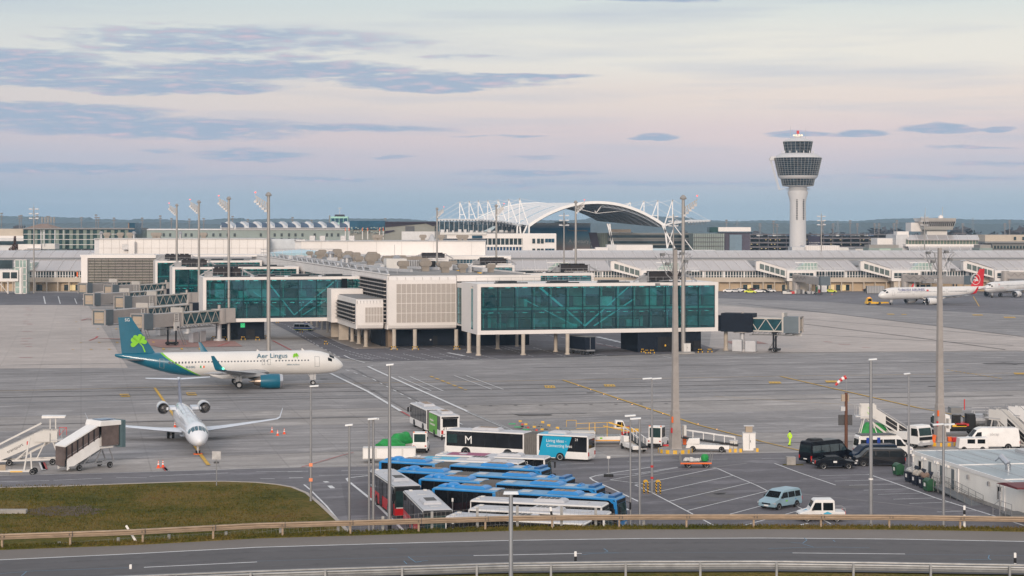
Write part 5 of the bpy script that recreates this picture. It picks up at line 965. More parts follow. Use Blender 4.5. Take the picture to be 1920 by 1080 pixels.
# open parking decks with cars on the roof
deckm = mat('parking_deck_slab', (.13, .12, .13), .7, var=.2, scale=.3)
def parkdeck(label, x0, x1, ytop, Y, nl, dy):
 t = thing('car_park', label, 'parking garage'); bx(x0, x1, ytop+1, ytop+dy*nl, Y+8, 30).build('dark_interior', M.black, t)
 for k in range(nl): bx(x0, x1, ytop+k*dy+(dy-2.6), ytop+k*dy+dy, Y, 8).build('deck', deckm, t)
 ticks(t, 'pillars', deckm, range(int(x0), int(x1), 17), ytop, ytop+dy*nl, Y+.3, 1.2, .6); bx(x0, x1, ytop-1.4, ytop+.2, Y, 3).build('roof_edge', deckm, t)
 q = MB(); rr = random.Random(int(x0))
 for i in range(int((x1-x0)/9)):
  for k in range(1, nl):
   if rr.random() < .55: x = x0+i*9+rr.uniform(0, 4); bx(x, x+2.5, ytop+k*dy+1, ytop+k*dy+1.9, Y+2, .2, q)
 q.build('deck_lamps', mat('deck_lamp', (.6, .5, .3), .4, emit=(1, .75, .35), es=.5), t)
 return t
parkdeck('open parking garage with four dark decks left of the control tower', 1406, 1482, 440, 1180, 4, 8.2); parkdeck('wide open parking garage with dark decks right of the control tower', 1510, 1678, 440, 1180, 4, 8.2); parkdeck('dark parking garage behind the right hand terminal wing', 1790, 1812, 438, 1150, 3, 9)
cm_ = [mat('far_car_%d' % i, c, .35) for i, c in enumerate(((.03, .04, .06), (.2, .22, .24), (.08, .12, .2), (.5, .5, .5), (.02, .02, .02)))]
carf = [MB().prof([(0, .3), (0, .9), (.5, 1.3), (1., 1.8), (3, 1.8), (3.9, 1.2), (4.3, 1.), (4.3, .3)], -.9, .9).box(.8, 3.4, -.91, .91, 1.15, 1.5).mesh('roof_car', m_) for m_ in cm_]
r = random.Random(11); k = 0
def roofcars(x0, x1, y, Y, where, step=5.2):
 global k; x = x0
 while x < x1:
  if r.random() < .86:
   o = bpy.data.objects.new('parked_car', carf[r.randrange(5)]); COL.objects.link(o); p = D3(x, y, Y); o.location = p; o.rotation_euler = (0, 0, R(90)+r.uniform(-.2, .2)); o.scale = (1, 2.0, 1); tag(o, 'tiny car in the row parked %s' % where, 'car', 'cars on the garage roofs')
  x += step
roofcars(1418, 1479, 443.6, 1180, 'on the top deck left of the control tower', 6); roofcars(1513, 1640, 443.6, 1180, 'on the top deck right of the control tower', 6)
ps = thing('dark_sign', 'dark parking advertisement panel with two pale lines right of the tower shaft', 'sign'); bx(1515, 1538, 443, 460, 1176, .5).build('panel', mat('sign_violet', (.03, .025, .05), .5), ps); p = D3(1517, 455.5, 1175.5); text('Ihr Auto parkt hier', .9, M.white, ps, (p.x, 1175.6, p.z), name='lettering'); text('am besten Platz', .9, M.white, ps, (p.x, 1175.6, p.z-1.1), name='lettering')
# right: apron control building
t = bld('apron_control_building', 'wide terminal building with a flared white control room on its roof', [('upper_roof_box', M.clad, 1708, 1730, 417.5, 434, 905, 12), ('neck', M.clad, 1738, 1776, 430, 441, 900, 14), ('wall', gpan, 1700, 1834, 449, 459, 880, 26), ('balcony', M.clad, 1698, 1836, 458, 462, 876, 20), ('left_wall', M.steelp, 1680, 1702, 440, 472, 882, 24), ('left_step', M.clad, 1645, 1680, 447, 460, 890, 16), ('stair_tower', M.clad, 1682, 1704, 434, 448, 884, 8)])
def flare(x0, x1, y0, y1, f, Y, d, m, nm):
 a = [D3(x0+f, y1, Y), D3(x1-f, y1, Y), D3(x1-f, y1, Y)+Vector((0, d-4, 0)), D3(x0+f, y1, Y)+Vector((0, d-4, 0))]; b = [D3(x0, y0, Y-2), D3(x1, y0, Y-2), D3(x1, y0, Y-2)+Vector((0, d, 0)), D3(x0, y0, Y-2)+Vector((0, d, 0))]; return MB().loft([a, b]).build(nm, m, t)
flare(1727, 1793, 409, 416, 1, 897, 18, M.clad, 'control_room_fascia'); g = flare(1728, 1792, 415.5, 425, 4, 897.4, 16, mat('cab_glass', (.015, .02, .025), .1, var=.6, scale=.3, coat=.3), 'control_room_glass'); flare(1732, 1788, 424.5, 431, 2, 897, 16, M.clad, 'control_room_sill')
q = MB(); [q.bar(D3(1729+i*3.9, 416, 895), D3(1733+i*3.45, 424.6, 896.6), .16) for i in range(17)]; q.build('mullions', M.clad, g); MB().lathe([(1.2, 0), (1.2, .9), (.1, 1.6)], n=12).build('roof_dome', M.clad, t, loc=D3(1764, 409, 900)); q = MB(); q.bar(D3(1767, 409, 900), D3(1767, 388, 900), .2); q.bar(D3(1735, 409, 900), D3(1735, 390, 900), .16); q.build('antennas', M.steel, t)
def slope(x0, x1, y0, y1, Y, d, lean, nm, n=9):
 a, b = D3(x0, y1, Y), D3(x1, y1, Y); c, e = D3(x1-lean, y0, Y+d), D3(x0-lean, y0, Y+d); o = MB().add([a, b, c, e, a-up*.3, b-up*.3, c-up*.3, e-up*.3], [(0,1,2,3), (7,6,5,4), (0,4,5,1), (1,5,6,2), (3,7,4,0)]).build(nm, roofglass, t); q = MB()
 for i in range(n): f = i/(n-1); q.bar(a.lerp(b, f)+up*.1, e.lerp(c, f)+up*.1, .22)
 q.build('glazing_bars', ribm, o)
slope(1702, 1836, 440.5, 449.5, 878, 12, 4, 'sloping_roof', 8); slope(1706, 1840, 462, 471, 866, 10, 3, 'sloping_roof', 8); ticks(t, 'window_posts', cream, range(1703, 1834, 6), 449, 459, 879.6, .8); q = MB(); [bx(x, x+14, 469, 473, 864, 2, q) for x in range(1706, 1836, 19)]; q.build('rooflight_windows', win, t)
bld('pavilion', 'low green glazed pavilion with a grey hipped roof left of the right hand building', [('wall', gg2, 1629, 1692, 465, 474, 850, 14), ('roof', flatr, 1630, 1685, 459, 465.5, 851, 12), ('pale_panel', mat('pale_green_panel', (.4, .5, .42), .5), 1649, 1670, 466.5, 473, 849.5, 1)])
bld('pavilion', 'low glazed pavilion with a grey hipped roof right of the right hand building', [('wall', gg2, 1837, 1861, 465, 474, 850, 14), ('roof', flatr, 1838, 1858, 459, 465.5, 851, 12)])
t = bld('cream_terminal', 'long cream building with a few square windows at the right edge', [('wall', cream, 1847, 1990, 440.5, 455, 960, 26), ('grey_wall', M.mgrey, 1860, 1990, 455, 471, 950, 20), ('window_band', win, 1862, 1990, 461, 466, 949, 2), ('roof_edge', M.mgrey, 1847, 1990, 453, 456, 948, 20)]); wins(t, [1901, 1917], [444], 4.5, 6, 959.5); ticks(t, 'window_posts', gconc, range(1862, 1990, 6), 461, 466, 948.6, 1.6)
# low sheds that fill the band between garages and concourse
for x0, x1, y0, Y, lb in ((1604, 1650, 466, 1000, 'grey low shed in front of the right garage'), (500, 560, 449, 1100, 'pale low shed beyond the skylight'), (-60, 40, 441, 1100, 'pale low shed at the far left'), (1300, 1412, 440, 1300, 'dark low shed behind the white penthouse')): bld('low_shed', lb, [('wall', M.offw if Y != 1300 else deckm, x0, x1, y0, y0+9, Y, 20), ('roof', M.mgrey, x0-.5, x1+.5, y0-1, y0, Y-1, 22)])
# ---------- hills, woods ----------
def ridge(name, Y, xs, f, m, kind='structure', depth=400):
 top = [D3(x, f(x), Y) for x in xs]; mb = MB(); n_ = len(top)
 fr_ = [(p.x, Y-depth, -1) for p in top]; mid = [(p.x, Y-depth*.4, p.z*.62) for p in top]; bk = [(p.x, Y+depth, -1) for p in top]
 mb.add(fr_ + mid + [tuple(p) for p in top] + bk, [(k_*n_+i, k_*n_+i+1, (k_+1)*n_+i+1, (k_+1)*n_+i) for k_ in range(3) for i in range(n_-1)]); return tag(mb.build(name, m), kind=kind)
def hn(x, s, o): return math.sin(x*s+o)+.5*math.sin(x*s*2.3+o*2)+.25*math.sin(x*s*5.1+o*3)
hillf = mat('wooded_hill', (.05, .06, .045), .95, var=.5, scale=.004)
ridge('hills', 7000, range(-300, 2300, 6), lambda x: 412-2.5*hn(x, .011, 1)-(4 if x < 170 else 0)-(3 if 250 < x < 460 else 0)-(3 if 1100 < x < 1300 else 0)+.5*math.sin(x*.4), hillf)
ridge('hills', 5200, range(-300, 2300, 6), lambda x: 418-1.5*hn(x, .017, 4)+.6*math.sin(x*.7), hillf)
wood = mat('bare_winter_wood', (.06, .045, .04), .95, var=.5, scale=.05); wr = random.Random(21); mb = MB()
for i in range(2300):
 px = wr.uniform(-60, 1980); Y = wr.uniform(1900, 3300); hh = wr.uniform(8, 17)*(1.25 if (px < 60 or 1560 < px) else .8)*(1+.35*math.sin(px*.05));
 if wr.random() < .35 and not (185 < px % 600 < 300): continue
 c = D3(px, 420, Y); w_r = hh*wr.uniform(.35, .6)
 for j in range(7):
  t0 = wr.uniform(0, 6.28); z = hh*wr.uniform(.2, .8); rr_ = w_r*wr.uniform(.4, .9); a = [(c.x+rr_*math.cos(t0+s_*2.1)+wr.uniform(-2, 2), Y+rr_*math.sin(t0+s_*2.1), max(0, z+wr.uniform(-hh*.3, hh*.25))) for s_ in range(3)]; mb.add(a, [(0, 1, 2)])
 mb.add([(c.x-w_r, Y, 0), (c.x+w_r, Y, 0), (c.x+w_r*.7, Y, hh*.55), (c.x, Y+1, hh*.7), (c.x-w_r*.7, Y, hh*.55)], [(0, 1, 2, 3, 4)])
tag(mb.build('distant_woods', wood), 'brownish leafless woods along the horizon beyond the airport', 'woods', kind='stuff')
def tree(name, label, px, py, Y, h, w, m, conifer=False, z0=0):
 p = D3(px, py, Y); t = thing(name, label, 'tree', (p.x, Y, z0)); MB().cyl((0, 0, 0), (0, 0, h*.85), h*.03, h*.008, n=7).build('trunk', mat('bark', (.08, .06, .045), .9), t); mb = MB(); rr_ = random.Random(px)
 for i in range(900):
  f = rr_.random(); z = h*(.15+.85*f); rad = (w*(1-f)*1.05 if conifer else w*math.sin(min(1, f*1.1+.08)*math.pi)**.6)*rr_.uniform(.3, 1); a = rr_.uniform(0, 6.28); c_ = Vector((rad*math.cos(a), rad*math.sin(a), z)); s_ = h*.03
  mb.add([c_+Vector((rr_.uniform(-s_, s_), rr_.uniform(-s_, s_), rr_.uniform(-s_, s_)*1.3)) for _ in range(3)], [(0, 1, 2)])
 mb.build('crown', m, t); return t
dkg = mat('conifer_green', (.02, .035, .022), .9, var=.4, scale=.3)
tree('conifer_tree', 'dark conifer on the horizon right of the rooftop control room, the left of two', 1827, 430, 2000, 20, 6, dkg, True); tree('conifer_tree', 'dark conifer on the horizon above the right edge building, the right of two', 1864, 430, 2000, 19, 6, dkg, True); tree('conifer_tree', 'dark conifer cut by the right edge of the horizon', 1917, 430, 2000, 18, 6, dkg, True)
tree('bare_tree', 'tall reddish bare tree standing before the green office at the left', 28, 466, 830, 21, 4.5, mat('reddish_twigs', (.10, .05, .035), .95, var=.4, scale=.4)); tree('bare_tree', 'round bare tree on the horizon left of the floodlight mast', 41, 430, 1800, 23, 12, mat('purple_twigs', (.06, .04, .045), .95));
for px in range(128, 156, 9): tree('bare_tree', 'wide bare tree clump beyond the dark green office roof', px, 430, 1800, 17, 12, mat('purple_twigs', (.06, .04, .045), .95))['group'] = 'bare tree clump'
# ---------- masts ----------
mastm = mat('mast_steel', (.33, .31, .29), .5, .35, var=.15, scale=.3)
def mast(px, py_top, Y, label, w=.3, arm=1, z0=0, big=False, group='tall apron floodlight masts', concrete=False, basepx=None):
 p = D3(px, py_top, Y); h = p.z - z0; t = thing('floodlight_mast', label, 'floodlight mast', (p.x, Y, z0), 0, group); k = w/.4
 MB().cyl((0, 0, 0), (0, 0, h-.5), w*1.25, w*.85, n=14).build('pole', mastm, t, True); MB().lathe([(w*1.7, 0), (w*1.9, .3*k), (w*1.1, .8*k), (.05, 1.*k)], (0, 0, h-.7), n=14).build('cap', mastm, t, True)
 q = MB(); a = Vector((0, 0, h-4.4*k)); b = Vector((-arm*3.1*k, 0, h-1.5*k)); n_ = 6
 a2, b2 = a+Vector((0, 0, 1.6)), b+Vector((0, 0, .7))
 q.bar(a, b, .14); q.bar(a2, b2, .14)
 for i in range(n_): f, g2 = i/n_, (i+1)/n_; q.bar(a.lerp(b, f), a2.lerp(b2, g2), .1); q.bar(a.lerp(b, f), a2.lerp(b2, f), .1)
 q.build('lattice_arm', mastm, t);
 for i in range(5):
  c = a.lerp(b, (i+.8)/5.2); MB().box(c.x-.55*k, c.x+.15*k, -.4, .4, c.z-.55, c.z-.1).build('floodlight', M.steel, t)
 MB().bar(b2, b2+Vector((0, 0, .7*k)), .06).build('lamp_stem', mastm, t); MB().box(b2.x-.13, b2.x+.13, -.13, .13, b2.z+.7*k, b2.z+.95*k).build('obstruction_light', M.redl, t)
 return t
mast(331.5, 382, 560, 'farthest left of the four floodlight masts above the left bays', arm=1); mast(373, 375.5, 490, 'second floodlight mast from the left above the left bays', arm=1); mast(429, 368.5, 432, 'third floodlight mast from the left above the left bays', arm=1); mast(503.5, 361.5, G(503, 658).y, 'tall floodlight mast standing in front of the left glazed bay', arm=1, w=.36)
mast(819.5, 389, 640, 'floodlight mast with a right arm behind the clad block, left one', arm=-1); mast(930.5, 383, 560, 'floodlight mast left of the arched roof with a right arm', arm=-1); mast(1079.5, 376, 495, 'floodlight mast in front of the arched roof', arm=-1); mast(1281, 367.5, G(1281, 661).y, 'tallest floodlight mast standing at the right end of the front bay', arm=-1, w=.38)
def cabinet(px, py, w, h, d, label, m=None, name='electric_cabinet', base=True):
 p = G(px, py); t = thing(name, label, 'cabinet', p); MB().box(-w/2, w/2, -d/2, d/2, .12, h).build('body', m or M.offw, t, bevel=.03); MB().box(-w/2-.1, w/2+.1, -d/2-.1, d/2+.1, 0, .14).build('base', M.conc, t); q = MB().box(-.02, .02, -d/2-.02, -d/2, .3, h-.15).box(.1, .16, -d/2-.05, -d/2, h*.5, h*.62); q.build('door_seam', M.dgrey, t); MB().box(-w/2-.06, w/2+.06, -d/2-.08, d/2+.06, h, h+.07).build('lid', M.steelp, t); return t
cabinet(1287.5, 661, 1.6, 1.9, .9, 'grey electric cabinet at the foot of the tallest floodlight mast')
t = thing('concrete_plinth', 'low concrete plinth under the tallest floodlight mast', 'plinth', G(1283, 664)); MB().box(-1.8, 2.2, -.3, 2.5, 0, .35).build('block', M.conc, t)
# square concrete masts in the foreground with lattice racks
def rackmast(px, py_base, py_top, label):
 p = G(px, py_base); h = D3(px, py_top, p.y).z; t = thing('concrete_mast', label, 'floodlight mast', p, R(14), 'square concrete floodlight masts')
 MB().loft([[(-a, -a, z), (a, -a, z), (a, a, z), (-a, a, z)] for a, z in ((.7, .4), (.62, .6), (.45, 4.9), (.39, 5.1), (.21, h))]).build('shaft', mat('mast_concrete', (.33, .3, .28), .8, var=.2, scale=.6, bump=.2), t, bevel=.04)
 n_ = 28; rg = MB(); rg2 = MB()
 for i in range(n_):
  a0, a1 = 6.2832*i/n_, 6.2832*(i+1)/n_; (rg if i % 2 else rg2).loft([[(2.0*math.cos(x)*s_, 2.0*math.sin(x)*s_, z) for x in (a0, a1)] + [(2.05*math.cos(x)*s_, 2.05*math.sin(x)*s_, z) for x in (a1, a0)] for z, s_ in ((.02, 1), (.46, 1))])
 MB().cyl((0, 0, 0), (0, 0, .44), 2.02, n=28).build('round_base', M.conc, t); rg.build('yellow_band', M.yellow, t); rg2.build('grey_band', M.conc, t)
 q = MB(); hz = h-1.5
 for sx in (-1, 1):
  for k_ in range(3): a = Vector((0, 0, hz-2.2+k_*.3)); b = Vector((sx*(1.0+.45*k_), -.5+.5*k_, hz+.6*(1.5-k_*.4))); q.bar(a, b, .07); q.bar(b, b+Vector((sx*.5, 0, .35)), .06)
  q.path([(0, 0, hz-2.4), (sx*1.1, 0, hz-1.4), (sx*1.9, 0, hz+1.)], .05, 5); q.path([(sx*1.1, 0, hz-1.4), (sx*.5, 0, hz+.9)], .04, 5); q.path([(0, 0, hz+.9), (sx*1.9, 0, hz+1.)], .04, 5)
 q.bar((-2.1, -.2, hz-2.2), (.5, -.2, hz-2.), .07); q.bar((-2.5, -.2, hz-2.7), (-.9, -.2, hz-2.7), .12); q.build('lattice_rack', M.steel, t)
 for sx, z in ((-1.7, hz+.9), (-1.1, hz-.2), (1.2, hz+.1), (-2.3, hz-2.65), (1.6, hz-1.2), (.7, hz+1.)): MB().box(sx-.22, sx+.22, -.6, -.1, z-.14, z+.2).build('floodlight', M.mgrey, t)
 MB().box(-.72, -.55, -.95, -.7, 3.6, 4.3).build('orange_box', M.orange, t); MB().box(-.8, -.66, -.96, -.7, 2.4, 3.).build('red_box', M.red, t); MB().box(.9, 1.2, -.6, .1, 2, 3.2).build('side_box', M.offw, t); return t
rackmast(1266, 848, 468, 'square concrete mast on a striped round base in the middle of the apron equipment'); rackmast(1762, 834, 465, 'square concrete mast on a striped round base behind the container building')
# slim masts with lamp rings
def slim(px, py_top, Y, label, w=.3, name='light_mast', group='slim light masts by the concourse'):
 p = D3(px, py_top, Y); h = p.z; t = thing(name, label, 'light mast', (p.x, Y, 0), 0, group); MB().cyl((0, 0, 0), (0, 0, h), w*1.3, w*.6, n=10).build('pole', mastm, t, True); q = MB();
 for z in (h-.8, h-2.6, h-4.4):
  for s_ in (-1, 1): q.box(s_*.6, s_*1.9, -.25, .25, z-.15, z+.2)
  q.bar((-1.8, 0, z-.2), (1.8, 0, z-.2), .12)
 q.build('lamp_brackets', M.steelp, t); MB().bar((0, 0, h), (0, 0, h+1.4), .08).build('spike', mastm, t); return t
slim(63.5, 388, G(64, 550).y, 'slim light mast with lamp brackets before the concourse on the left'); slim(1057.5, 400, 700, 'slim light mast with a red lamp left of the arched opening'); slim(1262.5, 402, 720, 'slim light mast just left of the tallest mast'); slim(1540, 402, G(1540, 538).y, 'slim light mast right of the control tower'); slim(1733.5, 404, G(1733, 530).y, 'slim light mast before the rooftop control room')
fm = MB().cyl((0, 0, 0), (0, 0, 30), .42, .3, n=8).box(-1.2, 1.2, -.6, .6, 28.6, 29.3).box(-.9, .9, -.6, .6, 30.2, 31.2).box(-.6, .6, -.6, .6, 26.6, 27.1).mesh('far_mast', mat('far_mast_steel', (.2, .19, .19), .7))
where = lambda x: 'above the left terminal wing' if x < 45 else 'over the dark green office' if x < 260 else 'over the pale green office' if x < 480 else 'over the small green tower roofs' if x < 800 else 'beyond the white penthouse' if x < 1480 else 'over the right garage' if x < 1700 else 'over the right edge buildings'
for x, y in ((3, 398), (36.5, 403), (39.8, 402), (69.5, 399), (152.7, 406), (180, 401), (184.5, 406), (213.8, 407), (266.5, 407), (300.5, 403), (321.5, 408), (355, 409), (382, 408), (436, 404), (464.5, 409.5), (548.5, 406), (584, 411), (722.5, 408), (1362, 411), (1425, 418), (1450.5, 413), (1457, 419), (1543, 413), (1562, 418), (1594, 412), (1607.5, 418), (1640, 418), (1648, 418), (1676, 418), (1681.5, 412), (1805, 418), (1884, 418), (1893, 412), (88.5, 404), (91.5, 404)):
 big = y > 411 and x > 1300; Y = 1500 if not big else 1400; h = D3(x, y, Y).z; o = bpy.data.objects.new('distant_mast', fm); COL.objects.link(o); o.location = (X_(x, Y), Y, 0); s_ = h/31.6; o.scale = (1, 1, s_); tag(o, 'thin far floodlight mast on the horizon ' + where(x), 'floodlight mast', 'distant masts on the horizon')
for x in (1382, 1776+0): pass
for x, lb in ((86, 'dark cluster of antennas above the brown hipped roof'),):
 t = thing('antenna_cluster', lb, 'antennas', D3(x, 425, 1000)); t.location.z = 0; q = MB(); z0 = D3(0, 428, 1000).z
 for i in range(5): q.bar((-2+i*1.6, 0, z0-6), (-2+i*1.6, 0, z0+5), .3); q.box(-2.5+i*1.6, -1.5+i*1.6, -.3, .3, z0+3, z0+6)
 q.build('antennas', M.mgrey, t)
for x, y, lb in ((1382, 413, 'lattice pylon left of the control tower, on the horizon'), (1571, 413, 'lattice pylon on the horizon right of the control tower'), (1824, 408, 'lattice pylon on the horizon above the dark conifer')):
 Y = 3400; t = thing('lattice_pylon', lb, 'power pylon', (X_(x, Y), Y, 0)); h = D3(x, y, Y).z; q = MB(); q.bar((-3, 0, 0), (-.4, 0, h), .5); q.bar((3, 0, 0), (.4, 0, h), .5)
 for z in (h*.7, h*.85): q.bar((-7, 0, z), (7, 0, z), .5)
 for i in range(8): a = i/8; q.bar((-3+2.6*a, 0, h*a), (3-2.6*(a+.12), 0, h*(a+.12)), .3)
 q.build('lattice', M.mgrey, t)
# ---------- airliners ----------
acw = mat('aircraft_white', (.7, .68, .66), .3, var=.07, scale=.25, coat=.35); acg = mat('aircraft_grey', (.35, .36, .38), .35, .2, var=.12, scale=.4); engi = mat('engine_intake', (.02, .02, .022), .5); lipm = mat('polished_lip', (.6, .6, .62), .2, .9)
def livery(name, base, fn):
 """body paint whose colour fields follow fn(nodes, x, z) in the body's own coordinates"""
 m = mat(name, base, .28, var=.06, scale=.25, coat=.4); nt = m.node_tree; L = nt.links.new; b = nt.nodes['Principled BSDF']
 tc = nn(nt, 'ShaderNodeTexCoord'); sp = nn(nt, 'ShaderNodeSeparateXYZ'); L(tc.outputs['Object'], sp.inputs[0])
 def mth(op, a, c=None, clamp=False):
  n = nn(nt, 'ShaderNodeMath', operation=op); n.use_clamp = clamp
  for i, v in enumerate((a, c)):
   if v is None: continue
   if isinstance(v, (int, float)): n.inputs[i].default_value = v
   else: L(v, n.inputs[i])
  return n.outputs[0]
 cur = b.inputs['Base Color'].links[0].from_socket
 for mask, col in fn(mth, sp.outputs[0], sp.outputs[2]):
  x = nn(nt, 'ShaderNodeMixRGB'); L(mask, x.inputs[0]); L(cur, x.inputs[1]); x.inputs[2].default_value = (*col, 1); cur = x.outputs[0]
 L(cur, b.inputs['Base Color']); return m
class Body:
 def __init__(s, st, r, zc, xm): s.st, s.r, s.zc, s.xm = st, r, zc, xm
 def at(s, d):
  st = s.st
  for a, b in zip(st, st[1:]):
   if a[0] <= d <= b[0]: f = (d-a[0])/(b[0]-a[0]); return (a[1]+(b[1]-a[1])*f)*s.r, s.zc+(a[2]+(b[2]-a[2])*f)*s.r
  return st[-1][1]*s.r, s.zc+st[-1][2]*s.r
 def pt(s, d, th, o=0.):                 # th from the top, + towards the left side
  r, z = s.at(d); return (s.xm-d, (r+o)*math.sin(th), z+(r+o)*math.cos(th))
 def build(s, mt, par, n=36):
  ds = [s.st[0][0]]
  for a, b in zip(s.st, s.st[1:]): k = max(1, int((b[0]-a[0])/.7)); ds += [a[0]+(b[0]-a[0])*(i+1)/k for i in range(k)]
  return MB().loft([[s.pt(d, 6.28318*i/n) for i in range(n)] for d in ds]).build('fuselage', mt, par, True)
 def panel(s, mb, d0, d1, t0, t1, o=.02, nd=3, ntn=4, m=0):
  vs = [s.pt(d0+(d1-d0)*i/nd, R(t0+(t1-t0)*j/ntn), o) for i in range(nd+1) for j in range(ntn+1)]
  return mb.add(vs, [(i*(ntn+1)+j, i*(ntn+1)+j+1, (i+1)*(ntn+1)+j+1, (i+1)*(ntn+1)+j) for i in range(nd) for j in range(ntn)], m)
def foil(secs, xm):
 """secs: (leading edge distance, y, z, chord, thickness, normal)"""
 rings = []
 for d, y, z, c, th, nv in secs:
  nv = Vector(nv); o = []
  for a, t in ((0, 0), (.08, .7), (.3, 1), (.6, .75), (1, .04), (1, -.04), (.6, -.45), (.3, -.6), (.08, -.45)): o.append(Vector((xm-d-a*c, y, z))+nv*t*th/2*1.2)
  rings.append(o)
 return MB().loft(rings)
def gear(par, x, y, r, zt, twin=.45, w=.32, mt=None, n=2):
 g = MB().cyl((x, y, r), (x, y, zt), .13, .17, n=8).bar((x, y, r+.2), (x-.9, y*.8, zt), .1).bar((x, y-twin, r), (x, y+twin, r), .14).box(x-.5, x+.5, y-.04, y+.04, r+.5, zt).build('landing_gear', M.steelp, par)
 for s in (-1, 1):
  t = MB().lathe([(r*.6, -w/2), (r*.92, -w/2), (r, -w/2+.06), (r, w/2-.06), (r*.92, w/2), (r*.6, w/2)], (0, 0, 0), 'y', 18, cap=False).lathe([(r*.58, -w/2+.03), (.05, -w/2+.05)], (0, 0, 0), 'y', 12, 1).lathe([(.05, w/2-.05), (r*.58, w/2-.03)], (0, 0, 0), 'y', 12, 1).build('wheel', [M.tyre, M.rim], g, True); t.location = (x, y+s*twin*.8, r)
def engine(par, x, y, z, R_, l, paint, pyl=True, chev=False):
 e = MB().lathe([(R_*.80, -.0), (R_*.86, .12), (R_*.97, -.35), (R_, -1.0), (R_*.99, -l*.55), (R_*.84, -l)][::-1], (x, y, z), 'x', 28, cap=False).build('engine_nacelle', paint, par, True)
 MB().lathe([(R_*.80, -.9), (R_*.79, 0), (R_*.86, .13), (R_*.92, .0), (R_*.97, -.36)], (x+.01, y, z), 'x', 28, cap=False).build('intake_lip', lipm, e, True)
 MB().lathe([(.02, -.9), (R_*.78, -.95), (R_*.8, -.1)], (x, y, z), 'x', 24, cap=False).build('intake_duct', engi, e, True)
 q = MB()
 for i in range(18): a = i/18*6.2832; q.bar((x-.85, y+R_*.2*math.cos(a), z+R_*.2*math.sin(a)), (x-.8, y+R_*.76*math.cos(a+.15), z+R_*.76*math.sin(a+.15)), .06, .1)
 q.build('fan_blades', M.dgrey, e); MB().lathe([(R_*.24, -.85), (R_*.14, -.5), (.01, -.3)], (x, y, z), 'x', 14).build('spinner', M.steelp, e, True)
 MB().lathe([(R_*.66, -l*.95), (R_*.55, -l*1.15), (R_*.42, -l*1.28), (R_*.2, -l*1.3), (.02, -l*1.55)], (x, y, z), 'x', 20).build('exhaust_cone', mat('exhaust_metal', (.22, .18, .15), .35, .8), e, True)
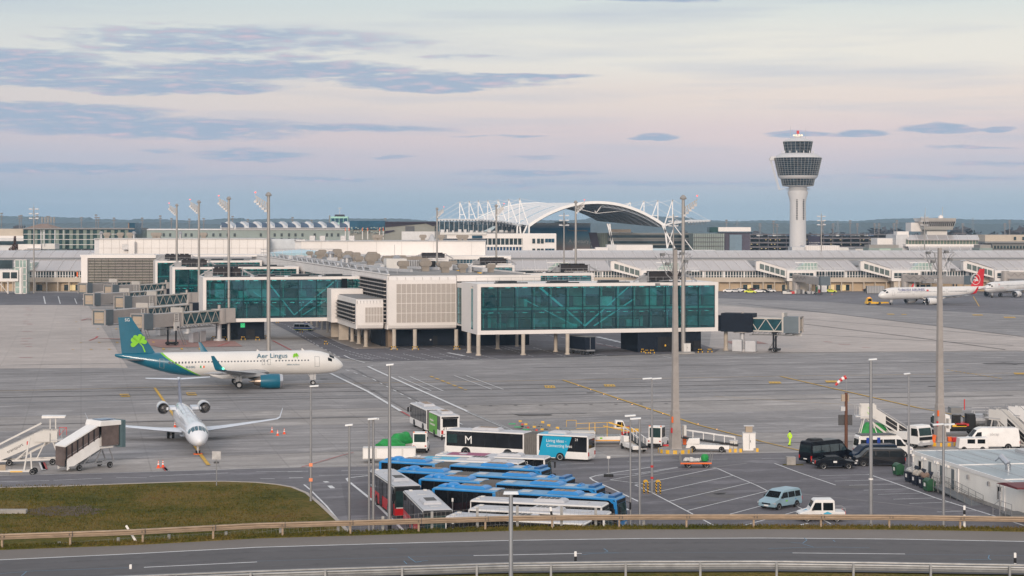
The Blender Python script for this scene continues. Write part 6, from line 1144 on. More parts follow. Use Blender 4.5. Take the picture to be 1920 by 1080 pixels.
def airliner(loc, rz, label, L_, xm, r, zc, livm, finm, wingp, span_, nwin, win_ranges, airline=None, tip=None, engm=None, Rn=1.2, group=None, name='airliner'):
 t = thing(name, label, 'airliner', loc, rz, group); tl = L_
 st = [(0, .03, -.32), (.12, .16, -.32), (.4, .33, -.3), (.9, .5, -.26), (1.6, .67, -.2), (2.6, .83, -.11), (3.8, .94, -.04), (5.4, 1, 0), (tl*.64, 1, 0), (tl*.70, .97, .03), (tl*.76, .88, .12), (tl*.83, .70, .30), (tl*.9, .47, .53), (tl*.96, .25, .73), (tl-.15, .12, .82), (tl, .07, .84)]
 B = Body(st, r, zc, xm); B.build(livm, t)
 MB().prof([(xm-tl*.37, zc-r*.75), (xm-tl*.40, zc-r*1.12), (xm-tl*.44, zc-r*1.22), (xm-tl*.54, zc-r*1.22), (xm-tl*.58, zc-r*1.0), (xm-tl*.60, zc-r*.8)], -1.5, 1.5).build('belly_fairing', acw, t, bevel=.25)
 ld = wingp
 for s in (-1, 1):
  n_ = (0, 0, 1); secs = [(ld, s*1.2, zc-r*.72, 7.2, .95, n_), (ld+2.7, s*6.2, zc-r*.60, 4.3, .5, n_), (ld+7.6, s*15.6, zc+.0, 1.9, .2, n_), (ld+8.0, s*16.3, zc+.08, 1.75, .17, n_)]
  w_ = foil(secs if s > 0 else secs, xm).build('wing', acg, t, True)
  sh = [(ld+8.0, s*16.3, zc+.08, 1.75, .16, n_), (ld+8.6, s*16.85, zc+.35, 1.45, .12, (0, -s*.7, .7)), (ld+9.3, s*17.1, zc+1.2, 1.05, .1, (0, -s, .1)), (ld+10.2, s*17.3, zc+2.5, .5, .06, (0, -s, 0))]
  foil(sh, xm).build('wing_tip_fence', tip or acg, w_, True); q = MB()
  for yy in (4.6, 8.3, 11.8): f = (yy-1.2)/14.4; q.lathe([(.02, 0), (.22, -.6), (.25, -1.6), (.02, -3.2)], (xm-ld-2.4-f*6.2-(3.2 if yy < 5 else 1.4), s*yy, zc-r*.8+f*1.3), 'x', 8)
  q.build('flap_fairing', acg, w_, True)
  engine(t, xm-ld-.1+1.6, s*5.75, zc-r*.72-Rn*.92, Rn, 3.5, engm or acw); foil([(ld+.3-1.2, s*5.75, zc-r*.72-.35, 5.0, .35, (0, 1, 0)), (ld+1.5, s*5.75, zc-r*.62, 4, .35, (0, 1, 0))], xm).build('pylon', acg, t, True)
  hs = [(tl-5.1, s*.5, zc+r*.42, 3.3, .34, n_), (tl-1.9, s*6.2, zc+r*.42+.6, 1.3, .12, n_)]; foil(hs, xm).build('tailplane', acg, t, True)
 vs = [(tl-7.9, 0, zc+r*.72, 6.6, .42, (0, 1, 0)), (tl-6.5, 0, zc+r*.98, 5.4, .42, (0, 1, 0)), (tl-2.6, 0, zc+7.85, 2.1, .2, (0, 1, 0))]; fin = foil(vs, xm).build('fin', finm, t, True)
 gear(t, xm-5.1, 0, .42, zc-r*.9, .3, .24); [gear(t, 0, s*3.8, .6, zc-r*.85, .5, .4) for s in (-1, 1)]
 q = MB()
 for a, b, c_, d_ in ((2.05, 2.75, -52, -72), (1.62, 2.45, -20, -44), (1.55, 2.35, -3, -18), (1.55, 2.35, 3, 18), (1.62, 2.45, 20, 44), (2.05, 2.75, 52, 72)): B.panel(q, a, b, c_, d_, .02)
 q.build('cockpit_windows', M.dglass, t)
 wm_ = MB().lathe([(.1, -.012), (.13, -.008), (.13, .012)], (0, 0, 0), 'y', 8)
 wme = MB().box(-.115, .115, -.015, .015, -.17, .17).mesh('cabin_window', mat('cabin_window_glass', (.13, .15, .18), .15)); rr_, z0 = B.at(tl*.4)
 for s in (-1, 1):
  for a, b in win_ranges:
   d = a
   while d < b:
    o = bpy.data.objects.new('cabin_window', wme); COL.objects.link(o); o.parent = t; zz_ = zc+.42; o.location = (xm-d, s*(math.sqrt(r*r-.42**2)+.012), zz_); o.rotation_euler = (-s*R(12), 0, 0); d += nwin
  for d, h, ww in ((4.6, 1.75, .82), (tl*.335, .95, .5), (tl*.36, .95, .5), (tl*.80, 1.6, .75)) if tl < 40 else ((4.6, 1.75, .82), (tl*.285, 1.6, .7), (tl*.60, 1.5, .7), (tl*.80, 1.6, .75)):
   q = MB(); rr2, zz2 = B.at(d); t0 = math.degrees(math.acos(max(-1, min(1, (zc+1.05-zz2)/rr2)))) if h > 1.2 else 68; t1 = t0+math.degrees(h/rr2); e = .06
   for a, b, c_, d_ in ((d-ww/2, d-ww/2+e, t0, t1), (d+ww/2-e, d+ww/2, t0, t1), (d-ww/2, d+ww/2, t0, t0+1.8), (d-ww/2, d+ww/2, t1-1.8, t1)): B.panel(q, a, b, s*c_, s*d_, .012, 2, 4)
   q.build('door_outline', finm if d > tl*.7 and finm is M.teal and False else mat('seam_grey', (.25, .26, .27), .5), t)
 q = MB(); q.prof([(xm-6.5, zc+r), (xm-6.9, zc+r+.35), (xm-7.0, zc+r+.35), (xm-7., zc+r)], -.03, .03).prof([(xm-14, zc+r), (xm-14.4, zc+r+.3), (xm-14.5, zc+r)], -.03, .03); q.build('antenna_blade', acw, t); B.label = t
 return t, B
def al(mth, x, z):
 k = mth('MULTIPLY', mth('SUBTRACT', 5.9, z), .25); e = mth('ADD', -12.6, mth('MULTIPLY', mth('POWER', mth('MAXIMUM', k, 0.001), 1.25), 6.4)); t = mth('SUBTRACT', x, e)
 return [(mth('LESS_THAN', t, .42), (.17, .5, .01)), (mth('LESS_THAN', t, 0.), (.0, .11, .18))]
XM = 17.71; a13 = R(12.8); ng = Vector((-33.35, 312.9, 0)); loc = ng - Vector((math.cos(a13), math.sin(a13), 0))*12.64
lv_ = livery('white_teal_green_livery', (.7, .68, .65), al)
pl, B = airliner(loc, a13, 'white airliner with a teal tail and green shamrock taxiing in front of the pier', 37.57, XM, 2.0, 3.85, lv_, M.teal, 12.4, 17, .533, ((6.1, 11.9), (12.9, 29.0)), tip=M.teal, engm=M.teal, Rn=1.22)
def heart(cx, cz, s, a, n=22):
 o = []
 for i in range(n):
  t = 6.2832*i/n; x = 16*math.sin(t)**3/17*s; y = (13*math.cos(t)-5*math.cos(2*t)-2*math.cos(3*t)-math.cos(4*t))/17*s; y += s*.9; o.append((cx+x*math.cos(a)-y*math.sin(a), cz+x*math.sin(a)+y*math.cos(a)))
 return o
for side in (-1, 1):
 q = MB()
 def sham(q, cx, cz, s, y0, y1, par, m, nm='shamrock_emblem'):
  for a in (R(12), R(88), R(-62)): q.prof(heart(cx, cz, s*(.92 if a == R(-62) else 1), a), y0, y1)
  pts = [(cx+s*.05, cz), (cx+s*.75, cz-s*.8), (cx+s*1.15, cz-s*1.9)]
  for (x0, z0), (x1, z1) in zip(pts, pts[1:]): q.prof([(x0-.12*s, z0), (x0+.14*s, z0), (x1+.14*s, z1), (x1-.12*s, z1)], y0, y1)
  return q.build(nm, m, par)
 sham(q, XM-33.7, 7.55, .84, side*.24, side*.30, pl, M.lime)
 q = MB(); sham(q, XM-8.15, 5.05, .3, side*1.78, side*1.84, pl, M.lime)
 if side < 0: text('Aer Lingus', 1.15, M.teal, pl, (XM-14.6, -1.86, 4.82), (R(90-27), 0, 0), ex=.02, sx=1.02); text('EI-NSG', .5, M.teal, pl, (XM-26.2, -2.02, 3.35), sx=1.); text('SG', .7, M.white, pl, (XM-36.0, -.14, 11.05)); text('AIRBUS A320neo', .3, M.teal, pl, (XM-9.7, -2.02, 3.55))
 else: text('Aer Lingus', 1.15, M.teal, pl, (XM-8.8, 1.86, 4.82), (R(90-27), 0, R(180)), ex=.02, sx=1.02)
for dx, m_ in ((-23.9, mat('flag_green', (.02, .35, .1), .5)), (-23.65, M.white), (-23.4, M.orange)): MB().box(XM+dx, XM+dx+.24, -2.03, -2.0, 3.35, 3.7).build('flag_stripe', m_, pl)
MB().box(-.15, .15, -.15, .15, -.1, .15).build('wing_tip_light', mat('green_lamp', (.1, .8, .3), .3, emit=(.1, 1, .4), es=3.), pl, loc=(XM-21.2, -17.2, 4.3))
# red tailed airliner towed on the right
c = G(1748, 570.3); a = R(180+25)
redp = mat('livery_red', (.60, .012, .02), .35, coat=.3); greyw = acw
pl2, B2 = airliner(c, a, 'white airliner with a red tail being towed on the right side of the apron', 44.51, 21.97, 2.0, 3.85, acw, redp, 16.8, 17, .533, ((6.4, 12.2), (13.4, 26), (27.4, 35)), tip=redp, group=None)
X2 = 21.97
for side in (1, -1):
 q = MB().lathe([(1.85, 0), (1.85, .02), (1.68, .02), (1.68, 0)], (0, 0, 0), 'y', 30, cap=False); o = q.build('circle_emblem', acw, pl2); o.location = (X2-40.1, side*.25, 8.1); q = MB(); q.prof([(-.5, -.1), (.2, .9), (.9, 1.4), (.2, 1.35), (-.6, .8), (-1.2, -.2), (-1.5, -.9), (-.5, -.55), (.9, -1.1), (.2, -.2), (1.3, -.5), (.6, .2)], -.02, .02); o2 = q.build('bird_emblem', acw, o); o2.scale = (.75, 1, .75)
 ps_ = (X2-6.6, 1.9, 4.62) if side > 0 else (X2-17.7, -1.9, 4.62); text('TURKISH AIRLINES', 1.25, mat('lettering_blue', (.01, .03, .2), .4), pl2, ps_, (R(68), 0, R(180) if side > 0 else 0), ex=.02, sx=1.05)
 MB().box(X2-18.9, X2-18.1, side*1.99, side*2.03, 4.5, 5.0).build('flag', redp, pl2)
# third airliner at the right edge
c = G(1893, 556.5); pl3, B3 = airliner(c, R(180+46), 'white airliner with red web lettering parked at the right edge', 37.57, XM, 2.0, 3.85, acw, redp, 12.4, 17, .533, ((6.1, 28),)); text('flypgs.com', 1.7, redp, pl3, (XM-6.5, 1.94, 3.9), (R(80), 0, R(180)), ex=.02)
MB().prof([(-.6, 0), (.4, 0), (-.1, 1.9), (-.6, 2.0)], -.06, .06).build('wing_tip', redp, None)
bpy.data.objects.remove(bpy.data.objects['wing_tip'])
# regional jet facing the camera
def regional():
 hd = Vector((.245, -.97, 0)); rz = math.atan2(hd.y, hd.x); xm = 19.7; L_ = 36.2; r = 1.36; zc = 2.25; nose = Vector((-36.8, 218.75, 0)); loc = nose - hd.normalized()*17.3
 t = thing('regional_jet', 'small white T-tailed jet with rear engines parked facing the camera', 'airliner', loc, rz)
 st = [(0, .03, -.35), (.15, .2, -.35), (.6, .45, -.3), (1.3, .68, -.2), (2.2, .86, -.1), (3.4, .97, -.02), (4.5, 1, 0), (24, 1, 0), (27, .92, .07), (30, .68, .25), (32.8, .38, .42), (34.5, .1, .5)]
 B = Body(st, r, zc, xm); B.build(mat('jet_white', (.76, .77, .8), .22, var=.05, scale=.4, coat=.6), t); jw = mat('jet_wing_white', (.6, .64, .7), .3, coat=.3)
 q = MB(); [B.panel(q, a_, b_, c_, d_, .02) for a_, b_, c_, d_ in ((1.95, 2.75, -48, -72), (1.5, 2.55, -24, -46), (1.35, 2.4, -2, -22), (1.35, 2.4, 2, 22), (1.5, 2.55, 24, 46), (1.95, 2.75, 48, 72))]; q.build('cockpit_windows', mat('cockpit_blue_glass', (.03, .09, .12), .08, coat=.4), t)
 q = MB(); B.panel(q, 5.3, 5.38, -20, 20, .015); B.panel(q, 6.6, 6.68, -20, 20, .015); B.panel(q, 5.3, 6.68, -20, -18, .015); B.panel(q, 5.3, 6.68, 18, 20, .015); q.build('roof_panel_line', M.steelp, t)
 q = MB(); vs = [B.pt(16+i*.5, R(a_), .012) for i in range(10) for a_ in (-34+1.4*abs(i-4.5)*0-0, -31)]; q.add(vs, [(2*i, 2*i+1, 2*i+3, 2*i+2) for i in range(9)]); vs = [B.pt(16+i*.5, R(a_), .012) for i in range(10) for a_ in (31, 34)]; q.add(vs, [(2*i, 2*i+1, 2*i+3, 2*i+2) for i in range(9)])
 for d_ in (16, 20.4): B.panel(q, d_, d_+.12, -34, 34, .012, 1, 10)
 q.build('grey_walkway_outline', mat('seam_grey', (.25, .26, .27), .5), t)
 MB().prof([(xm-13.5, .9), (xm-15, .72), (xm-21.5, .72), (xm-23, .95)], -1.15, 1.15).build('belly_fairing', jw, t, bevel=.2)
 for s in (-1, 1):
  n_ = (0, 0, 1); w_ = foil([(15.0, s*1.0, 1.25, 5.2, .6, n_), (16.9, s*4.2, 1.42, 3.3, .38, n_), (20.9, s*11.6, 1.95, 1.35, .14, n_)], xm).build('wing', jw, t, True)
  foil([(20.9, s*11.6, 1.95, 1.35, .13, n_), (21.4, s*12.0, 2.12, 1.1, .1, (0, -s*.7, .7)), (22.3, s*12.45, 3.2, .5, .06, (0, -s, 0))], xm).build('winglet', jw, w_, True)
  engine(t, xm-24.3, s*2.62, 3.35, .82, 3.3, acw); MB().prof([(xm-24.6, 3.1), (xm-24.6, 3.45), (xm-27.4, 3.45), (xm-27.4, 3.1)], s*1., s*2.2).build('engine_pylon', jw, t)
  foil([(33.6, s*.1, 6.25, 2.2, .22, n_), (35.2, s*4.27, 6.35, 1.1, .1, n_)], xm).build('tailplane', jw, t, True)
  if True: gear(t, 0, s*2.0, .45, 1.3, .38, .3)
 foil([(28.6, 0, 3.0, 5.2, .4, (0, 1, 0)), (33.2, 0, 6.4, 2.9, .26, (0, 1, 0))], xm).build('fin', mat('fin_blue_grey', (.22, .24, .32), .35), t, True)
 MB().lathe([(.02, .5), (.2, .1), (.24, -.6), (.02, -1.6)], (xm-33.4, 0, 6.35), 'x', 10).build('fin_cap', jw, t, True)
 gear(t, 17.3, 0, .24, 1.3, .22, .18); MB().box(16.9, 17.7, -.5, .5, 0, .12).build('orange_chock', M.orange, t)
 q = MB(); [B.panel(q, 4.4, 5.2, s*60, s*62, .012) for s in (-1, 1)]; q.build('door_outline', mat('seam_grey', (.25, .26, .27), .5), t)
regional()
# ---------- buses ----------
busg = mat('bus_side_glass', (.012, .013, .016), .08, var=.5, scale=.5, coat=.3); bell = mat('bellows_grey', (.16, .15, .14), .85, var=.35, scale=3., stretch=(6, 1, 1)); roofw = mat('dimmed_white_roof', (.5, .5, .52), .55, var=.14, scale=.7); roofb = mat('pale_blue_roof_paint', (.12, .31, .52), .5, var=.35, scale=.7)  # bus roof white darkened in its colour, as upward faces catch less light
grille = mat('tan_roof_grille', (.32, .24, .18), .8, var=.3, scale=3.)
def pod(par, x0, x1, mt, h=.32, z=3.05, w=.78, top=None, nm='roof_unit'):
 o = MB().loft([[(x0+a, -w+a*.5, z+b), (x1-a, -w+a*.5, z+b), (x1-a, w-a*.5, z+b), (x0+a, w-a*.5, z+b)] for a, b in ((0, 0), (.06, h*.55), (.3, h), (.34, h))]).build(nm, mt, par)
 if top:
  q = MB(); n = 4
  for i in range(n): a = x0+.5+(x1-x0-1.)*i/n; q.box(a, a+(x1-x0-1.)/n-.12, -w+.32, w-.32, z+h, z+h+.03)
  q.build('grille', top, o)
 return o
def section(par, x0, x1, c, front=False, rear=False, doors=(), wheels=(), bandz=(1.15, 2.86), wr=.48):
 """one rigid bus body from x0 (rear) to x1 (front)"""
 nose = .18 if front else 0; zb = .32; b0, b1 = c.get('band', bandz)
 MB().prof([(x0, zb), (x1-.02, zb), (x1, 1.1), (x1-nose, 2.9), (x1-nose-.08, 2.98), (x0+(.1 if rear else 0), 2.98), (x0, 2.85)], -1.24, 1.24, inset=.0).build('body', c['body'], par, bevel=.05)
 MB().loft([[(x0+.02, -1.26, 2.78), (x1-nose-.02, -1.26, 2.78), (x1-nose-.02, 1.26, 2.78), (x0+.02, 1.26, 2.78)], [(x0+.02, -1.25, 2.93), (x1-nose-.04, -1.25, 2.93), (x1-nose-.04, 1.25, 2.93), (x0+.02, 1.25, 2.93)], [(x0+.1, -1.1, 3.04), (x1-nose-.15, -1.1, 3.04), (x1-nose-.15, 1.1, 3.04), (x0+.1, 1.1, 3.04)]]).build('roof', [c.get('roof', c['body'])], par)
 r_ = MB()
 for s in (-1, 1): r_.box(x0+.05, x1-nose-.05, s*1.245, s*1.275, 2.865, 2.95)
 r_.build('roof_rim', c.get('rim', c['body']), par)
 g = MB()
 for s in (-1, 1): g.box(x0+.12, x1-.3, s*1.24, s*1.262, b0, b1)
 g.build('side_windows', busg, par); q = MB(); n = max(2, int((x1-x0)/1.55))
 for s in (-1, 1):
  for i in range(1, n): x = x0+.12+(x1-x0-.42)*i/n; q.box(x-.035, x+.035, s*1.262, s*1.27, b0, b1)
 q.build('window_pillars', M.black, par)
 if c.get('skirt'):
  q = MB()
  for s in (-1, 1): q.box(x0+.03, x1-.05, s*1.24, s*1.256, zb+.02, b0)
  q.build('side_skirt', c['skirt'], par)
 for s, x in doors:
  d = MB().box(x-.62, x+.62, s*1.262, s*1.285, .38, 2.6).build('door', busg, par); q = MB()
  for a in (-.62, -.02, .58): q.box(x+a, x+a+.05, s*1.285, s*1.3, .38, 2.6)
  q.box(x-.62, x+.62, s*1.285, s*1.295, .38, .45).build('door_frame', M.black, d)
 for x in wheels:
  for s in (-1, 1):
   q = MB(); a_ = [(x+(wr+.13)*math.cos(R(d)), wr+(wr+.13)*math.sin(R(d))) for d in range(-15, 196, 15)]; q.prof(a_, s*1.235, s*1.268).build('wheel_arch', M.black, par); wheel(par, x, s*1.14, wr, .29)
 if front:
  w = MB().add([(x1+.02-.02, -1.14, 1.0), (x1, 1.14, 1.0), (x1-nose*.78+.03, 1.14, 2.5), (x1-nose*.78+.03, -1.14, 2.5)], [(0, 1, 2, 3)]); f = MB().loft([[(x1-.06, -1.16, .98), (x1+.03, -1.1, .98), (x1+.03, 1.1, .98), (x1-.06, 1.16, .98)], [(x1-nose-.04, -1.16, 2.52), (x1-nose*.9+.04, -1.1, 2.52), (x1-nose*.9+.04, 1.1, 2.52), (x1-nose-.04, 1.16, 2.52)]]).build('windscreen', M.gglass, par)
  MB().box(x1-nose-.02, x1-nose*.9+.035, -1.1, 1.1, 2.54, 2.84).build('destination_sign', M.black, par); q = MB()
  for s in (-1, 1): MB().box(x1-.02, x1+.03, s*.75-.2, s*.75+.2, .55, .75).build('headlight', M.steelp, par); MB().bar((x1-.1, s*1.2, 2.45), (x1+.25, s*1.42, 2.35), .05).box(x1+.16, x1+.28, s*1.42-.12, s*1.42+.12, 1.75, 2.35).build('mirror', M.black, par)
  MB().box(x1-.03, x1+.025, -.28, .28, .42, .54).build('number_plate', M.white, par)
 if rear:
  MB().box(x0-.02, x0+.02, -.95, .95, 1.55, 2.6).build('rear_window', busg, par)
  for s in (-1, 1): MB().box(x0-.03, x0+.02, s*1.0-.13, s*1.0+.13, .7, 1.15).build('tail_lamp', M.tailr, par)
  MB().box(x0-.02, x0+.02, -.8, .8, .75, 1.35).build('engine_grille', M.dgrey if c.get('dkrear') else c['body'], par); MB().box(x0-.03, x0+.01, -.28, .28, .5, .62).build('number_plate', M.white, par)
def articulated(label, loc, rz, c, group='parked blue articulated buses', bend=0.):
 t = thing('articulated_bus', label, 'bus', loc, rz, group)          # 18 m, front at +x
 section(t, -1.1, 8.95, c, front=True, doors=((-1, 7.9), (-1, 3.4), (-1, .2)) if c.get('doors', True) else (), wheels=(6.2, .9+.0*1,))
 section(t, -8.95, -2.7, c, rear=True, doors=((-1, -4.2),) if c.get('doors', True) else (), wheels=(-5.6,))
 b = MB(); n = 14
 for i in range(n): x = -2.72+i*1.64/n; k = .06 if i % 2 else 0; b.box(x, x+1.64/n+.002, -1.2+k, 1.2-k, .5, 2.98-k)
 b.build('bellows', bell, t); return t
def busplace(rear, front, z=3.0, L_=17.9):
 a, b = G(*rear, z), G(*front, z); m = (a+b)/2; return Vector((m.x, m.y, 0)), head(a, b)
cb = dict(body=M.blue, roof=roofb, rim=M.blue, skirt=mat('black_lower_side', (.012, .013, .018), .3, coat=.3), dkrear=True)
rows = (((724, 862), (1024, 879), 'backmost of the four parked blue articulated buses'), ((757, 880.5), (1066, 897), 'second blue articulated bus from the back'), ((802, 895), (1123, 913.5), 'third blue articulated bus from the back'), ((828.5, 912), (1160, 932), 'frontmost blue articulated bus with its blue front corner at the right end'))
for i, (a, b, lb) in enumerate(rows):
 lc, rz = busplace(a, b)
 if i == 0:
  t0 = articulated(lb, lc, rz, cb); q = MB()
  for x0, x1, w_ in ((4.2-6, 7.9-6, 0),): pass
  pod(t0, -6.9, -3.9, M.blue, .26, top=grille); pod(t0, 2.1, 5.1, M.blue, .26, top=grille); pod(t0, -8.7, -7.9, M.blue, .22, w=.6); MB().lathe([(.62, 0), (.6, .2), (.4, .34), (.02, .4)], (-7.5, .25, 3.04), n=16).build('roof_dome', M.blue, t0, True); pod(t0, 6.6, 7.1, M.blue, .22, w=.5)
  [MB().box(x, x+.9, -.5, .5, 3.04, 3.09).build('roof_hatch', M.steelp, t0) for x in (-3.6, -.6, 5.5)]; q = MB().box(8.0, 8.55, -1.1, 1.1, 3.04, 3.26).build('front_roof_fairing', mat('deep_blue_fairing', (.015, .12, .33), .4), t0)
  for s in (-1, 1): MB().prof([(6.1, 2.98), (8.2, 2.98), (8.72, 2.7), (8.86, 1.3), (8.72, 1.3), (8.55, 2.5), (8.1, 2.84), (6.1, 2.88)], s*1.27, s*1.29).build('swept_front_corner', M.blue, t0)
  q = MB(); [q.prof([(-8.96, .5), (-8.96, 2.95), (-8.7, 2.95), (-8.7, .5)], s*1.265, s*1.285) for s in (-1, 1)]; q.build('rear_corner_post', M.blue, t0); q = MB()
  for s in (-1, 1): q.prof([(-6.6, .5), (-6.6, 1.), (-4.5, 1.0), (-4.2, .5)], s*1.258, s*1.27)
  q.build('blue_wheel_panel', M.blue, t0)
 else: dup(t0, lc, rz, lb)
def rigid(label, loc, rz, c, num=None, pods=((-.6, 2.6),), group=None, roofcol=None, L_=12.):
 t = thing('city_bus', label, 'bus', loc, rz, group); section(t, -L_/2, L_/2, c, front=True, rear=True, doors=((-1, 4.9), (-1, -.4)), wheels=(3.2, -2.6))
 for a, b in pods: pod(t, a, b, c.get('roof', c['body']), .26, top=c.get('grille'))
 [MB().box(x, x+.75, -.42, .42, 3.04, 3.09).build('roof_hatch', M.steelp, t) for x in (-3.6, 3.6)]
 [MB().box(x, x+.35, y, y+.3, 3.04, 3.14).build('roof_vent', M.offw, t) for x, y in ((-5.6, -.8), (-5.6, .5))]
 if roofcol:
  for a, b, m_ in roofcol: MB().box(a, b, -1.12, 1.12, 3.035, 3.046).build('roof_colour_panel', m_, t)
 if num: text(num, .5, M.white, t, (L_/2-2.4, -1.275, 2.3))
 return t
cw = dict(body=M.white, roof=roofw, skirt=None, grille=mat('dark_roof_grille', (.08, .08, .08), .7)); cw['skirt'] = M.white; cw2 = dict(cw); cw2['skirt'] = busg
lc, rz = busplace((828, 850), (1024, 857)); rigid('white city bus with a magenta roof panel, backmost of the parked row', lc, rz, cw2, '82', ((.6, 3.2),), 'parked white city buses', ((-4.8, -.6, mat('magenta_panel', (.28, .02, .10), .5, var=.2)),))
lc, rz = busplace((778, 857.5), (975, 865)); rigid('white city bus with a light blue roof panel beside the backmost blue bus', lc, rz, cw2, '51', ((.2, 2.8),), 'parked white city buses', ((-4.6, -1., mat('cyan_panel', (.06, .42, .62), .5, var=.15)),))
lc, rz = busplace((900, 934.5), (1128, 945)); rigid('white roofed city bus in front of the frontmost blue bus, numbered 504', lc, rz, cw2, '504', ((-.4, 2.4),), 'parked white city buses')
lc, rz = busplace((900, 951), (1130, 962)); rigid('white roofed city bus, second in front of the blue buses', lc, rz, cw2, None, ((-.8, 2.),), 'parked white city buses')
lc, rz = busplace((860, 965), (1090, 977)); rigid('white roofed city bus just behind the far guardrail', lc, rz, cw2, None, ((-1.2, 1.6),), 'parked white city buses')
crd = dict(body=mat('bus_black_body', (.02, .02, .022), .35, coat=.2), roof=roofw, rim=M.white, band=(1.38, 2.86), grille=mat('dark_roof_grille', (.08, .08, .08), .7)); crd['skirt'] = mat('bus_red_paint', (.55, .012, .015), .35, coat=.3)
for a, b, lb in (((717, 880), (765, 911.5), 'red and dark city bus with a white roof, the farther of the red pair'), ((781, 918.5), (822, 957.5), 'red and dark city bus with a white roof, the nearer one behind the guardrail')):
 lc, rz = busplace(a, b); t = rigid(lb, lc, rz, crd, None, ((.3, 3.2),), 'parked red city buses')
 MB().box(5.97, 6.04, -1.22, 1.22, .34, .98).build('red_front', crd['skirt'], t); MB().box(5.99, 6.045, -1.1, 1.1, .98, 1.06).build('white_front_stripe', M.white, t); MB().box(6.0, 6.03, -.2, .9, .62, .9).build('white_front_panel', M.white, t); q = MB().path([(5.7, -.6, 1.2), (5.7, -.6, 1.9), (5.7, -.2, 2.0), (5.7, .3, 1.9), (5.7, .3, 1.2)], .03, 5); q.build('yellow_handrail', M.yellow, t)
# green panelled airside bus seen from the rear
wht = dict(body=M.white, roof=roofw, skirt=M.white, doors=False); r0, f0 = G(844, 824), G(787, 797)
d = (f0-r0).normalized(); m_ = r0+d*9.0; t = articulated('white and green articulated airside bus driving away towards the pier', (m_.x, m_.y, 0), head(r0, f0), wht, 'articulated airside buses'); gp = mat('leaf_green_panel', (.12, .38, .05), .5)
for s in (-1, 1): MB().box(-7.2, -2.75, s*1.262, s*1.28, .45, 2.8).build('green_side_panel', gp, t)
text('Living ideas -', .42, M.offw, t, (-3.3, 1.29, 1.9), (R(90), 0, R(180))); text('Connecting lives', .42, M.offw, t, (-3.3, 1.29, 1.4), (R(90), 0, R(180)))
pod(t, -7.6, -4.6, roofw, .3, top=grille); pod(t, 2.5, 6.5, roofw, .3, top=grille); text('21', .6, M.dgrey, t, (-8.99, .95, 1.2), (R(90), 0, R(-90))); MB().box(-9.0, -8.9, -1.1, 1.1, 2.62, 2.82).build('rear_sign', M.black, t)
# cyan panelled airside bus, front at the left
r0, f0 = G(1104, 865), G(858, 852); d = (f0-r0).normalized(); m_ = r0+d*8.6
t = articulated('white and cyan articulated airside bus with slogan lettering on its side', (m_.x, m_.y, 0), head(r0, f0), wht, 'articulated airside buses'); cy = mat('cyan_side_panel', (.0, .32, .52), .45, var=.08)
for s in (-1, 1):
 MB().prof([(-3.5, 2.82), (-7.0, 2.82), (-6.6, 1.6), (-6.1, .42), (-2.9, .42)][::-1], s*1.264, s*1.284).build('cyan_side_panel', cy, t); wheel(t, -5.6, s*1.19, .5, .3, M.offw)
text('Living ideas -', .5, M.white, t, (-3.9, 1.30, 2.15), (R(90), 0, R(180)), sx=.95); text('Connecting lives', .5, M.white, t, (-3.9, 1.30, 1.6), (R(90), 0, R(180)), sx=.95)
MB().box(-6, -2.8, -1.13, 1.13, 3.035, 3.05).build('cyan_roof_panel', mat('cyan_panel', (.06, .42, .62), .5), t); pod(t, -6.2, -3.9, roofw, .28); pod(t, 2.2, 5.6, roofw, .3, top=grille)
text('M', 1.3, M.white, t, (6.35, 1.285, 1.5), (R(90), 0, R(180))); text('21', .4, M.white, t, (-7.4, 1.285, 2.4), (R(90), 0, R(180)))
q = MB(); [q.box(x, x+1.2, 1.263, 1.27, 1.5, 2.5) for x in (7.3,)]; q.build('lit_cab_window', M.gglass, t)
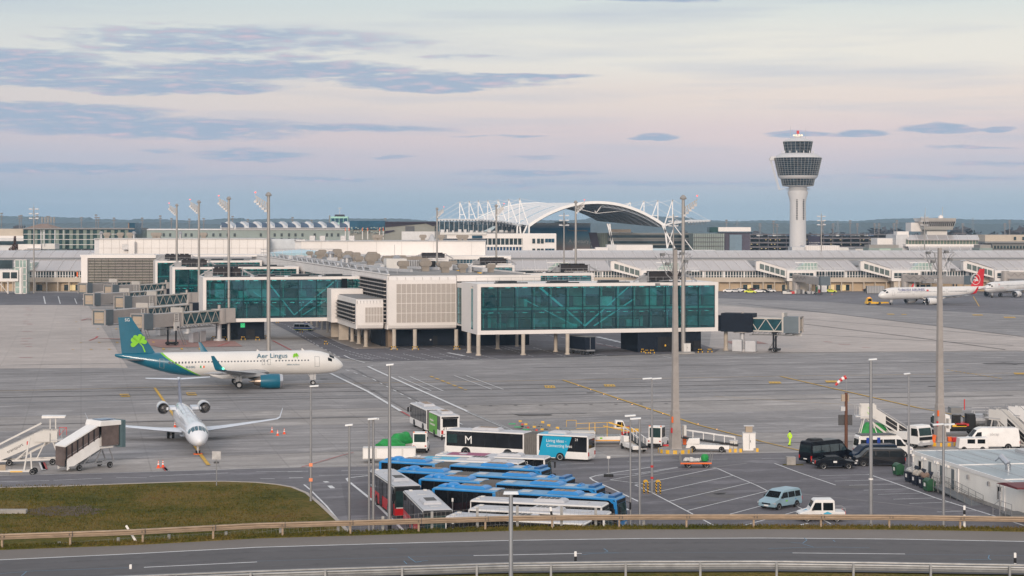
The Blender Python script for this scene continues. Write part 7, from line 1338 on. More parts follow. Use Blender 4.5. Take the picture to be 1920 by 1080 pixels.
# ---------- cars and vans ----------
def vehicle(name, label, cat, rear, front, P, L_, W, prof_, glass, paint, wheels, wr=.33, group=None, rimm=None, gz=None, inset=.14, cabz=None, z=0, lights=True, loc=None):
 if loc is None: a, b = G(*rear), G(*front); m = (a+b)/2; loc = (m.x, m.y, 0); rz = head(a, b)
 else: rz = rear
 t = thing(name, label, cat, loc, rz, group); h = W/2
 o = MB(); n = len(prof_)
 def y_at(z, s):
  k = 0 if cabz is None or z <= cabz else min(1, (z-cabz)/max(.01, (max(p[1] for p in prof_)-cabz))); return s*(h-inset*k)
 vs = [(x, y_at(z, -1), z) for x, z in prof_]+[(x, y_at(z, 1), z) for x, z in prof_]
 o.add(vs, [tuple(range(n)), tuple(range(2*n-1, n-1, -1))]+[(i, n+i, n+(i+1) % n, (i+1) % n) for i in range(n)]); o.build('body', paint, t, bevel=.05)
 for g in glass:       # side glazing outlines
  q = MB()
  for s in (-1, 1):
   vv = [(x, y_at(z, s)+s*.006, z) for x, z in g]; vv2 = [(x, y_at(z, s)+s*.016, z) for x, z in g]; k = len(g); q.add(vv+vv2, [tuple(range(k)), tuple(range(2*k-1, k-1, -1))]+[(i, k+i, k+(i+1) % k, (i+1) % k) for i in range(k)])
  q.build('side_window', gz or M.dglass, t)
 for nm, (x0, z0), (x1, z1) in P:      # screens front and rear
  d = Vector((x1-x0, z1-z0)); nv = Vector((d.y, -d.x)).normalized()*.014
  if nv.x*(1 if nm == 'windscreen' else -1) < 0: nv = -nv
  f = .86; MB().add([(x0+nv.x, y_at(z0, -1)*f, z0+nv.y), (x0+nv.x, y_at(z0, 1)*f, z0+nv.y), (x1+nv.x, y_at(z1, 1)*f, z1+nv.y), (x1+nv.x, y_at(z1, -1)*f, z1+nv.y)], [(0, 1, 2, 3), (3, 2, 1, 0)]).build(nm, gz or M.dglass, t)
 for x in wheels:
  for s in (-1, 1):
   q = MB(); q.prof([(x+(wr+.07)*math.cos(R(d)), wr+(wr+.07)*math.sin(R(d))) for d in range(-20, 201, 20)], s*(h-.02), s*(h+.008)).build('wheel_arch', M.black, t); wheel(t, x, s*(h-.1), wr, .22, rimm)
 x1 = max(p[0] for p in prof_ if p[1] < 1.1); x0 = min(p[0] for p in prof_ if p[1] < 1.3)
 if lights:
  for s in (-1, 1): MB().box(x1-.28, x1-.02, s*(h-.06)-.16, s*(h-.06)+.08*s, .62, .78).build('headlight', M.steelp, t); MB().box(x0-.02, x0+.06, s*(h-.1)-.08, s*(h-.1)+.08, .7, 1.05).build('tail_lamp', M.tailr, t); MB().box(max(p[0] for p in P[0][1:])-.35, max(p[0] for p in P[0][1:])-.2, s*(h+.02), s*(h+.2), glass[0][0][1]+.02, glass[0][0][1]+.2).build('mirror', M.black, t)
  MB().box(x1-.03, x1+.015, -.26, .26, .42, .54).build('number_plate', M.white, t); MB().box(x1-.05, x1+.008, -.5, .5, .58, .72).build('grille', M.black, t); MB().box(x0-.015, x0+.03, -.26, .26, .6, .72).build('number_plate', M.white, t)
 return t
VAN = [(-2.6, .35), (-2.62, 1.0), (-2.5, 1.85), (-2.3, 1.97), (1.0, 1.97), (1.35, 1.85), (2.05, 1.15), (2.5, .98), (2.6, .8), (2.6, .35)]
def van(label, rear, front, paint, group=None, name='van', long=1., **k):
 pr = [(x*long, z) for x, z in VAN]; return vehicle(name, label, 'van', rear, front, [('windscreen', (1.98*long, 1.2), (1.36*long, 1.82)), ('rear_window', (-2.58*long, 1.25), (-2.5*long, 1.8))], 5.2, 1.92, pr, [[(.55, 1.15), (1.75*long, 1.15), (1.3*long, 1.72), (.55, 1.78)], [(-.95, 1.15), (.45, 1.15), (.45, 1.78), (-.95, 1.78)], [(-2.35*long, 1.15), (-1.05, 1.15), (-1.05, 1.78), (-2.3*long, 1.78)]], paint, (-1.65*long, 1.75*long), .34, group, cabz=1.1, **k)
CAR = [(-2.3, .4), (-2.35, .85), (-2.2, 1.02), (-1.75, 1.08), (-1.0, 1.42), (.35, 1.44), (1.15, 1.02), (2.2, .82), (2.35, .6), (2.33, .35)]
blk = mat('black_car_paint', (.004, .005, .009), .3); slv = mat('silver_blue_paint', (.27, .40, .47), .4, .1)
def car(label, rear, front, paint, group=None, **k): return vehicle('car', label, 'car', rear, front, [('windscreen', (1.1, 1.05), (.38, 1.42)), ('rear_window', (-1.7, 1.1), (-1.02, 1.4))], 4.7, 1.85, CAR, [[(-.1, 1.04), (.95, 1.04), (.3, 1.36), (-.1, 1.37)], [(-1.35, 1.06), (-.2, 1.04), (-.2, 1.37), (-.9, 1.35)]], paint, (-1.4, 1.42), .34, group, cabz=.98, **k)
t = car('black saloon car in front of the black minibus in the car park', (1524, 879), (1603, 878), blk, loc=None, rimm=M.rim); MB().box(-.3, .1, -.94, -.925, .75, .95).build('door_mark', M.white, t)
van('black van in front of the police bus, the nearer of two', (1687, 874), (1610, 873.5), blk, name='van', long=1.06); van('dark blue van half hidden behind the nearer black van', (1672, 864), (1600, 866), mat('dark_blue_paint', (.008, .02, .045), .3), long=1.04)
SPR = [(-3.3, .4), (-3.32, 1.3), (-3.2, 2.5), (-3., 2.62), (1.3, 2.62), (1.75, 2.4), (2.5, 1.45), (3.2, 1.2), (3.3, .9), (3.3, .4)]
def sprinter(label, rear, front, paint, group=None, name='minibus', gl=True, cat='minibus', **k):
 g = [[(1.25, 1.35), (2.3, 1.35), (1.75, 2.1), (1.25, 2.15)]]
 if gl: g += [[(-.3, 1.35), (1.1, 1.35), (1.1, 2.15), (-.3, 2.15)], [(-1.7, 1.35), (-.4, 1.35), (-.4, 2.15), (-1.7, 2.15)], [(-3.1, 1.35), (-1.8, 1.35), (-1.8, 2.15), (-3.05, 2.15)]]
 return vehicle(name, label, cat, rear, front, [('windscreen', (2.45, 1.5), (1.8, 2.32)), ('rear_window', (-3.3, 1.4), (-3.22, 2.2))], 6.6, 2.05, SPR, g, paint, (-1.9, 2.1), .36, group, cabz=1.3, inset=.18, **k)
t = sprinter('tall black minibus parked next to the grey concrete block', (1502, 872), (1594, 862), blk, gz=mat('minibus_glass', (.035, .06, .07), .08, var=.6, scale=.8, coat=.4)); MB().loft([[(-2.6, -.7, 2.62), (-1.1, -.7, 2.62), (-1.1, .7, 2.62), (-2.6, .7, 2.62)], [(-2.4, -.5, 2.85), (-1.2, -.5, 2.85), (-1.2, .5, 2.85), (-2.4, .5, 2.85)]]).build('roof_unit', M.black, t)
# police bus: long white body with blue fields
t = sprinter('white and blue police bus with dark windows behind the black vans', (1608, 858), (1704, 856), M.white, gl=True); bl = mat('signal_blue', (.01, .05, .35), .4); q = MB()
for x in (-2.5, -1.2):
 for s in (-1, 1): q.box(x, x+.6, s*1.03, s*1.04, .7, 1.3); q.box(x+.1, x+.45, s*.99, s*1.05, 1.35, 2.4)
q.build('blue_field', bl, t); MB().box(-3.0, 1.2, -1., 1., 2.63, 2.7).build('dark_roof', M.dgrey, t); MB().box(2.6, 3.1, -1.03, 1.03, .95, 1.02).build('blue_stripe', bl, t)
KAN = [(-2.15, .35), (-2.2, 1.1), (-2.05, 1.7), (-1.8, 1.84), (.3, 1.84), (.75, 1.7), (1.35, 1.1), (2.05, .92), (2.2, .7), (2.18, .35)]
t = vehicle('van', 'silver blue compact van facing left in the marked bays', 'van', (1489, 948), (1437, 957), [('windscreen', (1.3, 1.15), (.76, 1.68)), ('rear_window', (-2.18, 1.15), (-2.07, 1.65))], 4.4, 1.86, KAN, [[(.0, 1.1), (1.1, 1.1), (.65, 1.6), (.0, 1.62)], [(-1.05, 1.1), (-.1, 1.1), (-.1, 1.62), (-1.05, 1.62)], [(-1.95, 1.1), (-1.15, 1.1), (-1.15, 1.62), (-1.9, 1.62)]], slv, (-1.35, 1.4), .33, cabz=1.05); MB().box(.1, .4, .935, .945, .75, .87).build('green_mark', M.lime, t); text('e', .3, M.blue, t, (-1.1, .95, .8), (R(90), 0, R(180)))
BUG = [(-2.1, .45), (-2.12, .95), (-1.2, .97), (-1.15, 1.95), (-1.0, 2.05), (.55, 2.05), (.7, 1.95), (1.15, 1.1), (2.0, .85), (2.1, .7), (2.1, .45)]
t = vehicle('utility_buggy', 'small white four door buggy with cyan diamonds behind the guardrail', 'utility car', (1574, 977), (1503, 977), [('windscreen', (1.1, 1.15), (.74, 1.88)), ('rear_window', (-1.2, 1.05), (-1.17, 1.8))], 4.2, 1.75, BUG, [[(.05, 1.1), (.95, 1.1), (.62, 1.78), (.05, 1.78)], [(-1.0, 1.1), (-.1, 1.1), (-.1, 1.78), (-1.0, 1.78)]], M.white, (-1.35, 1.35), .32, cabz=1.0, inset=.1)
for s in (-1, 1): MB().prof([(-.9, .82), (-.5, 1.0), (-.1, .82), (-.5, .64)], s*.88, s*.892).build('cyan_diamond', mat('cyan_panel', (.06, .42, .62), .5), t)
MB().add([(1.3, -.25, 1.065), (1.65, 0, .965), (1.3, .25, 1.065), (.98+.2, 0, 1.1)], [(0, 1, 2, 3)]).build('cyan_diamond', mat('cyan_panel', (.06, .42, .62), .5), t); q = MB(); q.bar((-2.1, -.85, 1.25), (-2.1, .85, 1.25), .04); [q.bar((-2.1, y, .95), (-2.1, y, 1.25), .04) for y in (-.85, .85)]; [q.bar((-1.2, y, 1.25), (-2.1, y, 1.25), .04) for y in (-.85, .85)]; q.build('cargo_rail', M.steel, t)
t = van('police van with a blue and yellow band parked under the pier', (552, 621), (589, 621.5), M.steelp); MB().box(-2.5, 2.3, -.98, -.965, .65, .95).build('blue_band', bl, t); MB().box(-2.5, 2.3, -.985, -.97, .5, .64).build('yellow_band', mat('signal_yellow', (.7, .75, .05), .5), t); MB().box(.2, .9, -.6, .6, 1.98, 2.1).build('light_bar', bl, t)
# white vans on the right
t = sprinter('tall white panel van with faint lettering behind the container roof', (1895, 842), (1818, 842), M.white, gl=False, name='panel_van', cat='van'); text('abrap', .5, M.steelp, t, (.3, 1.045, 1.75), (R(90), 0, R(180)));
t = thing('tow_tractor', 'small white tractor with dark windows in front of the white panel van', 'tow tractor', G(1822, 846), R(180)); MB().prof([(-1.8, .4), (-1.8, 1.7), (1.6, 1.6), (1.75, .4)], -.8, .8).build('body', M.white, t, bevel=.04); q = MB(); [q.box(x, x+.9, .8, .815, 1.0, 1.5) for x in (-1.4, -.2)]; q.build('window', M.dglass, t); [wheel(t, x, s*.7, .33, .22) for x in (-1.1, 1.1) for s in (-1, 1)]
# small cars by the concourse
cc_ = [M.white, M.steelp, M.white, mat('dark_blue_paint', (.012, .03, .06), .2), mat('signal_yellow', (.7, .75, .05), .5), M.white, mat('dark_red_car', (.12, .01, .01), .3), blk, M.white]
names_ = ['white', 'silver', 'white estate', 'dark blue', 'yellow and white', 'small white', 'dark red', 'black', 'white van like']
pos_ = ['leftmost of the cars by the concourse', 'second car from the left by the concourse', 'third car from the left by the concourse', 'behind the yellow car by the concourse', 'nearest to the apron by the concourse', 'right of the yellow one by the concourse', 'behind the others by the concourse', 'at the right end of the row by the concourse', 'rightmost by the concourse']
for i, (x, y) in enumerate(((1367, 548.5), (1379, 548.5), (1388, 547), (1398, 547), (1407, 550), (1425, 549), (1412, 546.5), (1433, 549), (1444, 548))): car('%s car %s' % (names_[i], pos_[i]), (x-10, y), (x+10, y+.2), cc_[i], 'cars by the concourse', lights=True, loc=None)
car('yellow and white patrol car beside ground equipment at the concourse', (1549, 549), (1566, 549), mat('signal_yellow', (.7, .75, .05), .5), None); car('dark car beside the grey box left of the red tailed airliner', (1622, 547), (1636, 547), blk)
# ---------- airport ground equipment ----------
def place(px, py, rz=0.): p = G(px, py); return (p.x, p.y, 0), rz
def stairs(label, base, rz, h=3.6, l=6.2, w=1.5, side=M.offw, covered=False, group='mobile passenger stairs', dark_panels=False, text_=None, truck=False):
 """steps rise along +x to a platform"""
 t = thing('passenger_stairs', label, 'passenger stairs', base, rz, group); z0 = .45; n = 16
 q = MB()
 for i in range(n): x = l*i/n; z = z0+(h-z0)*(i+1)/n; q.box(x, x+l/n+.04, -w/2+.08, w/2-.08, z-.08, z)
 q.build('steps', M.mgrey, t)
 for s in (-1, 1):
  MB().prof([(0, z0-.25), (l, h-.35), (l, h+.85), (l-.2, h+.9), (0, z0+.95)], s*w/2-.04, s*w/2+.04).build('side_panel', side, t)
  if dark_panels:
   for a in (.14, .46):
    for b in (0, .5):
     f0, f1 = a, a+.27; z_ = lambda f: z0+(h-z0)*f; MB().prof([(l*f0, z_(f0)-.05+b), (l*f1, z_(f1)-.05+b), (l*f1, z_(f1)+.38+b), (l*f0, z_(f0)+.38+b)], s*(w/2+.045), s*(w/2+.07)).build('dark_panel', M.black, t)
  q = MB(); q.path([(0, s*w/2, z0+1.25), (l, s*w/2, h+1.2), (l+2.2, s*w/2, h+1.2)], .035, 5); [q.bar((l+.1+i*.7, s*w/2, h), (l+.1+i*.7, s*w/2, h+1.2), .05) for i in range(4)]; q.build('handrail', M.steel, t)
  MB().box(l, l+1.7, s*w/2-.03, s*w/2+.03, h-.3, h+1.0).build('platform_side', side, t)
 MB().box(l-.1, l+2.3, -w/2-.1, w/2+.1, h-.12, h).build('platform', M.steelp, t)
 q = MB(); q.bar((.2, -w/2, .5), (l+1.4, -w/2, .6), .18); q.bar((.2, w/2, .5), (l+1.4, w/2, .6), .18); q.bar((l*.5, 0, z0+.2), (l+.9, 0, h-.3), .25)
 for s in (-1, 1): q.bar((l-.6, s*w/2*.9, .6), (l+.4, s*w/2*.9, h-.2), .11); q.bar((l+1.9, s*w/2*.9, .6), (l+1.2, s*w/2*.9, h-.2), .11); q.bar((l*.45, s*w/2, .5), (l*.72, s*w/2, h*.62), .1); q.bar((l+1.9, s*w/2*.9, .6), (l-.6, s*w/2*.9, .6), .12)
 q.build('support_frame', M.offw if not covered else M.steel, t)
 for x in (l*.35, l+1.2):
  for s in (-1, 1): wheel(t, x, s*(w/2+.12), .34, .22)
 if covered:
  g = mat('smoky_window', (.15, .115, .105), .2, var=.4)
  for s in (-1, 1): MB().prof([(-.2, z0+.9), (l, h+.85), (l, h+2.35), (-.2, z0+2.35)], s*w/2-.02, s*w/2+.05).build('side_glazing', g, t); q = MB(); [q.bar((l*i/6-.1, s*(w/2+.06), z0+.9+(h-z0)*i/6), (l*i/6-.1, s*(w/2+.06), z0+2.35+(h-z0)*i/6), .08) for i in range(7)]; q.build('glazing_posts', M.black, t)
  MB().prof([(-.3, z0+2.3), (l+.1, h+2.35), (l+.1, h+2.5), (-.3, z0+2.45)], -w/2-.12, w/2+.12).build('roof', M.white, t)
  MB().prof([(l-.4, h+2.2), (l+2.4, h+2.2), (l+2.6, h+2.4), (l+2.4, h+2.7), (l-.2, h+2.8)], -w/2-.55, w/2+.55).build('platform_roof', M.white, t, bevel=.05); MB().box(l+.2, l+2.0, -w/2, w/2, h+2.81, h+2.86).build('solar_panel', mat('solar_blue', (.03, .09, .18), .25, coat=.3), t)
  MB().box(l, l+2.2, -w/2-.4, -w/2-.3, h, h+2.2).box(l, l+2.2, w/2+.3, w/2+.4, h, h+2.2).build('platform_glazing', g, t); q = MB(); [q.box(l+2.4+i*.12, l+2.47+i*.12, -w/2-.6-.04*(i % 2), w/2+.6+.04*(i % 2), h-.3, h+2.7) for i in range(5)]; q.build('bellows_canopy', mat('blue_grey_bellows', (.1, .16, .18), .7), t)
  MB().prof([(-.3, z0+.2), (-.1, z0+2.3), (-.3, z0+2.3)], -w/2, w/2).build('front_glazing', g, t)
 if text_: text(text_, .5, M.dgrey, t, (l*.32, -w/2-.05, z0+(h-z0)*.32+.15), (R(90), R(-27), 0)); MB().prof([(l*.7, z0+(h-z0)*.7+.15), (l*.76, z0+(h-z0)*.76+.15), (l*.76, z0+(h-z0)*.76+.55), (l*.7, z0+(h-z0)*.7+.55)], -w/2-.06, -w/2-.045).build('red_mark', M.red, t)
 return t
a, b = G(117, 884), G(181, 868); rz = head(a, b); p_, _ = place(117, 884)
stairs('covered white passenger stairs with smoky side glazing next to the small jet', p_, R(46), 2.5, 4.2, 1.8, M.white, covered=True)
t = stairs('white open passenger stairs with black lettering at the left edge', (G(-14, 872).x, G(-14, 872).y, 0), R(10), 2.8, 5.4, 1.5, M.offw, text_='transport'); MB().box(4.6, 6.3, -1.0, -.95, 2.6, 3.6).build('front_shield', M.offw, t); MB().prof([(5.4, 5.2), (7.9, 5.2), (8., 5.4), (5.4, 5.45)], -.7, .7).build('platform_roof', M.white, t); q = MB(); [q.bar((x, -.3, 2.8), (x, -.3, 5.2), .12) for x in (6.3, 6.9)]; q.bar((0, -.9, 2.0), (5.4, -.9, 4.7), .3, .18); q.build('roof_posts', M.offw, t); MB().bar((7.3, -.3, 3.2), (8.1, -.3, 4.1), .05).bar((7.3, -.3, 4.1), (8.1, -.3, 4.1), .05).bar((7.3, -.3, 3.2), (7.3, -.3, 4.1), .05).bar((8.1, -.3, 3.2), (8.1, -.3, 4.1), .05).build('red_frame', M.red, t)
t = thing('towbar_trailer', 'low white towbar trailer in front of the open stairs at the left edge', 'trailer', *place(10, 890, R(3))[:1], R(3)); q = MB(); q.bar((-4, -.3, .45), (2.9, -.3, .4), .16); q.bar((-4, .4, .45), (2.9, .4, .4), .16); q.bar((2., 0, .5), (2.6, 0, 4.0), .16); q.bar((2.8, 0, .5), (2.7, 0, 2.5), .14); q.build('frame', M.offw, t); MB().box(-.9, .1, -.4, -.3, .5, 1.1).build('equipment_box', M.tan, t); MB().box(.6, 1.9, -.42, -.3, .3, .42).build('yellow_stripe', M.yellow, t); [wheel(t, 3., y, .34, .24) for y in (-.5, .6)]
# stairs truck on the right
a = G(1690, 832); t = stairs('tall white stairs with black side panels rising to the left behind the white truck', (G(1716, 835).x, G(1716, 835).y, 0), R(176), 3.6, 5.0, 1.6, M.offw, dark_panels=True); MB().box(4.8, 6.6, -.88, -.82, 3.4, 5.0).box(4.8, 6.6, .82, .88, 3.4, 5.0).build('upper_shield', M.offw, t); q = MB(); [q.bar((5.1+a_, .9, z+.0), (5.4+a_, .9, z+.3), .1, .04) or q.bar((5.1+a_, .9, z+.3), (5.4+a_, .9, z), .1, .04) for a_, z in ((.4, 4.4), (.5, 3.8))]; q.build('green_mark', M.lime, t)
def truck(label, loc, rz, L_=6.4, bed=M.white, name='truck', bedh=1.2):
 t = thing(name, label, 'truck', loc, rz); MB().prof([(1.2, .5), (1.2, 2.6), (1.5, 2.75), (2.7, 2.75), (2.95, 2.5), (3.15, 1.6), (3.2, .5)], -1.15, 1.15).build('cab', M.white, t, bevel=.06); MB().add([(3.19, -1.02, 1.55), (3.19, 1.02, 1.55), (2.99, 1.0, 2.45), (2.99, -1.0, 2.45)], [(0, 1, 2, 3)]).build('windscreen', M.gglass, t)
 q = MB(); [q.prof([(1.9, 1.5), (3.05, 1.5), (2.85, 2.4), (1.9, 2.4)], s*1.15, s*1.165) for s in (-1, 1)]; q.build('side_window', M.dglass, t); MB().box(3.15, 3.24, -1.05, 1.05, 1.0, 1.4).build('grille', M.black, t); MB().box(3.1, 3.3, -1.15, 1.15, .4, .72).build('bumper', M.steelp, t)
 for s in (-1, 1): MB().box(3.2, 3.32, s*.85-.18, s*.85+.18, .72, .92).build('headlight', M.steelp, t); MB().box(2.9, 3.1, s*1.35-.08, s*1.35+.08, 1.6, 2.2).build('mirror', M.black, t)
 MB().box(-3.2, 1.1, -.5, .5, .55, .8).build('chassis', M.black, t); [wheel(t, x, s*.98, .48, .3) for x in (2.2, -1.9) for s in (-1, 1)]
 return t
t = truck('white flatbed truck with a dark grille below the tall stairs', (G(1700, 836).x, G(1700, 836).y, 0), R(-57)); MB().prof([(-3.3, .9), (1.1, .9), (1.1, 1.9), (-3.3, 1.7)], -1.12, 1.12).build('side_box', M.white, t, bevel=.05); q = MB(); [q.box(-2.8+i*.9, -2.2+i*.9, 1.12, 1.14, 1.25, 1.45) or q.box(-2.8+i*.9, -2.2+i*.9, -1.14, -1.12, 1.25, 1.45) for i in range(4)]; q.build('side_lettering_marks', M.mgrey, t); q = MB(); [q.box(-3+i*.8, -2.5+i*.8, -.6, .5, 1.75, 2.1) for i in range(4)]; q.build('loaded_gear', M.dgrey, t)
t = truck('refuelling truck with exposed pumps and pipes behind the right concrete mast', (G(1795, 816).x, G(1795, 816).y, 0), R(180), name='fuel_truck'); t['label'] = 'refuelling truck with exposed pumps and pipes behind the right concrete mast'; q = MB(); r = random.Random(4); MB().box(-7.4, 1.2, -1.15, 1.15, .9, 1.15).build('deck', M.black, t)
pm = [M.dgrey, M.steel, M.mgrey, M.black]
for i in range(22): x = -7.2+r.uniform(0, 7.4); z = 1.15; w_, h_ = r.uniform(.3, 1.1), r.uniform(.4, 1.7); MB().box(x, x+w_, r.uniform(-1.1, -.2), r.uniform(.2, 1.1), z, z+h_).build('pump_unit', pm[i % 4], t)
MB().cyl((-3.4, 0, 1.9), (-2.2, 0, 1.9), .75, n=14).build('filter_vessel', M.steel, t); q = MB(); [q.path([(-6.5+i*.9, -1.1, 1.2), (-6.5+i*.9, -1.15, 2.1), (-6.0+i*.9, -1.15, 2.5)], .06, 5) for i in range(7)]; q.build('hoses', M.black, t); MB().box(-.4, 1.0, -.9, .9, 2.9, 3.6).build('control_box', M.mgrey, t); MB().box(-1.2, .4, -1.2, 1.2, 1.3, 1.6).build('red_hose_tray', M.red, t); MB().box(-.9, .9, 1.16, 1.2, 1.2, 1.5).build('yellow_stripe', M.yellow, t)
[wheel(t, -4.6, s*.98, .5, .3) for s in (-1, 1)]; MB().prof([(-4.6+.68*math.cos(R(d)), .5+.68*math.sin(R(d))) for d in range(0, 181, 20)], .9, 1.2).build('mudguard', M.steelp, t)
# maintenance platform behind and far right stairs
t = thing('work_platform', 'tangle of metal work platforms and steps right of the refuelling truck', 'work platform', *place(1868, 808)[:1]); q = MB(); r = random.Random(9)
for i in range(3):
 x0 = -3.2+i*2.2; [q.bar((x0+dx, dy, 0), (x0+dx+.2, dy, 2.6), .07) for dx in (0, 1.8) for dy in (-.6, .6)]; q.box(x0, x0+2, -.7, .7, 2.1, 2.2); [q.bar((x0-.2, -.7, z), (x0+2, -.7, z), .06) for z in (2.7, 3.1)]; q.bar((x0, -.6, 0), (x0+1.9, -.6, 2.1), .08); q.bar((x0+1.9, -.6, 0), (x0, -.6, 2.1), .08)
 for k in range(6): q.box(x0+1.9+k*.16, x0+2.2+k*.16, -.5, .5, 2.-k*.33, 2.05-k*.33)
q.build('frame', M.steelp, t); MB().bar((-4.3, -.6, 2.8), (-4.3, -.6, 4.2), .12).build('red_stop', M.red, t); MB().prof([(-2.4, .2), (-1.9, 1.6), (-1.4, .2), (-1.7, .2), (-1.9, .8), (-2.1, .2)], -.72, -.66).build('orange_frame', M.orange, t)
t = stairs('white passenger stairs with long dark side panels at the right edge', (G(1936, 843).x, G(1936, 843).y, 0), R(125), 3.4, 4.4, 1.3, M.offw, dark_panels=True)
stairs('white passenger stairs with bare steps behind the right edge stairs', (G(1972, 836).x, G(1972, 836).y, 0), R(125), 3.4, 4.4, 1.3, M.white)
# tractor, belt loaders, tug
def tug(label, loc, rz, h=2.2, group=None):
 t = thing('tow_tractor', label, 'tow tractor', loc, rz, group); MB().prof([(-1.7, .35), (-1.7, 1.2), (.9, 1.15), (1.7, .95), (1.75, .35)], -.9, .9).build('body', M.white, t, bevel=.05); MB().prof([(-1.4, 1.15), (-1.35, h), (.2, h), (.55, 1.15)], -.82, .82).build('cab', M.white, t, bevel=.04); MB().box(-1.42, -1.37, -.68, .68, 1.3, h-.15).build('rear_window', M.gglass, t); q = MB(); [q.prof([(-1.2, 1.3), (.25, 1.3), (.1, h-.15), (-1.2, h-.15)], s*.82, s*.835) for s in (-1, 1)]; q.build('side_window', M.dglass, t); MB().add([(.55, -.7, 1.25), (.55, .7, 1.25), (.24, .7, h-.1), (.24, -.7, h-.1)], [(0, 1, 2, 3)]).build('windscreen', M.gglass, t)
 for s in (-1, 1): MB().box(-1.72, -1.68, s*.7-.1, s*.7+.1, .8, .95).build('tail_lamp', M.tailr, t); MB().box(-1.35, -1.2, s*.7-.08, s*.7+.08, h, h+.12).build('warning_lamp', M.orange, t)
 MB().box(-1.8, -1.65, -.8, .8, .35, .6).build('bumper', M.black, t); [wheel(t, x, s*.78, .38, .28) for x in (-1.1, 1.1) for s in (-1, 1)]; return t
tug('white tow tractor seen from behind, left of the middle concrete mast', (G(1234, 838).x, G(1234, 838).y, 0), R(70), 2.6); tug('white tow tractor with a dark rear frame between green covered cart and white green bus', (G(789, 847).x, G(789, 847).y, 0), R(88), 2.4)
def belt(label, loc, rz, group='belt loaders'):
 t = thing('belt_loader', label, 'belt loader', loc, rz, group); MB().prof([(-2.6, .35), (-2.6, .8), (2.4, .9), (2.6, .35)], -.85, .85).build('chassis', M.white, t, bevel=.04); MB().prof([(.9, .9), (.9, 1.6), (2.2, 1.55), (2.5, .9)], .2, .85).build('engine_cover', M.white, t, bevel=.05); b = MB().prof([(-3.6, .65), (3.4, 1.5), (3.4, 1.72), (-3.6, .87)], -.6, .15).build('conveyor', M.black, t); q = MB()
 for s in (-.62, .17): q.path([(-3.2, s, .9), (-3.2, s, 1.7), (3., s, 2.5), (3., s, 1.6)], .045, 5); [q.bar((-3.2+i*1.24, s, .9+i*.16), (-3.2+i*1.24, s, 1.7+i*.16), .05) for i in range(6)]
 q.build('white_rail', M.white, t); q = MB(); q.box(3.2, 3.7, -.7, .25, 1.3, 1.8); q.build('bumper', M.red, t); [wheel(t, x, s*.8, .35, .24) for x in (-1.7, 1.7) for s in (-1, 1)]; MB().box(-2.6, 2.4, -.87, -.84, .38, .46).build('red_edge', M.red, t); return t
t = belt('low white belt loader with red edges right of the middle mast', (G(1327, 846).x, G(1327, 846).y, 0), R(170)); t = belt('white belt loader with a steep black conveyor and railings', (G(1187, 844).x, G(1187, 844).y, 0), R(105))
# scissor platform / baggage loader with yellow rails
t = thing('pallet_loader', 'white low loader with a yellow railed boom and small cab left of the belt loader', 'loader truck', *place(1137, 832)[:1], R(3)); MB().prof([(-2.9, .4), (-2.9, .95), (3.2, 1.05), (3.3, .6), (3.1, .4)], -1., 1.).build('chassis', M.white, t, bevel=.05); MB().box(-2.9, 3.1, -1.02, -1.0, .45, .58).build('orange_stripe', mat('stripe_orange', (.8, .35, .02), .5), t); MB().prof([(.9, 1.9), (1.1, 2.9), (2.0, 2.85), (2.4, 1.9)], -.6, .6).build('cab', M.white, t, bevel=.05); MB().prof([(1.15, 2.1), (1.3, 2.75), (1.95, 2.7), (2.2, 2.1)], -.62, -.6).build('side_window', M.dglass, t)
q = MB(); q.path([(-5, -.9, 2.2), (-5, -.9, 3.0), (-3.8, -.9, 3.0), (-3.8, -.9, 2.2)], .025, 5); [q.bar((-3.8, -.9, z), (.8, -.9, z+.15), .04) for z in (2., 2.6)]; [q.bar((x, -.9, 1.), (x, -.9, 2.7), .07) for x in (-2.2, -1.5, 0, 1.8)]; q.bar((0.2, -.9, 2.7), (3.4, -.9, 1.8), .14); q.bar((-.5, -.9, 2.3), (3.2, -.9, 1.5), .1); q.box(2.8, 4.2, -.5, .5, 1.5, 1.8); q.build('yellow_boom', M.yellow, t); MB().box(-5.6, 2, -.85, .85, 1.3, 1.9).build('platform', M.mgrey, t); [wheel(t, x, s*.9, .45, .3) for x in (-2.5, 2.0) for s in (-1, 1)]; MB().box(-.9, -.6, -1.03, -1.0, .7, .9).build('green_mark', M.lime, t)
t = thing('cargo_container', 'grey open cargo bin standing behind the cyan bus', 'container', *place(1098, 836)[:1], R(3)); MB().prof([(-1.6, .4), (-1.8, 1.7), (1., 1.7), (1., .4)], -1, 1).build('box', M.mgrey, t); MB().box(-1.8, 1.1, -1.06, 1.06, 1.65, 1.78).build('rim', M.offw, t); MB().box(.95, 1.08, -1.05, 1.05, .4, 1.7).build('end_wall', M.offw, t)
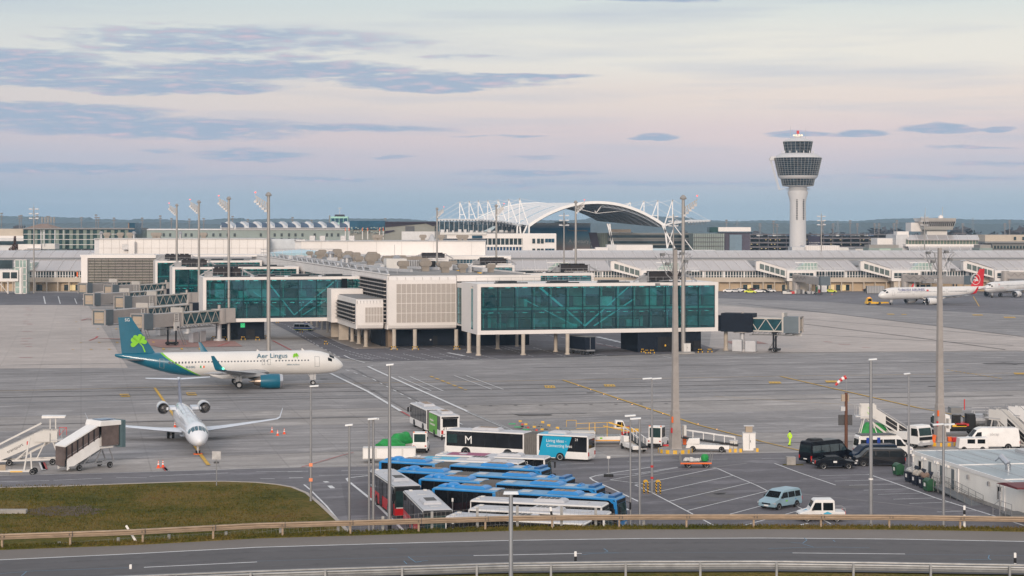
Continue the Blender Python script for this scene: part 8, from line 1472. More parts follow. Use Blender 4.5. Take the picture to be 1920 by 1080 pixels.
# empty dollies in a slanting row
dm_ = thing('baggage_dolly', 'empty baggage dolly frame, leftmost and farthest of the slanting row', 'baggage dolly', *place(995, 803)[:1], R(-4), 'row of empty dollies'); q = MB(); q.box(-1.7, 1.7, -.75, .75, .42, .5); [q.bar((x, y, .5), (x, y, .85), .06) for x in (-1.6, -.5, .5, 1.6) for y in (-.7, .7)]; [q.bar((-1.6, y, .8), (1.6, y, .8), .05) for y in (-.7, .7)]; q.bar((-1.7, 0, .45), (-2.8, 0, .55), .08); q.build('frame', M.mgrey, dm_)
MB().box(-2.9, -2.0, -.12, .12, .5, .64).build('green_drawbar', mat('sign_green2', (.02, .3, .12), .5), dm_); q = MB(); q.box(1.4, 1.8, -.3, .1, .7, .95).box(-1.6, -1.2, .2, .5, .8, 1.0); q.build('yellow_catch', M.yellow, dm_); MB().box(-1.2, -.9, -.78, -.74, .5, .7).build('red_reflector', M.red, dm_); [wheel(dm_, x, s*.6, .26, .18) for x in (-1.2, 1.2) for s in (-1, 1)]
for (x, y), lb in zip(((1006, 809), (1022, 814), (1037, 819)), ('second from the left in the slanting row', 'third from the left in the slanting row', 'rightmost and nearest of the slanting row')): dup(dm_, G(x, y), R(-4), 'empty baggage dolly frame, ' + lb)
# loaded cart with sacks and green sheet
t = thing('baggage_cart', 'flat cart loaded with white sacks and a green sheet in front of the mast', 'baggage cart', *place(1303, 877)[:1], R(2)); MB().box(-1.6, 1.7, -.75, .75, .55, .68).build('deck', M.mgrey, t); MB().box(-1.7, 1.75, -.78, -.74, .5, .66).build('orange_edge', M.orange, t); q = MB(); r = random.Random(2)
for i in range(16): x, y, z = r.uniform(-1.1, 1.), r.uniform(-.5, .5), .68; q.lathe([(.02, 0), (.28, .08), (.3, .2), (.15, .34+r.uniform(0, .1)), (.02, .38)], (x, y, z), n=7)
q.build('white_sacks', mat('sack_white', (.6, .58, .56), .8, var=.3, scale=3.), t, True); MB().lathe([(.02, 0), (.4, .1), (.45, .5), (.3, .8), (.02, .85)], (1.1, 0, .68), n=8).build('green_sheet', M.green, t); q = MB(); [q.bar((-1.6, y, .6), (-1.65, y, 1.6), .06) for y in (-.7, 0, .7)]; q.bar((-1.62, -.7, 1.5), (-1.62, .7, 1.5), .05); [q.bar((1.7, y, .6), (1.9, y, 1.7), .07) for y in (-.7, .7)]; q.build('end_rails', M.mgrey, t); [wheel(t, x, s*.6, .32, .2) for x in (-.8, 1.2) for s in (-1, 1)]
# green covered carts
def tarpcart(label, loc, rz, h=1.9, l=3.2):
 t = thing('baggage_cart', label, 'baggage cart', loc, rz, 'green covered carts'); MB().box(-l/2, l/2, -.85, .85, .45, 1.1).build('tub', M.offw, t); r = random.Random(int(loc[0]*10)); rings = []
 for i in range(6):
  x = -l/2+l*i/5; hh = 1.1+(h-1.1)*(.35 if i in (0, 5) else 1)*r.uniform(.8, 1.05); rings.append([(x, -.92, .95), (x, -.9, 1.3), (x+r.uniform(-.1, .1), -.5, hh), (x, 0, hh+.12), (x+r.uniform(-.1, .1), .5, hh), (x, .9, 1.3), (x, .92, .95)])
 MB().loft(rings).build('green_cover', M.green, t); [wheel(t, x, s*.75, .3, .2) for x in (-l*.32, l*.32) for s in (-1, 1)]; MB().box(-l/2-.03, -l/2, -.7, -.5, .75, .9).build('red_reflector', M.red, t); return t
tarpcart('green covered baggage cart in front, left of the row of white containers', (G(732, 853).x, G(732, 853).y, 0), R(35), 1.9, 3.0); tarpcart('lumpy green covered baggage cart behind another, nearer the white green bus', (G(752, 846).x, G(752, 846).y, 0), R(48), 2.2, 2.8); tarpcart('green covered baggage cart between the tall stairs and the white truck', (G(1640, 832).x, G(1640, 832).y, 0), R(-8), 2.5, 3.6)
t = thing('container_trailer', 'low white box trailer row behind the backmost blue bus', 'trailer', *place(755, 866)[:1], R(2)); MB().box(-4.5, 1.5, -.8, .8, .4, 1.7).build('box', M.offw, t, bevel=.04); q = MB(); [q.box(-4.4+i*1.5, -3.1+i*1.5, -.83, -.8, .55, 1.55) for i in range(4)]; q.build('door', M.white, t); [wheel(t, x, s*.7, .28, .2) for x in (-3.6, .6) for s in (-1, 1)]
# black trailer under the bay
t = thing('box_trailer', 'black box trailer parked under the front glass bay', 'trailer', *place(1092, 664)[:1], R(118)); MB().box(-3.2, 3.2, -1.2, 1.2, 1.1, 3.7).build('box', M.navy, t); MB().box(-3.3, 3.3, -1.25, 1.25, 3.7, 3.78).build('roof_edge', M.mgrey, t); q = MB(); q.box(-3.3, 3.3, -1., 1., .8, 1.1); q.bar((-3.3, -1, .9), (-3.3, 1, .9), .2); q.build('chassis', M.steel, t); [wheel(t, x, s*1., .42, .3) for x in (-2.4, -1.4, 2.2) for s in (-1, 1)]; MB().box(-3.24, -3.2, -.04, .04, 1.2, 3.6).build('door_seam', M.steel, t)
# yellow push back tractor
t = thing('pushback_tractor', 'yellow low aircraft tractor with an orange lit cab in front of the red tailed airliner', 'aircraft tractor', *place(1637, 571.5)[:1], R(186)); MB().prof([(-3., .4), (-3., .9), (2.4, 1.1), (2.6, .4)], -1.3, 1.3).build('body', M.yellow, t, bevel=.06); MB().prof([(.6, 1.), (.7, 2.3), (2.0, 2.3), (2.4, 1.)], -1.1, 1.1).build('cab', M.yellow, t, bevel=.05); MB().prof([(.8, 1.2), (.85, 2.1), (1.95, 2.1), (2.2, 1.2)], 1.1, 1.13).build('cab_window', M.dglass, t); q = MB(); q.box(.8, 1.2, -.9, -.5, 2.3, 2.55).box(1.6, 2., .5, .9, 2.3, 2.55); q.build('warning_lamp', mat('lit_orange', (.8, .2, .02), .4, emit=(1, .3, .05), es=1.5), t); MB().box(-5.2, -2.9, -.7, .7, .5, .95).build('tow_cradle', M.yellow, t); [wheel(t, x, s*1.15, .5, .4) for x in (-1.9, 1.6) for s in (-1, 1)]
# equipment heap by the node at 1480 and grey box
t = thing('equipment_group', 'dense group of parked baggage equipment under the gangway node right of the bay', 'ground equipment', *place(1495, 552)[:1]); r = random.Random(8)
for i in range(26): x = r.uniform(-6, 9); y = r.uniform(-2, 3); w_, h_ = r.uniform(.8, 2.4), r.uniform(.6, 1.9); MB().box(x, x+w_, y, y+1.2, .25, h_).build('crate', (M.dgrey, M.offw, M.steel, M.red, M.black, M.mgrey)[i % 6], t)
t = thing('grey_container', 'grey ribbed container beside the nose of the red tailed airliner', 'container', *place(1641, 551)[:1]); MB().box(-3.4, 3.4, -1.2, 1.2, .2, 3.1).build('box', M.mgrey, t); q = MB(); [q.box(-3.3+i*.6, -3.0+i*.6, -1.26, -1.2, .3, 3.) for i in range(11)]; q.build('ribs', M.steel, t)
t = thing('container', 'white box container on the left of the patrol car by the concourse', 'container', *place(1541, 549)[:1]); MB().box(-1.8, 1.8, -1., 1., .3, 3.4).build('box', M.white, t); MB().box(-2.6, -1.9, -.6, .6, .3, 2.4).build('green_box', M.green, t)
# ---------- street lamps ----------
lampm = mat('lamp_post_steel', (.30, .30, .31), .5, .5, var=.12, scale=.6); lamph = mat('lamp_head_white', (.62, .64, .66), .4)
def lamp(px, ybase, ytop, label, heads=((-.9, .9),), r=.085, rz=0., extra=None, Y=None, z0=0.):
 p = G(px, ybase) if Y is None else Vector((X_(px, Y), Y, z0)); h = D3(px, ytop, p.y).z - z0; t = thing('street_lamp', label, 'street lamp', (p.x, p.y, z0), rz, 'street lamps of the bus lot'); MB().cyl((0, 0, 0), (0, 0, h-.1), r*1.5, r, n=10).build('post', lampm, t, True); MB().cyl((0, 0, 0), (0, 0, .12), r*2.6, n=10).build('base_plate', lampm, t)
 for a, b in heads: MB().loft([[(a, -.22, h-.12), (b, -.22, h-.06), (b, .22, h-.06), (a, .22, h-.12)], [(a, -.2, h), (b, -.2, h+.06), (b, .2, h+.06), (a, .2, h)]]).build('lamp_head', lamph, t)
 return t
t = lamp(583, 942, 723, 'street lamp with reflective squares standing at the tip of the grass', ((-.1, .75),), .085); [MB().box(-.17, .17, -.17, -.13, z, z+.32).build('reflector', mat('orange_reflector', (.85, .25, .1), .4), t) for z in (2.05, 3.5)]
lamp(655, 1000, 796, 'street lamp left of the red buses, low head', ((-.35, .3),)); lamp(692, 1000, 784.5, 'street lamp of the close pair before the red buses, back one', ((-.1, .7),), .075); lamp(700, 999, 785, 'street lamp of the close pair before the red buses, front one', ((-.45, .5),), .1)
t = lamp(730.5, 997, 683, 'tall street lamp with a black foot band in front of the farther red bus', ((-.3, .35),), .12); MB().cyl((0, 0, .12), (0, 0, 1.1), .2, n=12).build('black_band', M.black, t)
t = lamp(1222.5, 925, 709, 'double armed street lamp inside the yellow black guard hoops', ((-.95, -.02), (.02, .95)), .09); q = MB()
t2 = thing('guard_hoops', 'yellow and black guard hoops around the foot of a street lamp', 'guard rail', *place(1222.5, 926)[:1]); q2 = MB()
for x, y in ((-.42, -.4), (.42, -.4), (-.42, .4), (.42, .4)):
 q = MB(); dx = .32 if x > 0 else -.32; q.path([(x, y, 0), (x, y, 1.15), (x+dx*.25, y, 1.3), (x+dx, y, 1.3), (x+dx*1.25, y, 1.15), (x+dx*1.25, y, 0)], .055, 7); o = q.build('hoop', M.yellow, t2); q = MB()
 for k in range(4): [q.cyl((xx, y, .12+k*.3), (xx, y, .26+k*.3), .06, n=7) for xx in (x, x+dx*1.25)]
 q.build('black_rings', M.black, o)
t['label'] = 'double armed street lamp rising from yellow black guard hoops'; [MB().cyl((0, 0, z), (0, 0, z+.22), .15, n=10).build('red_white_band', M.red, t) for z in (1.45, 2.6)]
lamp(1182, 992, 778.5, 'street lamp of the front pair, left and lower arm', ((-.5, .45),), .07); lamp(1199.5, 996, 784, 'street lamp of the front pair, right one with a hook shaped arm', ((-.85, .1),), .09)
t = lamp(1633, 988, 673, 'tall street lamp in the right car park in front of the black vans', ((-.22, .5),), .13); MB().cyl((0, 0, 4.2), (0, 0, 4.35), .2, n=12).build('white_band', M.white, t)
lamp(1704, 892, 700, 'street lamp rising behind the green waste bin', ((-.55, .12),), .09); lamp(1769, 996, 795, 'street lamp in front of the container building', ((-.95, -.02), (.02, .95)), .1)
t = thing('street_lamp', 'near street lamp with a wide flat head in the road foreground', 'street lamp', (X_(958, 78), 78, 8.0), 0, 'street lamps of the bus lot'); h = D3(958, 926, 78).z-8; MB().cyl((0, 0, -1), (0, 0, h), .105, .085, n=12).build('post', lampm, t, True); MB().loft([[(-.32, -.2, h), (.32, -.2, h), (.32, .2, h), (-.32, .2, h)], [(-.28, -.16, h+.1), (.28, -.16, h+.1), (.28, .16, h+.1), (-.28, .16, h+.1)]]).build('lamp_head', lamph, t)
def sign(px, yb, yt, label, w, h, m, name='sign_post', rz=0, zc=None, face=None):
 p = G(px, yb); H = D3(px, yt, p.y).z; t = thing(name, label, 'sign', p, rz); MB().cyl((0, 0, 0), (0, 0, H), .05, n=8).build('post', M.steel, t); o = MB().box(-w/2, w/2, -.08, -.05, H-h, H).build('panel', m, t); return t, H
t, H = sign(406, 913, 846, 'grey square sign seen from behind on the grass edge', .9, .85, M.steel); q = MB(); q.box(-.28, -.05, -.12, -.04, H-1.25, H-1.05).box(.05, .28, -.12, -.04, H-1.25, H-1.05); q.build('small_lamps', M.dgrey, t)
t, H = sign(1141, 895, 855, 'small white sign on a thin post with a black foot', .36, .26, M.white); MB().box(-.5, .5, -.3, .3, 0, .35).build('rubber_foot', M.black, t, bevel=.05)
sign(848.5, 985, 934, 'thin post with a small white plate before the front blue bus', .16, .3, M.white)
# windsock mast
p = G(1586.5, 860); t = thing('windsock_mast', 'rust brown mast with a red and white windsock and grey boxes', 'windsock', p); H = D3(0, 736, p.y).z; br_ = mat('rust_brown_paint', (.13, .05, .025), .7, var=.2); MB().cyl((0, 0, 0), (0, 0, H), .2, .17, n=12).build('mast', br_, t, True); hz = D3(0, 706, p.y).z; MB().cyl((0, 0, H), (0, 0, hz), .03, n=6).build('rod', M.steel, t)
q = MB(); q2 = MB();
for i in range(5):
 a, b = Vector((-.25*i*.98, 0, hz-.05-.09*i-.02*i*i)), Vector((-.25*(i+1)*.98, 0, hz-.05-.09*(i+1)-.02*(i+1)**2)); (q if i % 2 == 0 else q2).cyl(a, b, .24-.02*i, .22-.02*i, n=10)
q.build('windsock', M.red, t); q2.build('windsock_white_band', M.white, t); MB().box(-.55, -.15, -.2, .2, H-1.0, H-.2).box(.15, .3, -.2, .2, H-1., H-.2).build('beige_box', M.tan, t); MB().box(-.65, -.15, -.25, .3, H-2.1, H-1.6).build('speaker', M.steelp, t); MB().box(-.85, .75, .2, .35, H-3.8, H-2.6).build('dark_sign_panel', M.dgrey, t)
cabinet(1404, 846, 1.5, 2.2, .9, 'tall white double door cabinet with an open box on top on the apron', M.white); t = thing('meter_box', 'open beige meter box under a small lid on top of the tall white cabinet', 'box', (G(1404, 846).x, G(1404, 846).y, 2.28)); MB().box(-.4, .4, -.3, .3, 0, .7).build('box', M.tan, t); MB().box(-.6, .6, -.35, .4, .7, .8).build('lid', M.steelp, t)
cabinet(1375, 846, .9, 1.25, .6, 'small grey cabinet left of the tall white one', M.offw); cabinet(1569+7, 862, .8, 1.2, .6, 'small white cabinet beside the windsock mast', M.white)
t = thing('concrete_block', 'pale square concrete block left of the black minibus', 'concrete block', G(1482.5, 872)); MB().box(-.5, .5, -.5, .5, 0, .95).build('block', M.conc, t, bevel=.03); MB().box(-.9, 1.4, -.8, .3, .02, .08).build('grass_patch', g_grassm, t)
def striped(px0, py0, px1, py1, n, label, h=.42, w=.35):
 a, b = G(px0, py0), G(px1, py1); t = thing('striped_kerb', label, 'kerb', a, head(a, b)); l = (b-a).length/n; q, q2 = MB(), MB()
 for i in range(n): (q if i % 2 else q2).box(i*l, (i+1)*l, -w/2, w/2, 0, h)
 q.build('yellow_segments', M.yellow, t); q2.build('grey_segments', M.conc, t)
striped(1361, 848, 1391, 848, 6, 'yellow striped kerb left of the tall white cabinet'); striped(1413, 847, 1422, 847, 2, 'short yellow striped kerb right of the tall white cabinet')
t = thing('waste_box', 'orange plastic box on the striped base of the right concrete mast', 'box', (G(1744.5, 836).x, G(1744.5, 836).y, .44)); MB().loft([[(-.5, -.4, 0), (.5, -.4, 0), (.5, .4, 0), (-.5, .4, 0)], [(-.6, -.5, .8), (.6, -.5, .8), (.6, .5, .8), (-.6, .5, .8)]]).build('box', M.orange, t); MB().box(-.63, .63, -.53, .53, .8, .88).build('lid', M.orange, t)
for px, py, m_, lb, w_ in ((1791, 835, M.red, 'red waste bin right of the right concrete mast', .38), (1781, 834, M.orange, 'orange waste bin next to the red one behind the panel van', .28), (1283.5, 840, M.orange, 'orange waste bin on the striped base of the middle mast', .24)):
 t = thing('waste_bin', lb, 'waste bin', (G(px, py).x, G(px, py).y, 0 if px > 1300 else .42)); MB().loft([[(-w_*.8, -w_*.8, 0), (w_*.8, -w_*.8, 0), (w_*.8, w_*.8, 0), (-w_*.8, w_*.8, 0)], [(-w_, -w_, .9), (w_, -w_, .9), (w_, w_, .9), (-w_, w_, .9)]]).build('bin', m_, t); MB().box(-w_*1.05, w_*1.05, -w_*1.1, w_*1.05, .9, .98).build('lid', m_, t)
t = thing('red_sack', 'flat red sack on the left rim of the striped mast base', 'sack', (G(1250, 843).x, G(1250, 843).y, .44)); MB().lathe([(.02, 0), (.5, .03), (.45, .16), (.02, .22)], n=9).build('sack', M.red, t, True)
# cones
def cone(px, py, label, h=.75):
 t = thing('traffic_cone', label, 'traffic cone', G(px, py), 0, 'traffic cones'); MB().box(-.22, .22, -.22, .22, 0, .05).build('foot', M.orange, t); MB().cyl((0, 0, .05), (0, 0, h), .16, .03, n=12).build('cone', mat('cone_orange', (.85, .07, .01), .5), t, True); MB().cyl((0, 0, h*.42), (0, 0, h*.62), .112, .085, n=12, cap=False).cyl((0, 0, h*.74), (0, 0, h*.86), .07, .052, n=12, cap=False).build('white_band', M.white, t); return t
cone(510, 811, 'orange cone, back left of the three beside the jet wing tip'); cone(520.5, 817, 'orange cone, front middle of the three beside the jet wing tip'); cone(533, 814, 'orange cone with white bands, right of the three beside the jet wing tip'); cone(297, 877.5, 'orange cone, left of the close pair at the service road', .85); cone(305.5, 877, 'orange cone, right of the close pair at the service road', .85); cone(328, 801, 'orange cone under the wing root of the small jet'); cone(1613, 829, 'orange cone under the tall stairs on the right'); cone(1480, 551, 'orange cone by the parked equipment at the concourse'); cone(1560, 553, 'orange cone in front of the patrol car at the concourse')
# yellow black bumpers around the columns
def hoop(px, py, w, label):
 t = thing('impact_hoop', label, 'bumper rail', G(px, py), R(14), 'yellow black impact hoops'); q, q2 = MB(), MB(); n = 6
 for s in (-1, 1): q.box(s*w/2-.08, s*w/2+.08, -.1, .1, .0, .35); q2.box(s*w/2-.08, s*w/2+.08, -.1, .1, .35, .62)
 for i in range(n): (q2 if i % 2 else q).box(-w/2+w*i/n, -w/2+w*(i+1)/n, -.1, .1, .62, .8)
 q.build('yellow_parts', M.yellow, t); q2.build('black_parts', M.black, t)
for i, (x, y, w_) in enumerate(((739, 656.5, 1.3), (779, 656.5, 1.3), (856.5, 656, 1.3), (1186, 654, .9), (1193, 657, .7), (1205, 661, .6), (1213, 663, .6), (1223, 663, .9), (1313, 661.5, .9), (1331, 661, .9), (401, 637, .9), (421, 637.5, .9), (456, 637.5, .9), (483, 638, .8), (611, 646, .6), (597, 604, .7), (565, 624, .6), (520, 606, .6), (480+160/4*0+17, 635, .6), (1177, 632, 1.4))):
 hoop(x, y, w_, 'yellow and black impact hoop ' + ('at the first column under the clad block', 'at the second column under the clad block', 'at the third column under the clad block', 'farthest left of those by the right dark base', 'second from left by the right dark base', 'third from left by the right dark base', 'fourth from left by the right dark base', 'nearest the door of the right dark base', 'left of the two at the right end base', 'right of the two at the right end base', 'left of the glazed door under the left bay', 'by the glazed door under the left bay', 'in the middle of the left dark base', 'at the right corner of the left dark base', 'on the dashed road under the pier', 'beside the small columns behind the police van', 'in front of the police van', 'beyond the mast on the pier road', 'next to the mast at the left bay', 'hanging in the passage left of the right base')[i])
# ---------- container building with ramp, bins ----------
A_, B_, C_ = G(1712, 889), G(1895, 958), G(1800, 916)
# long flank runs from the far left corner towards the camera on the right
zr = 3.0; fl = [G(1712.5, 846+0, zr), G(1822, 879, zr), G(1925, 913, zr), G(2100, 967, zr)]; dirv = (fl[2]-fl[0]).normalized(); rz = math.atan2(dirv.y, dirv.x); ll = (fl[3]-fl[0]).length
cbm = mat('container_white', (.8, .77, .72), .6, var=.1, scale=.5, stretch=(1, 1, .4)); roofc = mat('container_roof_sheet', (.30, .35, .38), .4, .1, var=.35, scale=.35, stretch=(.25, 2.2, 1), coat=.15)
cbd = thing('container_building', 'low white container building with a pale blue grey sheet roof at the right edge', 'building', (fl[0].x, fl[0].y, 0), rz); W_c = 16.
MB().box(0, ll, 0, W_c, .1, zr-.12).build('wall', cbm, cbd); MB().box(-.05, ll+.1, -.05, W_c, zr-.12, zr+.02).build('roof', roofc, cbd); q = MB(); q.box(-.08, ll+.1, -.1, .02, zr-.28, zr+.06); q.box(-.08, .1, -.1, W_c, zr-.28, zr+.06); [q.box(x, x+.1, -.09, 0, .1, zr-.1) for x in (0, 11.8, 22.5, 30)]; [q.box(x, x+.12, 0, W_c, zr+.02, zr+.1) for x in (11.8, 22.5, 30)]; q.build('edge_trim', M.white, cbd); q = MB(); q.box(11.8, ll, -.05, .0, .0, .4); q.build('plinth', M.conc, cbd)
q = MB(); [q.box(0, ll, y, y+.05, zr+.02, zr+.055) for y in (2.5, 5, 7.5, 10, 12.5)]; q.build('roof_seams', M.steelp, cbd)
for x in (4.2, 7.2, 10.1): o = MB().box(x, x+.75, -.05, 0, .45, 2.45).build('door', mat('grey_door', (.12, .14, .15), .5), cbd); MB().box(x-.06, x+.81, -.03, 0, .45, 2.52).build('door_frame', M.offw, cbd); MB().box(x+.62, x+.68, -.1, -.05, 1.4, 1.5).build('handle', M.steel, o)
for x in (1.5, 21., 28): o = MB().box(x, x+.8, -.04, 0, 1.0, 2.2).build('window', M.dglass, cbd); q = MB(); q.box(x-.12, x, -.07, 0, .9, 2.3).box(x+.8, x+.92, -.07, 0, .9, 2.3).box(x-.12, x+.92, -.07, 0, 2.2, 2.32).box(x-.12, x+.92, -.1, 0, .88, 1.0); q.build('frame', M.offw, o)
for x in (14.2, 19.): MB().box(x, x+.25, -.2, 0, 2.0, 2.4).build('wall_vent', M.steel, cbd)
for x in (.1, 2.6, 3.3, 6., 6.6, 8.8, 9.4): MB().box(x, x+.22, -.25, 0, zr-.5, zr-.25).build('camera_unit', M.white, cbd)
q = MB(); [q.path([(x, -.06, zr-.4), (x, -.08, 1.6), (x+.02, -.06, .3)], .02, 4) for x in (.4, 3., 6.4, 9.1, 11.6)]; q.build('wall_pipes', M.steelp, cbd)
q = MB().cyl((15.8, 3.4, zr), (15.8, 3.4, zr+.6), .28, n=12).cyl((15.8, 3.4, zr+.6), (15., 3., zr+1.25), .3, n=12).cyl((15, 3., zr+1.2), (14.2, 2.8, zr+.7), .08, n=8); q.build('roof_duct', lipm, cbd); MB().box(15.2, 16.2, 6.6, 7.4, zr+.08, zr+.7).build('roof_unit', M.tan, cbd); MB().box(14.6, 16.8, 6.3, 7.8, zr+.02, zr+.08).build('unit_base', M.black, cbd); MB().box(21., 21.4, 9.6, 10, zr+.02, zr+.8).build('roof_box', M.green, cbd); MB().box(2.0, 7, 10.5, 11.6, zr+.02, zr+.3).build('roof_tray', M.steelp, cbd)
for i, (x, s_) in enumerate(((3.2, 'nearest the far end'), (9.9, 'beside the ramp'), (24.4, 'near the red awning'))):
 t = thing('notice_board', 'white notice board with small lines in front of the container wall, ' + s_, 'sign'); t.location = cbd.matrix_basis @ Vector((x, -1.3, 0)) if False else (fl[0] + dirv*x + Vector((dirv.y, -dirv.x, 0))*1.3); t.location.z = 0; t.rotation_euler = (0, 0, rz); MB().cyl((0, 0, 0), (0, 0, 2.3), .03, n=6).build('post', M.steel, t); MB().box(-.25, .25, -.04, -.02, 1.3, 2.2).build('board', M.white, t); q = MB(); [q.box(-.2, .18-.05*(k % 3), -.05, -.042, 2.05-k*.12, 2.09-k*.12) for k in range(6)]; q.build('printed_lines', M.mgrey, t)
nrm = Vector((dirv.y, -dirv.x, 0))      # away from the wall, towards the car park
rp_ = thing('access_ramp', 'grey steel access ramp with railings along the container wall', 'ramp', fl[0]+dirv*7.6+nrm*1.0, rz); rp_.location.z = 0
q = MB(); q.add([(3., -.7, .62), (11.2, -.7, .06), (11.2, .5, .06), (3., .5, .62), (3., -.7, .5), (11.2, -.7, .0), (11.2, .5, 0), (3., .5, .5)], [(0, 1, 2, 3), (7, 6, 5, 4), (0, 4, 5, 1), (2, 6, 7, 3), (1, 5, 6, 2)]); q.box(.9, 3., -.7, .5, .52, .62); [q.box(.9-.25*(k+1), .9-.25*k, -.6, .4, .5-.14*(k+1), .54-.14*(k+1)) for k in range(4)]; q.build('deck', mat('grating_grey', (.16, .17, .18), .6, .3, var=.2, scale=4.), rp_)
q = MB()
for y in (-.7, .5):
 for zz_ in (.55, 1.0): q.path([(.0, y, zz_-.4 if zz_ < .6 else zz_-.5), (.9, y, .6+zz_), (3, y, .6+zz_), (11.2, y, .05+zz_)], .025, 5)
 for x, zb in ((.9, .62), (1.95, .62), (3, .62), (4.6, .51), (6.2, .4), (7.8, .29), (9.5, .18), (11.2, .06)): q.bar((x, y, zb-.4 if x < 8 else 0), (x, y, zb+1.0), .05)
q.build('railing', M.mgrey, rp_)
st2 = thing('entrance_steps', 'grey steel entrance steps with railings under a dark red awning at the right edge', 'steps', fl[0]+dirv*24.6+nrm*1.2, rz); st2.location.z = 0; q = MB(); q.box(1.4, 4, -.9, .9, .55, .65); [q.box(1.4-.28*(k+1), 1.4-.28*k, -.8, .8, .5-.14*(k+1), .55-.14*(k+1)) for k in range(4)]; q.build('deck', M.mgrey, st2); q = MB()
for y in (-.9,): q.path([(0, y, .1), (0, y, 1.0), (1.4, y, 1.65), (4, y, 1.65)], .028, 5); q.path([(0, y, .5), (1.4, y, 1.15), (4, y, 1.15)], .022, 5); [q.bar((x, y, 0), (x, y, 1.65), .045) for x in (1.4, 2.7, 4)]
q.bar((1.9, -1.1, 0), (1.9, -1.1, 3.3), .05); q.build('railing', M.steel, st2); MB().prof([(1.5, 3.25), (6, 3.3), (6, 3.45), (3.2, 3.55)], -1.3, 1.1).build('awning', mat('dark_red_awning', (.13, .015, .02), .6), st2)
def wbin(s, o, m_, label, full=None, lidm=None):
 t = thing('waste_container', label, 'waste container', fl[0]+dirv*s+nrm*o, rz, 'waste containers by the container building'); t.location.z = 0; MB().loft([[(-.52, -.4, .18), (.52, -.4, .18), (.52, .4, .18), (-.52, .4, .18)], [(-.62, -.48, 1.15), (.62, -.48, 1.15), (.62, .48, 1.15), (-.62, .48, 1.15)]]).build('tub', m_, t); [wheel(t, x, y, .1, .06, name='castor') for x in (-.45, .45) for y in (-.34, .34)]
 if full:
  q = MB(); r = random.Random(int(s*7)); [q.lathe([(.02, 0), (.24, .05), (.26, .2), (.1, .38), (.02, .4)], (r.uniform(-.4, .4), r.uniform(-.25, .3), 1.05+r.uniform(0, .25)), n=6) for i in range(9)]; q.build('rubbish_sacks', full, t); MB().prof([(-.62, 1.2), (.62, 1.2), (.62, 1.26), (-.62, 1.26)], .3, .5).build('lid_edge', m_, t); o2 = MB().add([(-.62, .5, 1.2), (.62, .5, 1.2), (.6, .75, 1.75), (-.6, .75, 1.75)], [(0, 1, 2, 3)]).build('open_lid', lidm or m_, t)
 else: MB().lathe([(.4, -.62), (.4, .62)], (0, 0, 1.0), 'x', 18).build('domed_lid', m_, t, True)
 MB().box(-.2, .15, -.49, -.46, .6, .95).build('label_plate', M.white, t) if m_ is not M.green else None
 return t
gb = mat('bin_green', (.012, .075, .03), .5, var=.2); nb = mat('bin_navy', (.012, .016, .03), .5)
wbin(-3., .5, gb, 'green waste container with a domed lid at the left end of the row'); wbin(2.2, 1.2, nb, 'overfull black waste container next to the green one, second in the row', mat('rubbish_pale', (.45, .45, .45), .7, var=.5, scale=3.)); wbin(4.6, 1.4, nb, 'overfull black waste container with cardboard and bags, middle of the row', mat('rubbish_beige', (.4, .37, .33), .7, var=.5, scale=3.)); wbin(6.7, 1.5, nb, 'overfull black waste container with brown cardboard beside the ramp', mat('rubbish_brown', (.25, .17, .13), .7, var=.5, scale=3.)); wbin(8.9, 1.9, gb, 'green waste container with a white plate at the foot of the ramp')
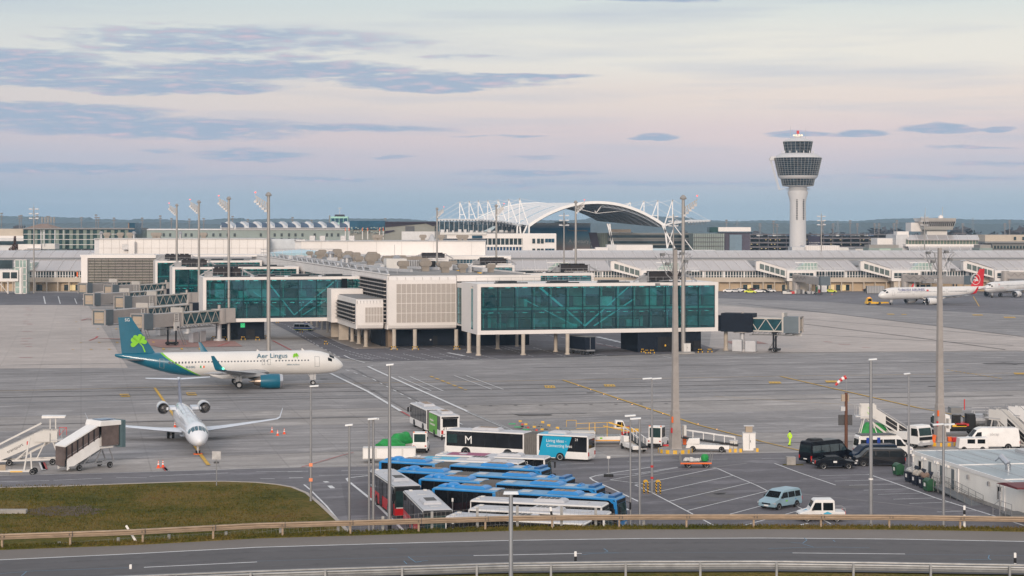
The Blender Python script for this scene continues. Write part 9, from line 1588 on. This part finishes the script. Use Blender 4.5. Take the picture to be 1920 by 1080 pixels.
# ---------- person in high visibility clothing ----------
def person(loc, rz, label):
 me = bpy.data.meshes.new('person'); J = [(0, 0, .95), (0, 0, 1.15), (0, .0, 1.38), (0, .0, 1.50), (.01, 0, 1.58), (.02, 0, 1.68), (.02, 0, 1.78), (0, .19, 1.42), (-.1, .27, 1.17), (.08, .30, .95), (.12, .30, .87), (0, -.19, 1.42), (.06, -.28, 1.17), (-.1, -.33, .98), (-.15, -.34, .9), (.02, .1, .9), (.16, .1, .52), (.10, .11, .09), (.22, .11, .04), (-.02, -.1, .9), (-.06, -.1, .5), (-.3, -.1, .14), (-.2, -.1, .06)]
 E = [(0, 1), (1, 2), (2, 3), (3, 4), (4, 5), (5, 6), (2, 7), (7, 8), (8, 9), (9, 10), (2, 11), (11, 12), (12, 13), (13, 14), (0, 15), (15, 16), (16, 17), (17, 18), (0, 19), (19, 20), (20, 21), (21, 22)]
 Rr = [.16, .155, .18, .07, .065, .105, .085, .085, .065, .05, .045, .085, .065, .05, .045, .115, .085, .06, .05, .115, .085, .06, .05]
 me.from_pydata(J, E, []); o = bpy.data.objects.new('person', me); COL.objects.link(o); me.materials.append(M.hiv); sk_ = o.modifiers.new('s', 'SKIN'); o.modifiers.new('u', 'SUBSURF').render_levels = 2
 for v, r_ in zip(me.skin_vertices[0].data if me.skin_vertices else [], Rr): v.radius = (r_*1.15, r_*1.15)
 if not me.skin_vertices: pass
 else: me.skin_vertices[0].data[0].use_root = True
 o.location = loc; o.rotation_euler = (0, 0, rz); tag(o, label, 'person')
 MB().lathe([(.02, .0), (.1, .02), (.122, .1), (.11, .19), (.05, .24), (.02, .245)], (.015, 0, 1.62), n=12).build('dark_hair', mat('dark_hair', (.02, .016, .014), .8), o, True); MB().lathe([(.02, 0), (.085, .02), (.1, .1), (.07, .16)], (.05, 0, 1.6), n=12).build('face', M.skin, o, True)
 q = MB(); [q.lathe([(rr, z), (rr, z+.05)], (0, 0, 0), n=14) for rr, z in ((.19, 1.12), (.2, 1.26))]; q.build('reflective_bands', M.steelp, o)
 for y, z, x in ((.31, .82, .13), (-.35, .85, -.17)):
  q = MB().box(x-.035, x+.045, y-.02, y+.02, z-.02, z+.06)
  for k in range(4): q.bar((x-.025+k*.022, y, z), (x-.022+k*.024, y-.01, z-.075+.008*abs(k-1)), .017)
  q.bar((x+.045, y, z+.04), (x+.075, y-.01, z-.01), .018); q.build('hand', M.skin, o)
 for x, y, z in ((.17, .11, .0), (-.24, -.1, .02)): MB().loft([[(x-.12, y-.05, z), (x+.16, y-.05, z), (x+.16, y+.05, z), (x-.12, y+.05, z)], [(x-.1, y-.045, z+.12), (x+.12, y-.04, z+.07), (x+.12, y+.04, z+.07), (x-.1, y+.045, z+.12)]]).build('boot', M.black, o)
 return o
pp = G(1481, 835.5); person((pp.x, pp.y, 0), R(35), 'person in bright yellow high visibility jacket and trousers walking away across the apron')
